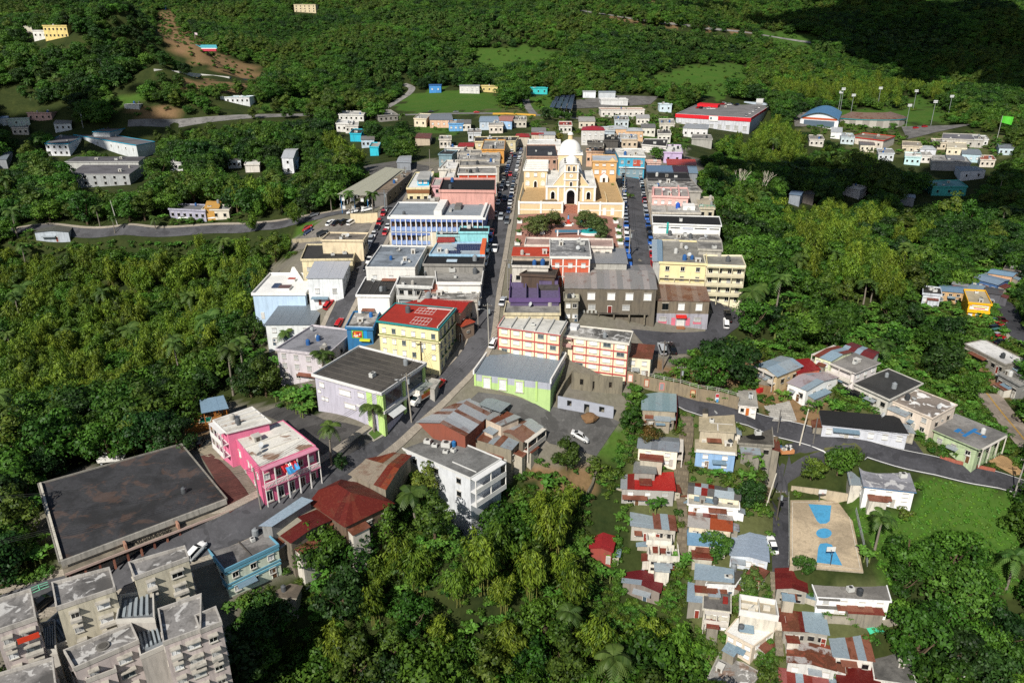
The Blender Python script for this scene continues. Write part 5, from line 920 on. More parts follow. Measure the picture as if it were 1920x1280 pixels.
# more small houses of the valley: x, y (front roof edge), width in pixels, height, wall, roof, label
for i_, (x, y, w, hh, wc, rc_, lab) in enumerate([
 (1010,247,26,5,'d9d2c4','9a9790','beige house behind the far end of main street'),(1180,262,30,5,'c9b8a0','b4b2ac','tan shop where church street ends'),(1140,246,24,5,'b9c4cc','d8d6d0','pale blue house between red hip roof and peach house'),(1215,240,26,5,'dcd8cc','8a8780','white walled house right of the tan white roofed house'),(1250,232,28,5,'cfc9bd','a8a49c','cream house below the supermarket left corner'),(1245,252,24,4.5,'e0dcd2','6f6c68','pale house beside the grassy bank'),
 (1100,228,30,4.5,'d6cbb8','c4bfb4','sand house in front of the pinkish flat hall'),(1165,226,26,4.5,'c4cdd2','8e8b86','grey blue house behind peach house'),(1060,236,24,4.5,'d8d4cc','a04038','white house with brown red roof behind church dome'),(1205,222,24,4.5,'e2ded4','c9c6c0','white house left of the supermarket ramp'),
 (1530,262,26,4.5,'d4cfc4','8d8a84','beige house at the left foot of the arena road'),(1588,258,24,4.5,'c9d6da','a9b0b4','ice blue house before the grandstand'),(1625,272,26,4.5,'dcd4c0','7d7a76','sand house below the red fascia house'),(1660,288,28,4.5,'cfd4d6','9a9a98','grey white house among trees right of the valley'),(1730,292,28,4.5,'e0dcd4','b0aca4','white house beside patchy grey roofs'),(1790,300,30,4.5,'c8ccd0','86888a','grey house in the shaded valley'),(1850,300,26,4.5,'d8cfc0','a05a48','tan house with rusty roof right edge valley'),(1838,262,24,4.5,'dcdcd8','c4c4c0','white house near the green flag'),(1885,278,26,4.5,'c4d4dc','8a9298','pale blue house at far right picture edge'),(1760,268,24,4.5,'d2c6b0','948c80','brown beige house below the stadium road'),
 (660,236,24,4.5,'dcd8d0','b8b4ac','white house left of the turquoise shack'),(690,262,24,4.5,'b9c9d4','8f8c88','light blue house in trees above the market hall'),(835,262,22,4.5,'d8d0c4','a8a29a','pale house in trees left of shop row'),(890,250,24,4.5,'cfd2d4','9a948c','grey house behind the teal grey walled house'),(870,232,26,4.5,'d9d4ca','88857f','beige house below the valley road'),(930,236,26,4.5,'e0d6c8','b5b0a8','cream house right of the salmon roof house'),(975,226,24,4.5,'c9c2b4','7f7c78','tan house beside yellow striped barrier'),
 (120,232,30,4.5,'d4d8d8','9c9a96','pale house behind the left school wing'),(40,240,28,4.5,'dcd2c2','8a8680','cream house at far left roadside trees'),(330,305,24,4.5,'d8d8d4','b4b2ae','white hut in woods right of the school'),(440,300,24,4.5,'c4ccd0','9a9a98','grey hut in the left woods')]):
    bld('v%d' % i_, 'X', [(x-w/2, y), (x+w/2, y), (x+w*.46, y-w*.3), (x-w*.46, y-w*.3)], hh, lab, wc, 'flat' if i_ % 3 else 'gx', conc(rc_, .5) if i_ % 3 else [metal(rc_, .3)], rise=.7, win='F1x3k')
# ------------------------------------------------------------------ facade work on particular buildings
WP = plain('eeece6'); LIME = wall('b4d280',.3); REDF = wall('b84e4e', .4); TAN = wall('dcb877', .12); CRM = plain('efe3c4')
b = BLD['n11']; pb = roofbox(b, .42, .97, .18, .62, 0, 2.4, plain('38b6e0'), 'rooftop_room', conc('b9b9b4', .3)); roofbox(b, .38, 1.0, .14, .66, 2.4, 2.6, conc('b4b3ae', .3), 'rooftop_slab')
for u in (.55, .8): wq = b.P(u, .18); obj('window', winmesh('p'), b.e, (wq[0], wq[1]-.06, b.h+1.3), 0, (1.3, 1.5, 1.1))
wallbox(b, 'F', -.03, 1.03, b.h-1.6, b.h-.25, 0, .25, plain('8a5f3c'), 'timber_band')
b = BLD['n14']; n = 18
for f in range(2):
    z0 = f*b.h/2
    wallbox(b, 'F', 0, 1, z0+.35, z0+1.55, .85, .98, plain('8fa6d2'), 'railing_panel'); wallbox(b, 'F', 0, 1, z0+b.h/2-1.0, z0+b.h/2-.3, .80, .92, plain('6a82bd'), 'arched_fascia')
    wallbox(b, 'F', 0, 1, z0-.15, z0+.05, 0, 1.0, plain('e0e2e6'), 'gallery_floor')
    for k in range(n+1): wallbox(b, 'F', max(0, k/n-.0045), min(1, k/n+.0045), z0+.05, z0+b.h/2-.3, .95, 1.12, WP, 'column')
    for k in range(n):
        wallbox(b, 'F', (k+.12)/n, (k+.88)/n, z0+1.6, z0+b.h/2-.6, .0, .04, glass('3a2c20') if k % 3 else plain('6a4a30'), 'gallery_window')
        if k % 2 == 0:   # scalloped arches
            A, d_, L, an = side(b, 'F'); nn = np.array([d_[1], -d_[0]]); m_ = MB(); pts_ = []
            for j in range(9):
                t_ = j/8; q = A+d_*L*(k+2*t_)/n+nn*.99; pts_.append((q[0], q[1], z0+b.h/2-1.25+.55*math.sin(math.pi*t_)))
            m_.raw(pts_+[(x, y, z0+b.h/2-.32) for x, y, _ in pts_], [(j, j+1, 10+j, 9+j) for j in range(8)], plain('6a82bd')); m_.build('scalloped_arch', b.e)
roofbox(b, .46, .545, .12, .95, 0, 1.7, WP, 'stair_box'); roofbox(b, .65, .72, .55, .85, 0, 1.1, plain('6d6d6a'), 'ventilation_unit'); roofbox(b, .60, .63, .4, .55, 0, .7, plain('b0b0ac'), 'ventilation_unit')
roofbox(b, .0, 1., .0, .04, 0, .7, WP, 'fascia'); roofbox(b, .97, 1., .04, 1., 0, .7, WP, 'fascia')
b = BLD['d8']
for r_ in range(3):
    for k in range(8 if r_ else 4):
        u = .42+.07*k+.02*r_ if r_ else .30+.07*k; v = .18+.28*r_; q = b.P(u, v); o = obj('solar_panel', mesh('solar_panel', [(-.55, -.85, .1), (.55, -.85, .1), (.55, .85, .55), (-.55, .85, .55), (-.55, -.85, .05), (.55, -.85, .05), (.55, .85, .5), (-.55, .85, .5)], [(0, 1, 2, 3), (7, 6, 5, 4), (0, 4, 5, 1), (1, 5, 6, 2), (2, 6, 7, 3), (3, 7, 4, 0)], [solar()]), b.roof, (q[0], q[1], b.h))
roofbox(b, .93, 1.02, -.02, 1.0, -.4, 1.6, plain('e06a3a'), 'orange_parapet')
b = BLD['d9']; roofbox(b, .36, .54, .35, .55, 0, .25, plain('c4d6e2', .2), 'skylight')
b = BLD['d14']; 
for k in range(3): roofbox(b, .30+.2*k, .315+.2*k, .1, .9, 0, .12, plain('55534f'), 'roof_pipe')
b = BLD['d21']; 
q0, q1, q2 = b.P(.42, .55), b.P(.42, 1.0), b.P(.92, .62); m_ = MB(); m_.raw([(*b.P(.38, .98), b.h), (*b.P(.75, .60), b.h), (*b.P(.45, .98), b.h+2.6), (*b.P(.42, 1.0), b.h), (*b.P(.79, .62), b.h), (*b.P(.49, 1.0), b.h+2.6)], [(0, 1, 2), (5, 4, 3), (0, 2, 5, 3), (2, 1, 4, 5)], WP); m_.build('white_gable_wall', b.roof)
roofbox(b, .42, .64, .18, .36, 0, .7, WP, 'skylight_box', glass('6a4a3a')); roofbox(b, .25, .38, .30, .50, 0, .35, solar(), 'solar_panel'); roofbox(b, .46, .6, .62, .72, 0, .8, WP, 'skylight_box', plain('b04030'))
wallbox(b, 'R', .1, .95, b.h*.52, b.h-.7, 0, .06, glass('20201e'), 'window_band'); veranda(b, 'R', 2, plain('cfc4ae'), 1.2, .05, .95)
b = BLD['d25']; z1 = b.h-.5
wallbox(b, 'F', .18, .62, b.h-2.6, b.h-.5, 0, .08, plain('58b548'), 'mural_frame'); mm = NT('mural'); nz = mm.n('ShaderNodeTexVoronoi'); nz.inputs['Scale'].default_value = 1.6; mm.l(mm.pos(), nz.inputs['Vector']); cr_ = mm.n('ShaderNodeValToRGB'); cr_.color_ramp.interpolation = 'CONSTANT'
for i_, (p_, c_) in enumerate(((0, (.25, .02, .01)), (.3, (.5, .06, .02)), (.6, (.7, .35, .03)), (.85, (.6, .5, .45)))):
    el = cr_.color_ramp.elements[i_] if i_ < 2 else cr_.color_ramp.elements.new(p_); el.position = p_; el.color = (*c_, 1)
sp2 = mm.n('ShaderNodeSeparateColor'); mm.l(nz.outputs['Color'], sp2.inputs[0]); mm.l(sp2.outputs[0], cr_.inputs[0]); wallbox(b, 'F', .22, .58, b.h-2.4, b.h-.7, .08, .11, mm.done(cr_.outputs[0]), 'mural')
wallbox(b, 'F', .66, .78, b.h-2.6, b.h-.5, 0, .06, plain('1f8fd0'), 'painted_panel'); wallbox(b, 'F', .5, .9, b.h-3.1, b.h-2.7, 0, .9, plain('d2d83a'), 'yellow_awning'); roofbox(b, -.01, 1.01, -.02, .03, 0, .5, plain('b8cfe2'), 'parapet'); obj('water_tank', tankmesh('2f6fb4'), b.roof, (*b.P(.75, .7), b.h))
# tall yellow building
b = BLD['d26']
for f in range(4):
    for k in range(6):
        if (f, k) not in ((0, 0), (0, 5), (1, 4)): put(b, 'F', (k+.5)/6, 1.6+f*(b.h-1)/4, 1.0, 1.25, 'p' if (f+k) % 4 else 'g')
    for k in range(4): put(b, 'R', (k+.6)/4.4, 1.6+f*(b.h-1)/4, 1.1, 1.6, 'g' if k % 2 else 'd')
moss = wall('5d6a30', .8)
for s_ in 'FR':
    wallbox(b, s_, -.01, 1.01, b.h*.70, b.h*.70+.28, 0, .5, plain('efe6b6'), 'cornice'); wallbox(b, s_, 0, 1., b.h*.70+.28, b.h*.70+.36, 0, .42, moss, 'mossy_ledge')
    for k in range(5): wallbox(b, s_, k/4-.008 if k else 0, k/4+.008 if k < 4 else 1, 0, b.h*.70, .0, .10, plain('f0e8bc'), 'pilaster')
for k in range(5): wallbox(b, 'R', .12+.19*k, .2+.19*k, b.h*.33, b.h*.33+.15, 0, .5, plain('3f6a3a'), 'window_ledge')
for v0, v1, u0, u1 in ((.08, .42, .50, .78), (.62, .9, .42, .72)):
    for k in range(6): roofbox(b, u0+(u1-u0)*k/5, u0+(u1-u0)*k/5+.006, v0, v1, 0, .02, plain('e6ddd6'), 'sealant_line')
    for k in range(3): roofbox(b, u0, u1, v0+(v1-v0)*k/2, v0+(v1-v0)*k/2+.012, .02, .035, plain('e6ddd6'), 'sealant_line')
roofbox(b, .55, .97, .93, .97, 0, .05, plain('e9e6e0'), 'white_strip'); roofbox(b, .985, 1.0, .0, 1.0, 0, .5, plain('d9d3c4'), 'parapet')
# lilac grey commercial building
b = BLD['d27']
for u, z, w_, h_ in ((.10, 6.3, 1.3, 1.1), (.10, 3.0, .8, .8), (.16, 3.0, .8, .8), (.52, 3.0, 3.0, 1.1), (.70, 6.5, 1.6, 1.1), (.05, 4.6, .8, .8)): put(b, 'F', u, z, w_, h_, 'p')
wallbox(b, 'F', .32, .6, 4.6, 7.0, 0, .05, plain('c9c6d2'), 'render_panel'); put(b, 'F', .46, 6.0, 3.0, 1.3, 'p', out=.08); wallbox(b, 'F', .78, .86, -2, b.h-.3, 0, .06, LIME, 'lime_panel'); wallbox(b, 'F', .93, 1., -2, b.h-.3, 0, .06, LIME, 'lime_panel'); wallbox(b, 'F', .62, .78, 3.4, 3.9, 0, .08, WP, 'white_band')
for u0, u1 in ((.06, .44), (.56, .94)): wallbox(b, 'R', u0, u1, 4.3, 7.2, 0, .05, glass('2b3640'), 'window_wall')
wallbox(b, 'R', .05, .95, .3, 3.2, 0, .05, glass('14181c'), 'shop_window'); wallbox(b, 'R', 0, 1, 3.3, 4.0, 0, .5, WP, 'white_band')
for u in (.0, .46, .95): wallbox(b, 'R', u, u+.05, -2, b.h-.3, 0, .35, LIME, 'lime_pillar')
m_ = MB(); A, d_, L, an = side(b, 'R'); nn = np.array([d_[1], -d_[0]]); p0 = A+d_*L*.08+nn*.2; p1 = A+d_*L*.38+nn*.2; m_.raw([(*p0, 3.0), (*p1, 3.0), (*(p1+nn*1.6), 2.2), (*(p0+nn*1.6), 2.2), (*p0, 2.9), (*p1, 2.9), (*(p1+nn*1.6), 2.1), (*(p0+nn*1.6), 2.1)], [(0, 1, 2, 3), (7, 6, 5, 4), (0, 4, 5, 1), (2, 6, 7, 3), (1, 5, 6, 2), (3, 7, 4, 0)], plain('d8dad8')); m_.build('awning', b.e)
for k in range(7): roofbox(b, .02, .98, .13*k+.05, .13*k+.056, 0, .03, plain('6d6860'), 'roof_seam')
# red framed school wings
for key, fl, bays, u0 in (('g5', 3, 5, 0.), ('g6', 4, 4, .16)):
    b = BLD[key]
    for f in range(fl+1): wallbox(b, 'F', u0, 1.003, b.h*f/fl-.32, b.h*f/fl-.02 if f < fl else b.h-.24, 0, .16, REDF, 'red_beam')
    for k in range(bays+1): uu = u0+(1-u0)*k/bays; wallbox(b, 'F', max(0, uu-.006), min(1.004, uu+.006), -3, b.h-.26, 0, .14, REDF, 'red_column')
    for f in range(fl):
        for k in range(bays):
            uu = u0+(1-u0)*(k+.5)/bays; put(b, 'F', uu, b.h*(f+.58)/fl, 1.9 if key == 'g6' else 1.5, 1.1, 'p' if (f+k) % 5 else 'g')
b = BLD['g5']
for k in range(6): roofbox(b, k/5-.012 if k else 0, k/5+.012 if k < 5 else 1, 0, 1, 0, .45, plain('c9c7c0'), 'roof_rib')
wallbox(b, 'L', 0, 1, 0, b.h+.4, 0, .2, REDF, 'red_end_wall')
b = BLD['g6']; veranda(b, 'F', 1, plain('c9a29a'), 1.3, 0, .15, True, b.h*.74, b.h, 1); roofbox(b, .0, .14, .6, 1.0, 0, .9, plain('dedede'), 'stair_box'); roofbox(b, 0, 1, 0, .05, 0, .25, plain('dcd8cc'), 'roof_edge')
# lime hall
b = BLD['g8']
for u in (.17, .38, .60): put(b, 'F', u, 2.1, 1.9, 2.6, 'w', out=.1); wallbox(b, 'F', u-.062, u-.045, .6, 3.5, .05, .2, LIME, 'lime_surround'); wallbox(b, 'F', u+.045, u+.062, .6, 3.5, .05, .2, LIME, 'lime_surround'); wallbox(b, 'F', u-.062, u+.062, 3.5, 3.75, .05, .2, LIME, 'lime_surround')
for u in (0., .81): wallbox(b, 'F', u, u+.025, -1, b.h, .06, .18, LIME, 'lime_pilaster')
wallbox(b, 'L', -.02, 1.02, b.h-.1, b.h+1.0, -.1, .25, WP, 'white_parapet'); wallbox(b, 'R', -.02, 1.02, b.h-.1, b.h+1.0, -.1, .25, WP, 'white_parapet'); wallbox(b, 'B', 0, 1, b.h+.5, b.h+1.2, 0, .25, WP, 'white_parapet')
# warehouses
b = BLD['g2']
for k in range(4): put(b, 'F', .31+.2*k-.02*(k == 0), b.h-2.1, 2.0, 1.9, 'p')
for u, st in ((.30, 'x'), (.68, 'x')): put(b, 'F', u, 2.6, 1.9, 1.5, st)
put(b, 'F', .50, 2.0, 1.2, 2.2, 'door7a2a22'); wallbox(b, 'F', .17, .92, .9, 1.1, 0, .9, conc('6d675c', .8), 'ledge')
for k in range(5): wallbox(b, 'F', .2+.17*k, .215+.17*k, -2, .9, .2, .9, conc('857d6c', .8), 'arch_pier')
wallbox(b, 'F', .17, .92, -.1, .9, .0, .12, glass('15130f'), 'dark_arcade')
for k in range(4): wallbox(b, 'F', .2+.045*k, .222+.045*k, 1.12, 1.9, .5, .6, plain('b4b4ac'), 'stacked_panel')
b = BLD['g3']
for u, st in ((.16, 'k'), (.47, 'p'), (.81, 'p')): put(b, 'F', u, b.h-1.6, 1.7, 1.9, st)
A, d_, L, an = side(b, 'F'); wallbox(b, 'F', .38, .58, 2.6, 3.3, .05, 1.0, plain('e2302a'), 'red_awning'); put(b, 'F', .48, 1.2, 2.0, 2.2, 'doord8d8d4', out=.08)
for u in (.13, .80): put(b, 'F', u, 2.0, 1.7, 1.1, 'x', out=.08); wallbox(b, 'F', u-.08, u+.08, .7, 1.5, .04, .1, plain('d8788a'), 'pink_panel')
for u in (.33, .61): wallbox(b, 'F', u-.03, u+.05, .2, 2.4, .04, .1, plain('d8788a'), 'pink_panel')
wallbox(b, 'F', .40, .56, -.4, .12, .05, 1.3, plain('a06a48'), 'steps')
# purple terraces
b = BLD['g1']; PU = wall('665a7a',.8)
for u0, u1, v0, v1, hh in ((.30, .33, 0, 1, 1.2), (.55, .58, 0, 1, 1.4), (0, .55, .55, .6, 1.2), (0, .3, .8, .84, 1.6)): roofbox(b, u0, u1, v0, v1, 0, hh, PU, 'partition_wall')
roofbox(b, .6, 1.0, .48, 1.0, 0, 2.2, PU, 'rooftop_room', conc('4a3a58', .6)); roofbox(b, .58, 1.02, .42, .5, 0, 1.2, conc('55504c', .8), 'ledge'); roofbox(b, 0, .26, .62, .98, 0, .04, BLACK, 'dark_floor'); wallbox(b, 'F', .0, 1.02, b.h-.2, b.h+.3, 0, .3, conc('b0a9a0', .6), 'eave')
# cream apartments
veranda(BLD['r2'], 'F', 4, plain('d8cfb0'), 1.5, 0, 1.0); veranda(BLD['r1'], 'F', 2, plain('d8cfb0'), .9, 0, 1., True, 0, 4.5)
b = BLD['r5']
for u0, u1 in ((.08, .24), (.26, .40), (.62, .8), (.84, .98)): wallbox(b, 'F', u0, u1, b.h-1.3, b.h-1.0, 0, .06, glass('2a2c2e'), 'slot_window')
wallbox(b, 'F', .44, .6, b.h-1.6, b.h-.8, 0, .08, plain('c4c8d2'), 'name_board'); wallbox(b, 'F', .2, .23, 0, b.h+.6, .1, .4, plain('2fa8a0'), 'teal_fin')
b = BLD['r8']; obj('water_tank', tankmesh('2f5fc0'), b.roof, (*b.P(.56, .6), b.h), 0, (1.5,)*3); roofbox(b, .66, .92, .4, .8, 0, 1.3, WP, 'white_box'); roofbox(b, .3, .33, 0, 1, 0, .5, plain('a8a296'), 'divider')
b = BLD['r7']
for u, hh in ((0., 1.0), (.25, .7), (.5, .7), (.72, 1.6)): roofbox(b, u, u+.04, 0, .9, 0, hh, plain('e8b0a8'), 'parapet_fin')
b = BLD['r9']; 
for u in (0, .25, .5, .75, .98): roofbox(b, u, u+.02, 0, .03, 0, 1.2, plain('3aa888'), 'rail_post')
roofbox(b, 0, 1, 0, .02, 1.1, 1.2, plain('3aa888'), 'railing')
b = BLD['r17']; wallbox(b, 'F', 0, 1, b.h*.5-.2, b.h*.5+.1, 0, .8, WP, 'balcony_floor'); wallbox(b, 'F', .55, .85, b.h*.5+.5, b.h-1.2, .02, .07, plain('b5503c'), 'red_shutters'); wallbox(b, 'F', .05, .95, .2, b.h*.5-.5, .02, .06, glass('7f98a2'), 'shopfront')
b = BLD['n4']; wallbox(b, 'F', .2, 1, b.h-.5, b.h+.25, .36, .42, plain('b03a8a'), 'magenta_strip')
b = BLD['n6']; 
for u in (0, .25, .5, .75, .985): wallbox(b, 'F', u, u+.015, 0, b.h-.3, 0, .12, WP, 'white_column')
wallbox(b, 'F', 0, 1, b.h*.45, b.h*.5, 0, .12, WP, 'white_beam')
b = BLD['e4']
for u in (0, .3, .64, .97): wallbox(b, 'F', u, u+.03, 0, b.h-.3, 0, .12, WP, 'white_column')
for z_ in (.35, .7): wallbox(b, 'F', 0, 1, b.h*z_, b.h*z_+.25, 0, .12, WP, 'white_beam')
b = BLD['d12']; veranda(b, 'F', 2, plain('c9c9c4'), 1.2, 0, 1)
b = BLD['d11']; wallbox(b, 'F', 0, 1, b.h-.35, b.h+.1, 0, .5, WP, 'eave')
b = BLD['e6']; wallbox(b, 'F', .05, .25, 2.2, 3.2, .05, .2, plain('c43a3a'), 'red_sign'); wallbox(b, 'F', .08, .22, 1.7, 2.2, .05, .22, plain('3f7fa8'), 'blue_sign')
# --- right hillside
for key, s_, fl in (('h1', 'F', 2), ('h5', 'F', 2), ('h8', 'R', 1), ('h4', 'L', 2), ('k2', 'R', 2), ('j4', 'R', 2), ('l4', 'F', 2)):
    veranda(BLD[key], s_, fl, plain('d6cfc4'), 1.3, 0.02, .98)
b = BLD['h8']; 
for k in range(10): wallbox(b, 'R', .05+.09*k, .09+.09*k, .35, 1.05, 1.2, 1.28, plain('8fa878'), 'baluster')
BT = plain('2f78b4')
for u0, u1, v0, v1 in ((.30, .40, .25, .45), (.52, .60, .2, .75), (.60, .75, .55, .62), (.42, .50, .3, .36), (.8, .88, .5, .6)): roofbox(b, u0, u1, v0, v1, .0, .015, BT, 'blue_paint_patch')
b = BLD['h10']; put(b, 'F', .5, 1.2, .9, 2.1, 'doorc0682a'); put(b, 'F', .2, 1.5, .8, .9, 'k'); put(b, 'F', .82, 1.4, .7, 1.2, 'p')
b = BLD['h11']; 
for k in range(5): wallbox(b, 'F', .06+.2*k, .09+.2*k, -6, 0, -.1, .25, plain('c9c6be'), 'stilt')
b = BLD['h12']; wallbox(b, 'F', .16, .92, b.h-1.9, b.h-.5, .02, .12, WP, 'sign_board'); wallbox(b, 'F', .22, .86, b.h-1.15, b.h-.75, .12, .15, plain('d6c832'), 'sign_lettering'); wallbox(b, 'F', .26, .78, b.h-1.65, b.h-1.35, .12, .15, plain('c43a3a'), 'sign_lettering'); wallbox(b, 'F', -.02, 1.02, b.h-2.9, b.h-2.1, 0, .7, plain('f2bc20'), 'canopy')
b = BLD['k3']; roofbox(b, 0, 1, -.03, .03, -.2, .25, WP, 'white_eave')
for u0, u1, v0, v1 in ((.02, .98, .97, 1.0), (.3, .95, .72, .745), (.3, .33, .74, .97), (.6, .9, .45, .47)): roofbox(b, u0, u1, v0, v1, 0, .012, plain('e4e2dc'), 'sealant_line')
b = BLD['k4']; roofbox(b, .06, .22, .55, .9, 0, 1.0, plain('b7ad98'), 'roof_hatch', glass('3a3a3c')); roofbox(b, .3, .98, .30, .32, 0, .012, plain('e4e2dc'), 'sealant_line'); roofbox(b, .5, .53, 0, .28, 0, .012, plain('e4e2dc'), 'sealant_line')
b = BLD['k5']; 
for v in (.3, .62):
    m_ = MB(); m_.prism([b.P(.5+.3*math.cos(a), v+.12*math.sin(a)) for a in np.linspace(0, 6.28, 16, endpoint=False)], b.h+.005, b.h+.02, conc('151515', .2)); m_.build('water_puddle', b.roof)
b = BLD['l4']; roofbox(b, .72, .92, .22, .4, 0, .5, plain('8a2a24'), 'roof_hatch'); obj('water_tank', tankmesh('7fa3c4'), b.roof, (*b.P(.15, .85), b.h), 0, (1.2,)*3)
b = BLD['l5b']
for u0, u1, v0, v1 in ((.5, .53, 0, 1), (0, .5, .45, .5), (.2, .4, .15, .25), (.65, .85, .5, .6)): roofbox(b, u0, u1, v0, v1, 0, 1.1, plain('dad4c6'), 'partition_wall')
b = BLD['l2']; 
for u0, u1, v0, v1 in ((.3, .34, 0, 1), (.6, .64, .3, 1), (.34, .9, .5, .55)): roofbox(b, u0, u1, v0, v1, 0, 1.6, plain('dcd6c6'), 'partition_wall')
b = BLD['m2']; roofbox(b, .28, .46, .42, .6, 0, .7, glass('9fb4c4'), 'skylight_box')
for k in range(5): roofbox(b, .3+.13*k, .31+.13*k, .62, .98, 0, .015, plain('dcdcda'), 'sealant_line')
for k in range(3): roofbox(b, .3, .85, .62+.17*k, .64+.17*k, .015, .03, plain('dcdcda'), 'sealant_line')
for f in range(2): wallbox(BLD['m1'], 'F', 0, .3, BLD['m1'].h*.5*f+1.9, BLD['m1'].h*.5*f+2.05, 0, .8, plain('6d6a64'), 'awning')
b = BLD['k1']; wallbox(b, 'R', -.1, 1.1, -1.5, b.h+.4, .35, .5, metal('5c2226', .1), 'maroon_metal_wall')
# --- large black roofed furniture shop
b = BLD['i1']; wallbox(b, 'F', 0, 1, b.h-.75, b.h+.35, .35, .5, wall('b0aca2', .9), 'fascia'); wallbox(b, 'F', 0, 1, 1.75, 1.95, 0, 1.7, conc('8d8474', .6), 'canopy'); wallbox(b, 'F', 0, 1, 1.62, 2.05, 1.7, 1.82, plain('c9b0a4'), 'canopy_edge')
for k in range(13):
    wallbox(b, 'F', .02+k*.08, .032+k*.08, -1, 1.75, 1.2, 1.5, plain('a5705c' if k % 2 else '8d5a4a'), 'pillar')
wallbox(b, 'F', .01, .99, .0, 1.6, .0, .05, glass('1c1b18'), 'shop_window')
for k in (.34, .66): wallbox(b, 'F', k, k+.012, 1.9, b.h-.2, .1, 1.75, plain('b58a74'), 'divider_wall')
LETTER = b

for k in range(9): u_, v_ = R.uniform(.05, .95), R.uniform(.1, .9); m_ = MB()
roofbox(b, 0, .015, 0, 1, 0, .5, wall('c9c3b4', .6), 'side_parapet')
# --- pink guest house
b = BLD['r_pink']; PK = plain('e2698f')
veranda(b, 'F', 2, plain('d98fa5'), 1.5, 0., 1.0, False, 0, None, 5, WP); z1 = b.h/2
wallbox(b, 'F', 0, 1, z1+.95, z1+1.08, 1.3, 1.46, WP, 'handrail')
for k in range(40): wallbox(b, 'F', k/40, k/40+.010, z1+.1, z1+.95, 1.36, 1.42, WP, 'baluster')
for k in range(5): put(b, 'F', .1+.2*k, 1.35, 1.3, 2.4, 'd'); put(b, 'F', .1+.2*k, z1+1.6, 1.1, 1.3, 'w' if k % 2 == 0 else 'd')
for u, z_, w_, h_ in ((.12, 5.4, .7, 1.3), (.35, 5.6, .6, 1.3), (.48, 5.6, .6, 1.3), (.85, 5.5, 1.0, 1.5), (.3, 2.6, .6, 1.0), (.7, 2.2, .6, 1.0), (.93, 1.6, .9, 1.0)): put(b, 'L', 1-u, z_, w_, h_, 'p')
wallbox(b, 'L', .02, .2, -.5, 1.6, 0, .05, plain('c98a3a'), 'timber_gate')
for v in (.35, .62): roofbox(b, .35 if v < .5 else .0, .9, v, v+.012, 0, .3, plain('e6e2d8'), 'roof_beam')
for k in range(3): obj('satellite_dish', dishmesh(), b.roof, (*b.P(.12+.06*k, .25+.1*k), b.h), k, (1.2,)*3)
fl_ = MB(); A, d_, L, an = side(b, 'F'); nn = np.array([d_[1], -d_[0]])
for uu0, uu1, cm in ((.30, .42, plain('c9252c')), (.42, .47, WP), (.36, .58, plain('4aa0dc')), (.47, .56, plain('c9252c'))):
    o_ = .4 if cm.name.startswith('paint') and uu0 > .35 and uu1 > .57 else 0.
    p0 = A+d_*L*uu0+nn*(1.5+o_); p1 = A+d_*L*uu1+nn*(1.5+o_); V_ = []
    for j in range(5):
        t_ = j/4; q = p0*(1-t_)+p1*t_; V_ += [(*(q+nn*(.15*math.sin(6*t_))), b.h-.5-o_), (*(q+nn*(.9+.2*math.sin(5*t_+1))), b.h-1.5-o_-.2*math.sin(4*t_))]
    m_ = MB(); m_.raw(V_, [(2*j, 2*j+2, 2*j+3, 2*j+1) for j in range(4)], cm); m_.build('flag_banner', b.e)
b2 = BLD['r_pink2']; veranda(b2, 'L', 2, plain('e8e4e0'), 1.4, .05, .95, True, 2.2, None, 3, WP)
for v in (.25, .5, .75): roofbox(b2, 0, 1, v, v+.03, 0, .35, plain('e8e6e0'), 'roof_beam')
# long white building rooftop and balconies
b = BLD['j1']; veranda(b, 'R', 2, plain('e4e4e2'), 1.6, 0.0, 1.0, True, 0.3, None, 2, WP)
for u, v, s_ in ((.35, .52, 1.5), (.44, .50, 1.2), (.58, .45, 1.1), (.52, .66, 2.0)): obj('air_conditioner', acmesh(), b.roof, (*b.P(u, v), b.h), .4, (s_, s_, s_*.8))
roofbox(b, .0, .3, .55, .565, 0, .2, plain('d6d6d2'), 'roof_beam'); roofbox(b, .72, .98, .25, .265, 0, .2, plain('d6d6d2'), 'roof_beam'); obj('water_tank', tankmesh('2f6fa8'), b.roof, (*b.P(.56, .8), b.h), 0, (1.,)*3)
# mint house
b = BLD['i2']
for u0, u1, v0, v1 in ((.5, .52, 0, 1), (0, 1, .5, .52)): roofbox(b, u0, u1, v0, v1, 0, .18, plain('5a5650'), 'roof_joint')
for f in range(2): wallbox(b, 'F', -.01, 1.01, f*b.h/2+b.h/2-.9, f*b.h/2+b.h/2-.5, 0, .14, plain('6fb0c8'), 'turquoise_band'); wallbox(b, 'L', -.01, 1.01, f*b.h/2+b.h/2-.9, f*b.h/2+b.h/2-.5, 0, .14, plain('6fb0c8'), 'turquoise_band')
# --- apartment blocks at lower left
apts = [('ap1', [(-40,905),(278,800),(225,595),(-60,680)], -20.5, 'left apartment block with mouldy roof and red balcony curtain'), ('ap2', [(440,722),(872,578),(815,440),(385,535)], -20.5, 'apartment block with dark notched roof and ochre shutters'), ('ap3', [(1020,500),(1412,348),(1390,272),(962,385)], -20.5, 'apartment block nearest the black roofed shop'),
 ('ap4', [(575,1172),(1040,975),(985,852),(470,1050)], -25, 'lower apartment block with round hatch on its roof'), ('ap5', [(1235,992),(1480,890),(1530,615),(1190,748)], -21.5, 'right apartment block with l shaped grey roof'), ('ap6', [(-60,1400),(440,1310),(375,1115),(-60,1240)], -25, 'apartment block with white sealed roof at bottom left corner'), ('ap7', [(660,1262),(872,1190),(840,1092),(612,1185)], -27.5, 'small low apartment roof below the round hatch'), ('ap8', [(1500,900),(1660,835),(1620,720),(1470,790)], -21.6, 'narrow end bay of the right apartment block')]
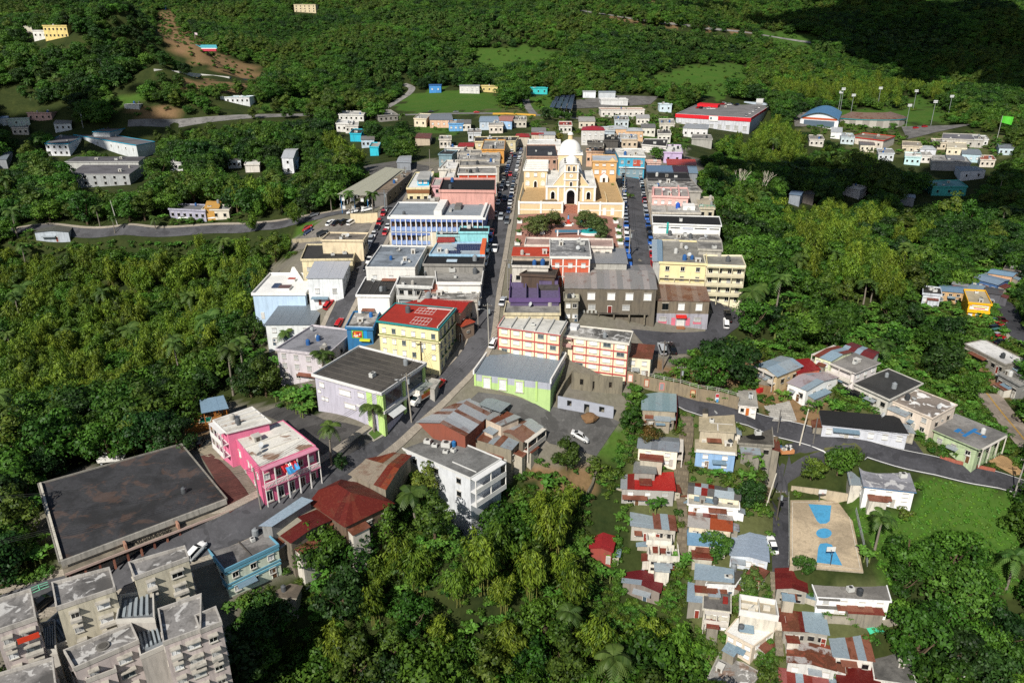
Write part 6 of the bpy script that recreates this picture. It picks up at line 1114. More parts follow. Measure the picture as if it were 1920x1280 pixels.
for key, pts_, rz_, lab in apts:
    b = bld(key, 'P', pts_, 10.5, lab, 'c4bda8' if key in ('ap2', 'ap3') else 'c0b4b0', 'flat', conc('8a8784', .8, .5), 'apartment_block', 'building', '', .75, .5, rz=rz_, over=.1, ext=False, trim=wall('b5b0a8', .8), down=8)
    for f in range(4):
        for u in ((.25, .74) if key not in ('ap7', 'ap8') else (.5,)):
            zz = b.h-1.9-2.7*f; w_ = 1.7/b.W*(1.2 if u > .5 else .8)
            wallbox(b, 'F', u-w_*.5, u+w_*.5, zz+.75, zz+.92, 0, .8, wall('b4afa4', .7), 'concrete_awning'); put(b, 'F', u, zz, w_*b.W*.85, 1.3, R.choice('dogwx' if key == 'ap2' else 'dwgx'))
            if (f+int(u*4)) % 2 and key != 'ap4': wallbox(b, 'F', u-w_*.55, u+w_*.55, zz-1.0, zz-.55, 0, .8, wall('bdb8ae', .7), 'balcony_wall')
    for f in range(3): put(b, 'L', .5, b.h-2-2.7*f, 1.2, 1.2, 'k'); put(b, 'R', .4, b.h-2-2.7*f, 1.2, 1.2, 'k')
for key, pts_, rz_, lab in (('al1', [(890,800),(1185,830),(1125,600),(905,640)], -24.5, 'blue glazed stair link between the apartment blocks'), ('al2', [(320,1040),(440,1060),(400,830),(300,850)], -27, 'shaded walkway block between left apartment blocks'), ('al3', [(1050,1100),(1240,1010),(1195,760),(1010,860)], -26.5, 'open stair block beside the right apartments'), ('al4', [(400,1010),(700,930),(440,735),(390,840)], -27.5, 'sunken courtyard slab in front of ochre shuttered block')):
    b = bld(key, 'P', pts_, 6, lab, 'b5b0a8', 'flat', conc('7f8488', .6), 'apartment_block', 'building', '', .6, .6, rz=rz_, over=.05, ext=False, trim='c9c5bc', down=8)
    for k in range(5): roofbox(b, .12+.16*k, .2+.16*k, .2, .85, 0, .12+.1*k, plain('9aa3a8'), 'stair_flight')
b = BLD['ap4']; m_ = MB(); q = b.P(.5, .5); m_.cyl(q[0], q[1], b.h, b.h+.25, .9, .9, plain('77746e'), 16); m_.cyl(q[0], q[1], b.h+.25, b.h+.32, .6, .6, plain('5a5752'), 16); m_.build('round_hatch', b.roof)
b = BLD['ap1']; wallbox(b, 'F', .45, .98, b.h-2.6, b.h-1.7, .7, .8, plain('d8452a'), 'red_curtain')
# --- supermarket
b = BLD['c1']; RED = plain('d8222e')
wallbox(b, 'F', -.01, 1.01, b.h-2.2, b.h+.4, .15, .35, RED, 'red_band'); wallbox(b, 'R', .0, .7, b.h-1.2, b.h+.4, .15, .35, RED, 'red_band'); wallbox(b, 'F', .46, .58, b.h-3.2, b.h+.2, .35, .5, WP, 'sign_board'); wallbox(b, 'F', .475, .50, b.h-2.2, b.h-.6, .5, .53, plain('5a6a7a'), 'sign_mark')
roofbox(b, .05, .36, .52, .62, .1, 2.2, RED, 'red_ramp_wall'); roofbox(b, .78, .88, .95, 1.02, 0, 4.5, plain('d8d8d6'), 'stair_tower'); roofbox(b, .6, 1.0, .95, .99, 0, 1.5, plain('b8c4cf'), 'parapet')
for k in range(9): put(b, 'F', .06+.11*k, 2.2, 3.0, 2.4, 'x')
# shop lettering: solid letters standing on the canopy
def lettering(parent, text, size, loc, rot, m):
    cu = bpy.data.curves.new('lettering', 'FONT'); cu.body = text; cu.size = size; cu.extrude = .04; cu.align_x = 'CENTER'; tmp = bpy.data.objects.new('tmp', cu); COL.objects.link(tmp); dg = bpy.context.evaluated_depsgraph_get(); dg.update()
    me = bpy.data.meshes.new_from_object(tmp.evaluated_get(dg)); bpy.data.objects.remove(tmp); me.materials.clear(); me.materials.append(m); o = obj('lettering', me, parent, loc); o.rotation_euler = rot; o['kind'] = 'stuff'; return o
A, d_, L, an = side(LETTER, 'F'); q = A+d_*L*.5+np.array([d_[1], -d_[0]])*1.3
lettering(LETTER.e, 'Mueblerias', 1.5, (q[0], q[1], 1.98), (math.radians(38), 0, an), plain('1c1a18'))
# ------------------------------------------------------------------ church
def frame(name, loc, th, label, cat, group=None):
    e = bpy.data.objects.new(name, None); COL.objects.link(e); e.location = tuple(loc); e.rotation_euler = (0, 0, th); e.empty_display_size = .5; tag(e, label, cat, group); return e
TZ = 4.1; CH = atz(1069.5, 377, TZ); CTH = -math.atan2(92, 1387)*.9
ch = frame('church', CH, CTH, 'cream and white church with large white dome and square bell tower', 'church')
WH = plain('f2f0ea'); WROOF = conc('e9e6de', .35); TANW = wall('d9c197', .3)
def part(name, boxes, parent=None, smooth=False):
    m_ = MB()
    for bx in boxes: m_.box(*bx)
    return m_.build(name, parent or ch)
m_ = MB(); m_.prism([(-8.4, 0), (8.4, 0), (8.4, 34), (-8.4, 34)], -1, 4.8, TANW, WROOF); m_.build('aisle_walls', ch)
cor = MB()
for x0, x1, y0, y1 in ((-8.7, 8.7, -.3, .15), (-8.7, -8.3, .15, 34), (8.3, 8.7, .15, 34)): cor.box(x0, x1, y0, y1, 4.6, 5.2, WH)
cor.build('aisle_cornice', ch)
for x in (-8.2, -4.3, 4.3, 8.2): part('pilaster', [(x-.35, x+.35, -.22, -.005, -1, 4.6, WH)])
nv = MB(); n = 14; pr_ = [(-4.2, 4.0)]+[(-4.2*math.cos(math.pi*i/n), 7.4+3.2*math.sin(math.pi*i/n)) for i in range(n+1)]+[(4.2, 4.0)]
k = len(pr_); V_ = [(x, .7, z) for x, z in pr_]+[(x, 32, z) for x, z in pr_]; nv.raw(V_, [(j, j+1, k+j+1, k+j)[::-1] for j in range(k-1)], WROOF); nv.raw(V_[:k], [tuple(range(k))], TANW); nv.build('nave_vault', ch, False)
gab = MB(); n2 = 24; ga = []
for i in range(n2+1):
    x = -6.2+12.4*i/n2; ax = abs(x); ga.append((x, 5.2+5.6*max(0, math.cos(min(ax/6.2, 1)*math.pi/2))**1.1))
gab.raw([(x, .25, 4.7) for x, z in ga]+[(x, .25, z) for x, z in ga]+[(x, .7, 4.7) for x, z in ga]+[(x, .7, z) for x, z in ga], [(j, j+1, n2+2+j, n2+1+j) for j in range(n2)]+[(n2+1+j, n2+2+j, 3*(n2+1)+j+1, 3*(n2+1)+j) for j in range(n2)]+[(2*(n2+1)+j+1, 2*(n2+1)+j, 3*(n2+1)+j, 3*(n2+1)+j+1) for j in range(n2)], TANW); gab.build('curved_gable', ch)
gr = MB()
for j in range(n2): (x0, z0), (x1, z1) = ga[j], ga[j+1]; gr.raw([(x0, .1, z0), (x1, .1, z1), (x1, .8, z1), (x0, .8, z0), (x0, .1, z0+.3), (x1, .1, z1+.3), (x1, .8, z1+.3), (x0, .8, z0+.3)], [(4, 5, 6, 7), (0, 1, 5, 4), (2, 3, 7, 6)], WH)
gr.build('gable_rim', ch)
tw = MB(); tw.box(-2.3, 2.3, -1.5, 3.0, -1, 12.8, TANW); tow = tw.build('tower', ch)
for z in (5.0, 7.3, 10.0, 12.6): part('tower_cornice', [(-2.6, 2.6, -1.8, 3.3, z, z+.35, WH)], tow)
for x in (-2.15, 2.15): part('tower_pilaster', [(x-.28, x+.28, -1.62, -1.35, -1, 12.6, WH)], tow)
def arch(parent, x, y, z, w, h, dark=True): o = obj('arched_window' if h < 4 else 'portal', archmesh(dark), parent, (x, y, z), 0, (w, 2.2, h)); return o
arch(tow, 0, -1.52, 2.0, 4.0, 5.4); arch(tow, 0, -1.52, 6.2, 1.1, 1.7); arch(tow, -.85, -1.52, 11.35, 1.0, 1.9); arch(tow, .85, -1.52, 11.35, 1.0, 1.9)
ck = MB(); ck.cyl(0, 0, 0, .1, .62, .62, WH, 16); co = ck.build('clock', tow, loc=(0, -1.52, 8.8)); co.rotation_euler = (math.pi/2, 0, 0); hd = MB(); hd.box(-.04, .04, 0, .4, .1, .13, plain('222222')); hd.box(0, .3, -.04, .04, .1, .13, plain('222222')); hd.build('clock_hands', co)['kind'] = 'stuff'
dm = MB(); dm.cyl(0, .75, 12.95, 13.3, 2.15, 2.15, WH, 20); dm.dome(0, .75, 13.3, 2.05, 2.1, WH); dm.build('tower_dome', ch, True)
for x in (-2.2, 2.2):
    for y in (-1.4, 2.9): u_ = MB(); u_.cyl(x, y, 12.95, 13.4, .3, .2, plain('6d6a64'), 8); u_.cyl(x, y, 13.4, 14.0, .14, .3, plain('6d6a64'), 8); u_.build('urn', tow)
for x in (-6.1, 6.1): arch(ch, x, -.02, 2.1, 1.9, 2.9)
dr = MB(); dr.box(-4.5, 4.5, 30.5, 40, -1, 11.0, TANW); dr.box(-4.8, 4.8, 30.2, 40.3, 11.0, 11.5, WH); dr.build('dome_drum', ch)
D2 = MB(); D2.cyl(0, 35.2, 11.5, 12.0, 4.35, 4.25, WH, 32); D2.dome(0, 35.2, 12.0, 4.2, 4.3, WH, 32, 10); D2.build('main_dome', ch, True)
ln = MB(); ln.cyl(0, 35.2, 16.1, 17.9, .95, .85, TANW, 12); ln.cyl(0, 35.2, 17.9, 18.1, 1.15, 1.15, WH, 12); ln.dome(0, 35.2, 18.1, 1.0, .9, WH, 12, 5); ln.build('lantern', ch)
# terrace with retaining wall and steps
te = frame('church_terrace', (CH[0], CH[1], TZ), CTH, 'raised church terrace with cream retaining wall and brick steps', 'terrace')
m_ = MB(); TT = paving('c9a878', 1.2)
m_.prism([(-17.5, -5), (-2.4, -5), (-2.4, -.0), (2.4, 0), (2.4, -5), (17.8, -5), (17.8, 36), (-15.5, 36)], -5, -.004, TANW, TT); m_.build('platform', te)
for x0, x1 in ((-17.7, -2.6), (2.6, 18.0)): part('parapet', [(x0, x1, -5.15, -4.8, -.004, .7, WH), (x0, x1, -5.06, -5.003, -2.2, -1.9, WH)], te)
part('parapet', [(-17.8, -17.45, -4.8, 30, -.004, .7, TANW)], te); part('parapet', [(17.65, 17.95, -4.8, 34, -.004, .7, TANW)], te)
for x in (-17.5, -10, -2.8, 2.8, 10, 17.8): part('pier', [(x-.3, x+.3, -5.25, -4.9, -4.5, .95, WH)], te)
for x in (11.5, 14.2): part('door', [(x-.6, x+.6, -5.12, -5.003, -3.6, -1.2, WH)], te)
for i in range(14): part('step', [(-2.38, 2.38, -5.6+.40*i, -.02, -3.75+.26*i, -3.75+.26*(i+1)-.002*i, paving('a8705c', .6))] if False else [(-2.38, 2.38, -5.6+.40*i, -5.2+.40*i, -5, -3.75+.26*(i+1), paving('a8705c', .6))], te)
part('wall_divider', [(12.2, 12.5, -2, 12, 0, 1.1, TANW)], te); part('gate', [(-9.5, -4.5, -3.2, -3.1, 0, 1.0, plain('7a6a54'))], te)
protect([(972,300),(1170,300),(1172,402),(975,402)], 230)
b = bld('annex', 'O', [(205,572),(490,576),(490,462),(245,460)], 6.4, 'two storey cream church annex with white arched windows', 'd9c197', 'flat', WROOF, 'church_annex', 'building', '', .12, .5, rz=TZ+6.4, ext=False, trim='efece4')
for f in range(2):
    for u in (.16, .82): put(b, 'F', u, 1.7+3*f, 1.5, 1.9, 'archw', out=.05)
put(b, 'F', .5, 1.5, 1.6, 2.6, 'archd', out=.05); put(b, 'F', .5, 4.9, 1.2, 1.4, 'p')
for v in (.2, .4, .6, .8): roofbox(b, 0, 1, v, v+.05, 0, .5, plain('dedbd2'), 'roof_beam')
b = bld('parish', 'O', [(1030,464),(1318,468),(1300,394),(1030,396)], 8, 'tan parish house with grey roof and small white porch', 'd9ad74', 'flat', conc('b7bec6', .25), 'parish_house', 'house', '', .15, .3, rz=TZ+7.6, ext=False)
for u in (.18, .48, .82): put(b, 'F', u, 4.0, 1.7, 1.6, 'p'); put(b, 'F', u, 6.7, 1.3, .8, 'p')
m_ = MB(); A, d_, L, an = side(b, 'F'); nn = np.array([d_[1], -d_[0]])
q0, q1, qm = A+d_*L*.32, A+d_*L*.66, A+d_*L*.49
for zt, o_, mm_ in ((0, 1.6, WH),):
    V_ = [(*q0, -1), (*q1, -1), (*q1, 2.6), (*qm, 3.9), (*q0, 2.6)]; V2 = [(*(np.array(v[:2])+nn*o_), v[2]) for v in V_]; m_.raw(V_+V2, [(5, 6, 7, 8, 9), (0, 5, 9, 4), (6, 1, 2, 7)], WH); m_.raw([V_[2], V_[3], V2[3], V2[2], V_[4], V2[4]], [(0, 1, 2, 3), (1, 4, 5, 2)], plain('c05a3c'))
pch = m_.build('porch', b.e); obj('door', doormesh('3a2a20'), pch, (*(qm+nn*1.66), .9), an, (1.1, 1.5, 2.4))
m_ = MB(); V_ = [(*(A+d_*L*.68), b.h-.1), (*(A+d_*L*1.0), b.h-.1), (*(A+d_*L*.84), b.h+1.4)]; m_.raw(V_+[(*(np.array(v[:2])-nn*2), v[2]) for v in V_], [(0, 1, 2), (0, 2, 5, 3), (2, 1, 4, 5)], TANW); m_.build('small_gable', b.e)
# ------------------------------------------------------------------ plaza furniture
def at_px(zone, p): return ground(*zp(zone, [p])[0])
def thing(name, zone, p, label, cat, th=0., group=None, dz=.2):
    g = at_px(zone, p); return frame(name, (g[0], g[1], g[2]+dz), th, label, cat, group)
e = thing('fountain', 'E', (752,765), 'oval turquoise fountain basin on the plaza', 'fountain'); TQ = plain('2fa5a5')
m_ = MB(); 
for r0, z0, z1, mm_ in ((1., 0, .8, WP),): 
    nseg = 20; P_ = [(3.2*math.cos(a), 2.1*math.sin(a)) for a in np.linspace(0, 2*math.pi, nseg, endpoint=False)]; m_.prism(P_, -.5, .55, WP, TQ)
    P2 = [(x*1.0, y*1.0) for x, y in P_]; Pi = [(x*.9, y*.88) for x, y in P_]
    m_.raw([(x, y, .55) for x, y in P2]+[(x, y, .95) for x, y in P2]+[(x, y, .95) for x, y in Pi]+[(x, y, .56) for x, y in Pi], [t for j in range(nseg) for t in ((j, (j+1) % nseg, nseg+(j+1) % nseg, nseg+j), (nseg+j, nseg+(j+1) % nseg, 2*nseg+(j+1) % nseg, 2*nseg+j), (2*nseg+j, 2*nseg+(j+1) % nseg, 3*nseg+(j+1) % nseg, 3*nseg+j))], TQ)
m_.build('basin', e); m_ = MB(); m_.cyl(0, 0, .5, 2.4, .18, .12, plain('2a4a48'), 8); m_.cyl(0, 0, 1.4, 1.55, .2, .7, TQ, 12); m_.build('spout', e)
e = thing('monument', 'E', (605,706), 'small monument with red base and pale blue figure on plaza', 'monument'); m_ = MB(); m_.cyl(0, 0, 0, .5, 2.0, 1.9, WP, 6); m_.cyl(0, 0, .5, .9, 1.2, 1.1, plain('b5482c'), 6); m_.build('base', e)
m_ = MB(); m_.box(-.4, .4, -.4, .4, .9, 1.9, plain('c23a34')); m_.build('pedestal', e); m_ = MB(); m_.cyl(0, 0, 1.9, 2.6, .32, .26, plain('6aa3d4'), 8); m_.cyl(0, 0, 2.6, 3.2, .26, .16, plain('6aa3d4'), 8); m_.dome(0, 0, 3.2, .2, .3, plain('4a3a30'), 8, 4); m_.build('figure', e)
e = thing('statue', 'E', (427,768), 'white statue with outstretched arms on tall pedestal', 'statue'); m_ = MB(); m_.box(-.7, .7, -.7, .7, 0, .5, WP); m_.box(-.4, .4, -.4, .4, .5, 2.2, WP); m_.build('pedestal', e); m_ = MB(); m_.tube([(0, 0, 2.2), (0, 0, 2.9), (0, 0, 3.5), (0, 0, 3.75)], [.36, .3, .26, .12], WP, 8); m_.tube([(-.85, 0, 3.5), (-.3, 0, 3.45), (.3, 0, 3.45), (.85, 0, 3.5)], [.07, .12, .12, .07], WP, 6); m_.dome(0, 0, 3.78, .17, .22, WP, 8, 4); m_.build('figure', e)
e = thing('mural_bench', 'E', (602,778), 'long blue grey plaza screen with two posts', 'screen'); m_ = MB(); m_.box(-4, 4, -.1, .1, .9, 1.8, plain('4d7a92')); m_.build('panel', e)
for x in (-3.2, 3.2): m_ = MB(); m_.box(x-.2, x+.2, -.2, .2, -.3, 1.7, WP); m_.build('post', e)
e = thing('playground_caterpillar', 'E', (755,693), 'curved turquoise and white bench by the plaza trees', 'bench')
for k in range(6): m_ = MB(); m_.box(-3.6+1.2*k, -2.45+1.2*k, -.35, .35, 0, .75, TQ if k % 2 == 0 else WP); m_.build('segment', e)
for i, p_ in enumerate([(272,690),(268,770),(255,840),(930,690),(945,745),(960,835),(948,790)]):
    e = thing('planter', 'E', p_, ['planter hedge nearest the church on plaza left', 'planter in the middle of plaza left edge', 'planter at the lower left plaza corner', 'planter hedge nearest the church on plaza right', 'planter in the middle of plaza right edge', 'planter hedge at the lower right plaza corner', 'third planter along the plaza right edge'][i], 'planter')
    m_ = MB(); m_.box(-.8, .8, -1.2, 1.2, 0, .7, WP); m_.build('tub', e); cr, tr = (None, None); 
    PLANTERS = globals().setdefault('PLANTERS', []); PLANTERS.append(e)
# ------------------------------------------------------------------ valley: arena, grandstand, floodlights, solar canopy
def barrel(key, zone, pts, h, rise, label, name, cat, wallc, rm, nseg=12):
    b = bld(key, zone, pts, h, label, wallc, 'open', None, name, cat, '', .2); w = MB(); w.prism(b.Q, b.zb, h, b.wm); w.build('wall', b.e); r = MB()
    for sgm in range(nseg):
        u0, u1 = sgm/nseg, (sgm+1)/nseg; z0, z1 = h+rise*math.sin(math.pi*u0), h+rise*math.sin(math.pi*u1); V_ = [(*b.P(u0, -.03), z0), (*b.P(u1, -.03), z1), (*b.P(u1, 1.03), z1), (*b.P(u0, 1.03), z0)]
        k_ = MB(); k_.raw(V_+[(x, y, z-.15) for x, y, z in V_], [(0, 1, 2, 3), (7, 6, 5, 4), (0, 4, 5, 1), (2, 6, 7, 3), (1, 5, 6, 2), (3, 7, 4, 0)], rm); k_.build('roof_sheet', b.e)
    g_ = MB(); n_ = nseg; ar = [(*b.P(i/n_, .0), h+rise*math.sin(math.pi*i/n_)) for i in range(n_+1)]; g_.raw(ar, [tuple(range(n_+1))], plain('dfe6ea')); ar2 = [(*b.P(i/n_, 1.), h+rise*math.sin(math.pi*i/n_)) for i in range(n_+1)]; g_.raw(ar2, [tuple(range(n_+1))], plain('dfe6ea')); g_.build('gable_wall', b.e); return b
b = barrel('arena', 'C', [(690,652),(895,668),(850,628),(705,610)], 7, 4.2, 'sports arena with blue barrel roof beside the ball field', 'sports_arena', 'arena', 'd8dadc', metal('5f8fb8', .05)); wallbox(b, 'F', .05, .95, 5.6, 7.0, 0, .1, plain('c05a30'), 'orange_band'); wallbox(b, 'F', .1, .9, .5, 5, 0, .05, glass('5a6a78'), 'window_wall')
gs = ground(*zp('C', [(1085,705)])[0]); e = frame('grandstand', gs, .05, 'baseball grandstand with curved brown roof and turquoise rim', 'grandstand')
e.scale = (.62, .62, .8); nsg = 14; BR = metal('8a7262', .5)
for i in range(nsg):
    a0, a1 = math.radians(200+140*i/nsg), math.radians(200+140*(i+1)/nsg); V_ = []
    for r_, z_ in ((24, 12.5), (44, 7.5)): V_ += [(52*r_/44*math.cos(a0)*.95, 30+r_*math.sin(a0), z_), (52*r_/44*math.cos(a1)*.95, 30+r_*math.sin(a1), z_)]
    q = [V_[0], V_[1], V_[3], V_[2]]; k_ = MB(); k_.raw(q+[(x, y, z-.3) for x, y, z in q], [(3, 2, 1, 0), (4, 5, 6, 7), (0, 1, 5, 4), (2, 3, 7, 6), (1, 2, 6, 5), (3, 0, 4, 7)], BR); k_.build('roof_panel', e)
    k_ = MB(); o1, o2 = V_[2], V_[3]; k_.raw([(*o1[:2], 6.6), (*o2[:2], 6.6), (*o2[:2], 7.4), (*o1[:2], 7.4)], [(0, 1, 2, 3)], plain('2f9aa0')); k_.raw([(o1[0]*.97, o1[1]+.6, -2), (o2[0]*.97, o2[1]+.6, -2), (o2[0]*.97, o2[1]+.6, 6.7), (o1[0]*.97, o1[1]+.6, 6.7)], [(0, 1, 2, 3)], plain('b9b4aa' if i % 2 else '9a958c')); k_.build('outer_wall_panel', e)
for i in range(5):
    k_ = MB(); P_ = []
    for j in range(nsg+1): a = math.radians(200+140*j/nsg); P_.append((a,))
    r0 = 42-3.4*i; V_ = [(52*r0/44*math.cos(a[0])*.93, 30+r0*math.sin(a[0]), 6-1.1*i) for a in P_]+[(52*(r0-3.2)/44*math.cos(a[0])*.93, 30+(r0-3.2)*math.sin(a[0]), 6-1.1*i) for a in P_]; k_.raw(V_, [(j, j+1, nsg+2+j, nsg+1+j) for j in range(nsg)], plain('a8a49c')); k_.build('seating_tier', e)
LP = [((878,625),(897,500)),((937,640),(945,570)),((1085,610),(1100,495)),((1285,615),(1305,510)),((1385,700),(1410,570)),((1480,650),(1505,540)),((1245,710),(1265,590)),((868,622),(888,540))]
ORD = ['first', 'second', 'third', 'fourth', 'fifth', 'sixth', 'seventh', 'eighth', 'ninth', 'tenth', 'eleventh', 'twelfth', 'thirteenth', 'fourteenth', 'fifteenth', 'sixteenth', 'seventeenth', 'eighteenth', 'nineteenth', 'twentieth', 'twenty-first', 'twenty-second', 'twenty-third', 'twenty-fourth', 'twenty-fifth', 'twenty-sixth', 'twenty-seventh', 'twenty-eighth', 'twenty-ninth', 'thirtieth']
order_ = sorted(range(len(LP)), key=lambda i: LP[i][0][0])
for rank, i in enumerate(order_):
    (bx, by), (tx, ty) = LP[i]; g = ground(*zp('C', [(bx, by)])[0]); dep = proj(*g)[2]; hh = min(26, max(16, (by-ty)/2.977*dep/F)); e = frame('floodlight_mast', g, 0, ORD[rank]+' ball field floodlight mast from the left', 'floodlight', 'floodlight masts round the ball field')
    m_ = MB(); m_.cyl(0, 0, -1, hh, .24, .14, plain('8f9494'), 8); m_.build('pole', e); m_ = MB()
    for r_ in range(2): m_.box(-1.6, 1.6, -.15, .15, hh-1.5+r_*1.1, hh-.7+r_*1.1, plain('d6d8d8'))
    m_.build('lamp_bank', e)['kind'] = 'stuff'
q4 = [atz(*p_, h1(*ground(*zp('B', [(1225,600)])[0])[:2])+6) for p_ in zp('B', [(1160,590),(1290,600),(1308,530),(1208,522)])]; c4 = np.mean(q4, 0); e = frame('solar_canopy', (c4[0], c4[1], c4[2]-6), 0, 'large canopy of tilted solar panel rows near the bus yard', 'solar canopy')
for r_ in range(4):
    for k in range(3):
        def bl(u, v): return np.array(q4[0])*(1-u)*(1-v)+np.array(q4[1])*u*(1-v)+np.array(q4[2])*u*v+np.array(q4[3])*(1-u)*v
        u0, u1, v0, v1 = r_/4+.02, (r_+1)/4-.03, k/3+.01, (k+1)/3-.02; V_ = []
        for (u, v), zz in zip(((u0, v0), (u1, v0), (u1, v1), (u0, v1)), (5.0, 5.0, 6.6, 6.6)): p_ = bl(u, v)-c4; V_.append((p_[0], p_[1], zz))
        k_ = MB(); k_.raw(V_+[(x, y, z-.25) for x, y, z in V_], [(0, 1, 2, 3), (7, 6, 5, 4), (0, 4, 5, 1), (2, 6, 7, 3), (1, 5, 6, 2), (3, 7, 4, 0)], solar()); k_.build('solar_panel', e)
        p_ = bl((u0+u1)/2, (v0+v1)/2)-c4; k_ = MB(); k_.cyl(p_[0], p_[1], -1, 5.6, .25, .25, plain('b8bcbc'), 6); k_.build('post', e)
# ------------------------------------------------------------------ free walls, ruins, stairs
def wallrun(name, label, cat, zone, pts, h, th, m, zoff=0., openings=(), capm=None, base=None, rail=None):
    L_ = [at_px(zone, p_) for p_ in pts]; e = frame(name, (L_[0][0], L_[0][1], L_[0][2]), 0, label, cat)
    for i in range(len(L_)-1):
        a, b_ = L_[i], L_[i+1]; d2 = b_[:2]-a[:2]; ln_ = np.linalg.norm(d2); d2 = d2/ln_; nn_ = np.array([d2[1], -d2[0]])
        cuts = [0.]; ops = sorted([o_ for o_ in openings if o_[0] == i], key=lambda o_: o_[1]); segs = []
        cur = 0.
        for _, u0, u1, z0, z1 in ops: segs.append((cur, u0, -1.5, h)); segs += [(u0, u1, -1.5, z0), (u0, u1, z1, h)]; cur = u1
        segs.append((cur, 1., -1.5, h))
        for u0, u1, z0, z1 in segs:
            if z1-z0 < .02 or u1-u0 < 1e-3: continue
            m_ = MB(); pa = a+(b_-a)*u0-L_[0]; pb = a+(b_-a)*u1-L_[0]
            V_ = [(*(pa[:2]-nn_*th/2), pa[2]+z0), (*(pb[:2]-nn_*th/2), pb[2]+z0), (*(pb[:2]+nn_*th/2), pb[2]+z0), (*(pa[:2]+nn_*th/2), pa[2]+z0)]; V_ += [(x, y, (pa[2] if k in (0, 3) else pb[2])+z1) for k, (x, y, _) in enumerate(V_)]
            m_.raw(V_, [(0, 1, 2, 3), (7, 6, 5, 4), (4, 5, 1, 0), (5, 6, 2, 1), (6, 7, 3, 2), (7, 4, 0, 3)], m); m_.build('wall_section', e)
        if rail:
            for k in range(int(ln_/2.2)+1):
                pa = a+(b_-a)*min(1, k*2.2/ln_)-L_[0]; m_ = MB(); m_.box(pa[0]-.06, pa[0]+.06, pa[1]-.06, pa[1]+.06, pa[2]+h, pa[2]+h+1.0, rail); m_.build('rail_post', e)
            for zz in (.5, .95):
                pa, pb = a-L_[0], b_-L_[0]; m_ = MB(); m_.tube([(pa[0], pa[1], pa[2]+h+zz), (pb[0], pb[1], pb[2]+h+zz)], .05, rail); m_.build('rail', e)
    px_ = zp(zone, pts); protect([(x, y) for x, y in px_]+[(x, y-h*6) for x, y in px_[::-1]], max(proj(*l)[2] for l in L_)-1); return e, L_
wallrun('ruin_front_wall', 'grey roofless ruin front wall with lime edges and openings', 'wall', 'G', [(605,1040),(780,1072),(985,1112)], 3.0, .4, plain('b3b7c2'), openings=[(0, .36, .54, 1., 2.5), (1, .02, .2, 0., 2.4), (1, .52, .70, 1., 2.5)])
wallrun('ruin_back_wall', 'old stained stone wall with dark openings behind the ruin', 'wall', 'G', [(700,905),(860,925),(1045,940)], 4.2, .5, wall('8a8270', 1.), openings=[(0, .34, .5, 1.2, 2.8), (0, .88, .98, 0., 2.6), (1, .5, .62, 1.2, 2.8)])
wallrun('ruin_side_wall', 'leaning grey side wall of the ruined lot', 'wall', 'G', [(600,1020),(650,930),(705,850)], 2.6, .4, wall('77705f', 1.))
wallrun('old_yard_wall', 'tall weathered beige wall before the blue arcaded building', 'wall', 'D', [(1068,668),(1220,668),(1388,668)], 4.6, .4, wall('cdc3ad', .9))
MW, ML = wallrun('retaining_wall', 'long stone retaining wall hung with framed murals', 'wall', 'G', [(1060,862),(1200,905),(1330,935),(1440,955),(1560,990),(1700,1010),(1840,1050)], 3.2, .5, wall('8d7f68', 1.), rail=plain('b0aea4'))
def on_run(L_, i, u, z, w_, h_, mat, name, parent, out=.3):
    a, b_ = L_[i], L_[i+1]; d2 = b_[:2]-a[:2]; d2 = d2/np.linalg.norm(d2); nn_ = np.array([d2[1], -d2[0]]); p_ = a+(b_-a)*u-L_[0]; m_ = MB(); q0 = p_[:2]-d2*w_/2+nn_*out; q1 = p_[:2]+d2*w_/2+nn_*out
    m_.prism([tuple(q0), tuple(q1), tuple(q1-nn_*.08), tuple(q0-nn_*.08)], p_[2]+z-h_/2, p_[2]+z+h_/2, mat); return m_.build(name, parent)
for i, u, c1, c2 in ((0, .3, 'd8927a', 'e6ded6'), (1, .1, 'a8502e', 'c9b9a4'), (1, .9, 'd8847a', '8a8a8c'), (3, .75, 'a8502e', 'c9b48a')):
    f_ = on_run(ML, i, u, 1.6, 1.2, 2.0, plain(c1), 'mural_frame', MW, .33); on_run(ML, i, u, 1.6, .85, 1.6, plain(c2), 'mural', MW, .42)
on_run(ML, 4, .95, 1.6, .8, 2.2, plain('d8dce2'), 'mural', MW, .33); on_run(ML, 4, .95, 2.2, .7, .8, plain('b53038'), 'mural', MW, .42); on_run(ML, 4, .97, .9, .5, .8, plain('4a90c4'), 'mural', MW, .42)
wallrun('field_wall', 'narrow dark stone wall beside the dirt path', 'wall', 'K', [(215,640),(190,730),(140,820)], 1.2, .5, wall('5f5a4c', 1.))
wallrun('court_retaining_wall', 'pale retaining wall with grass bank behind the court', 'wall', 'M', [(165,330),(300,345),(460,372)], 1.9, .3, wall('b9ab92', .6))
wallrun('parking_wall', 'cream retaining wall above the west parking lot', 'wall', 'D', [(800,505),(880,508),(985,500)], 3.4, .4, wall('d8c6a2', .5))
wallrun('red_kerb_wall', 'low red brown roadside wall below the pale green house', 'wall', 'H', [(1378,1180),(1470,1212),(1600,1240),(1700,1262)], .8, .35, wall('a5604e', .6))
wallrun('white_guard_wall', 'white guard wall crossing the brown hillside', 'wall', 'A', [(860,395),(1000,408),(1120,422),(1280,438),(1430,455)], 1.2, .5, plain('e4e2da'))
wallrun('yellow_road_barrier', 'yellow striped barrier wall along the valley road', 'wall', 'B', [(845,640),(920,640),(1000,643),(1085,648)], 1.2, .5, plain('d8a842'))
wallrun('lot_wall', 'low broken concrete wall at the edge of west parking', 'wall', 'D', [(400,640),(500,636),(600,628)], 1.4, .4, wall('b0a48a', .9))
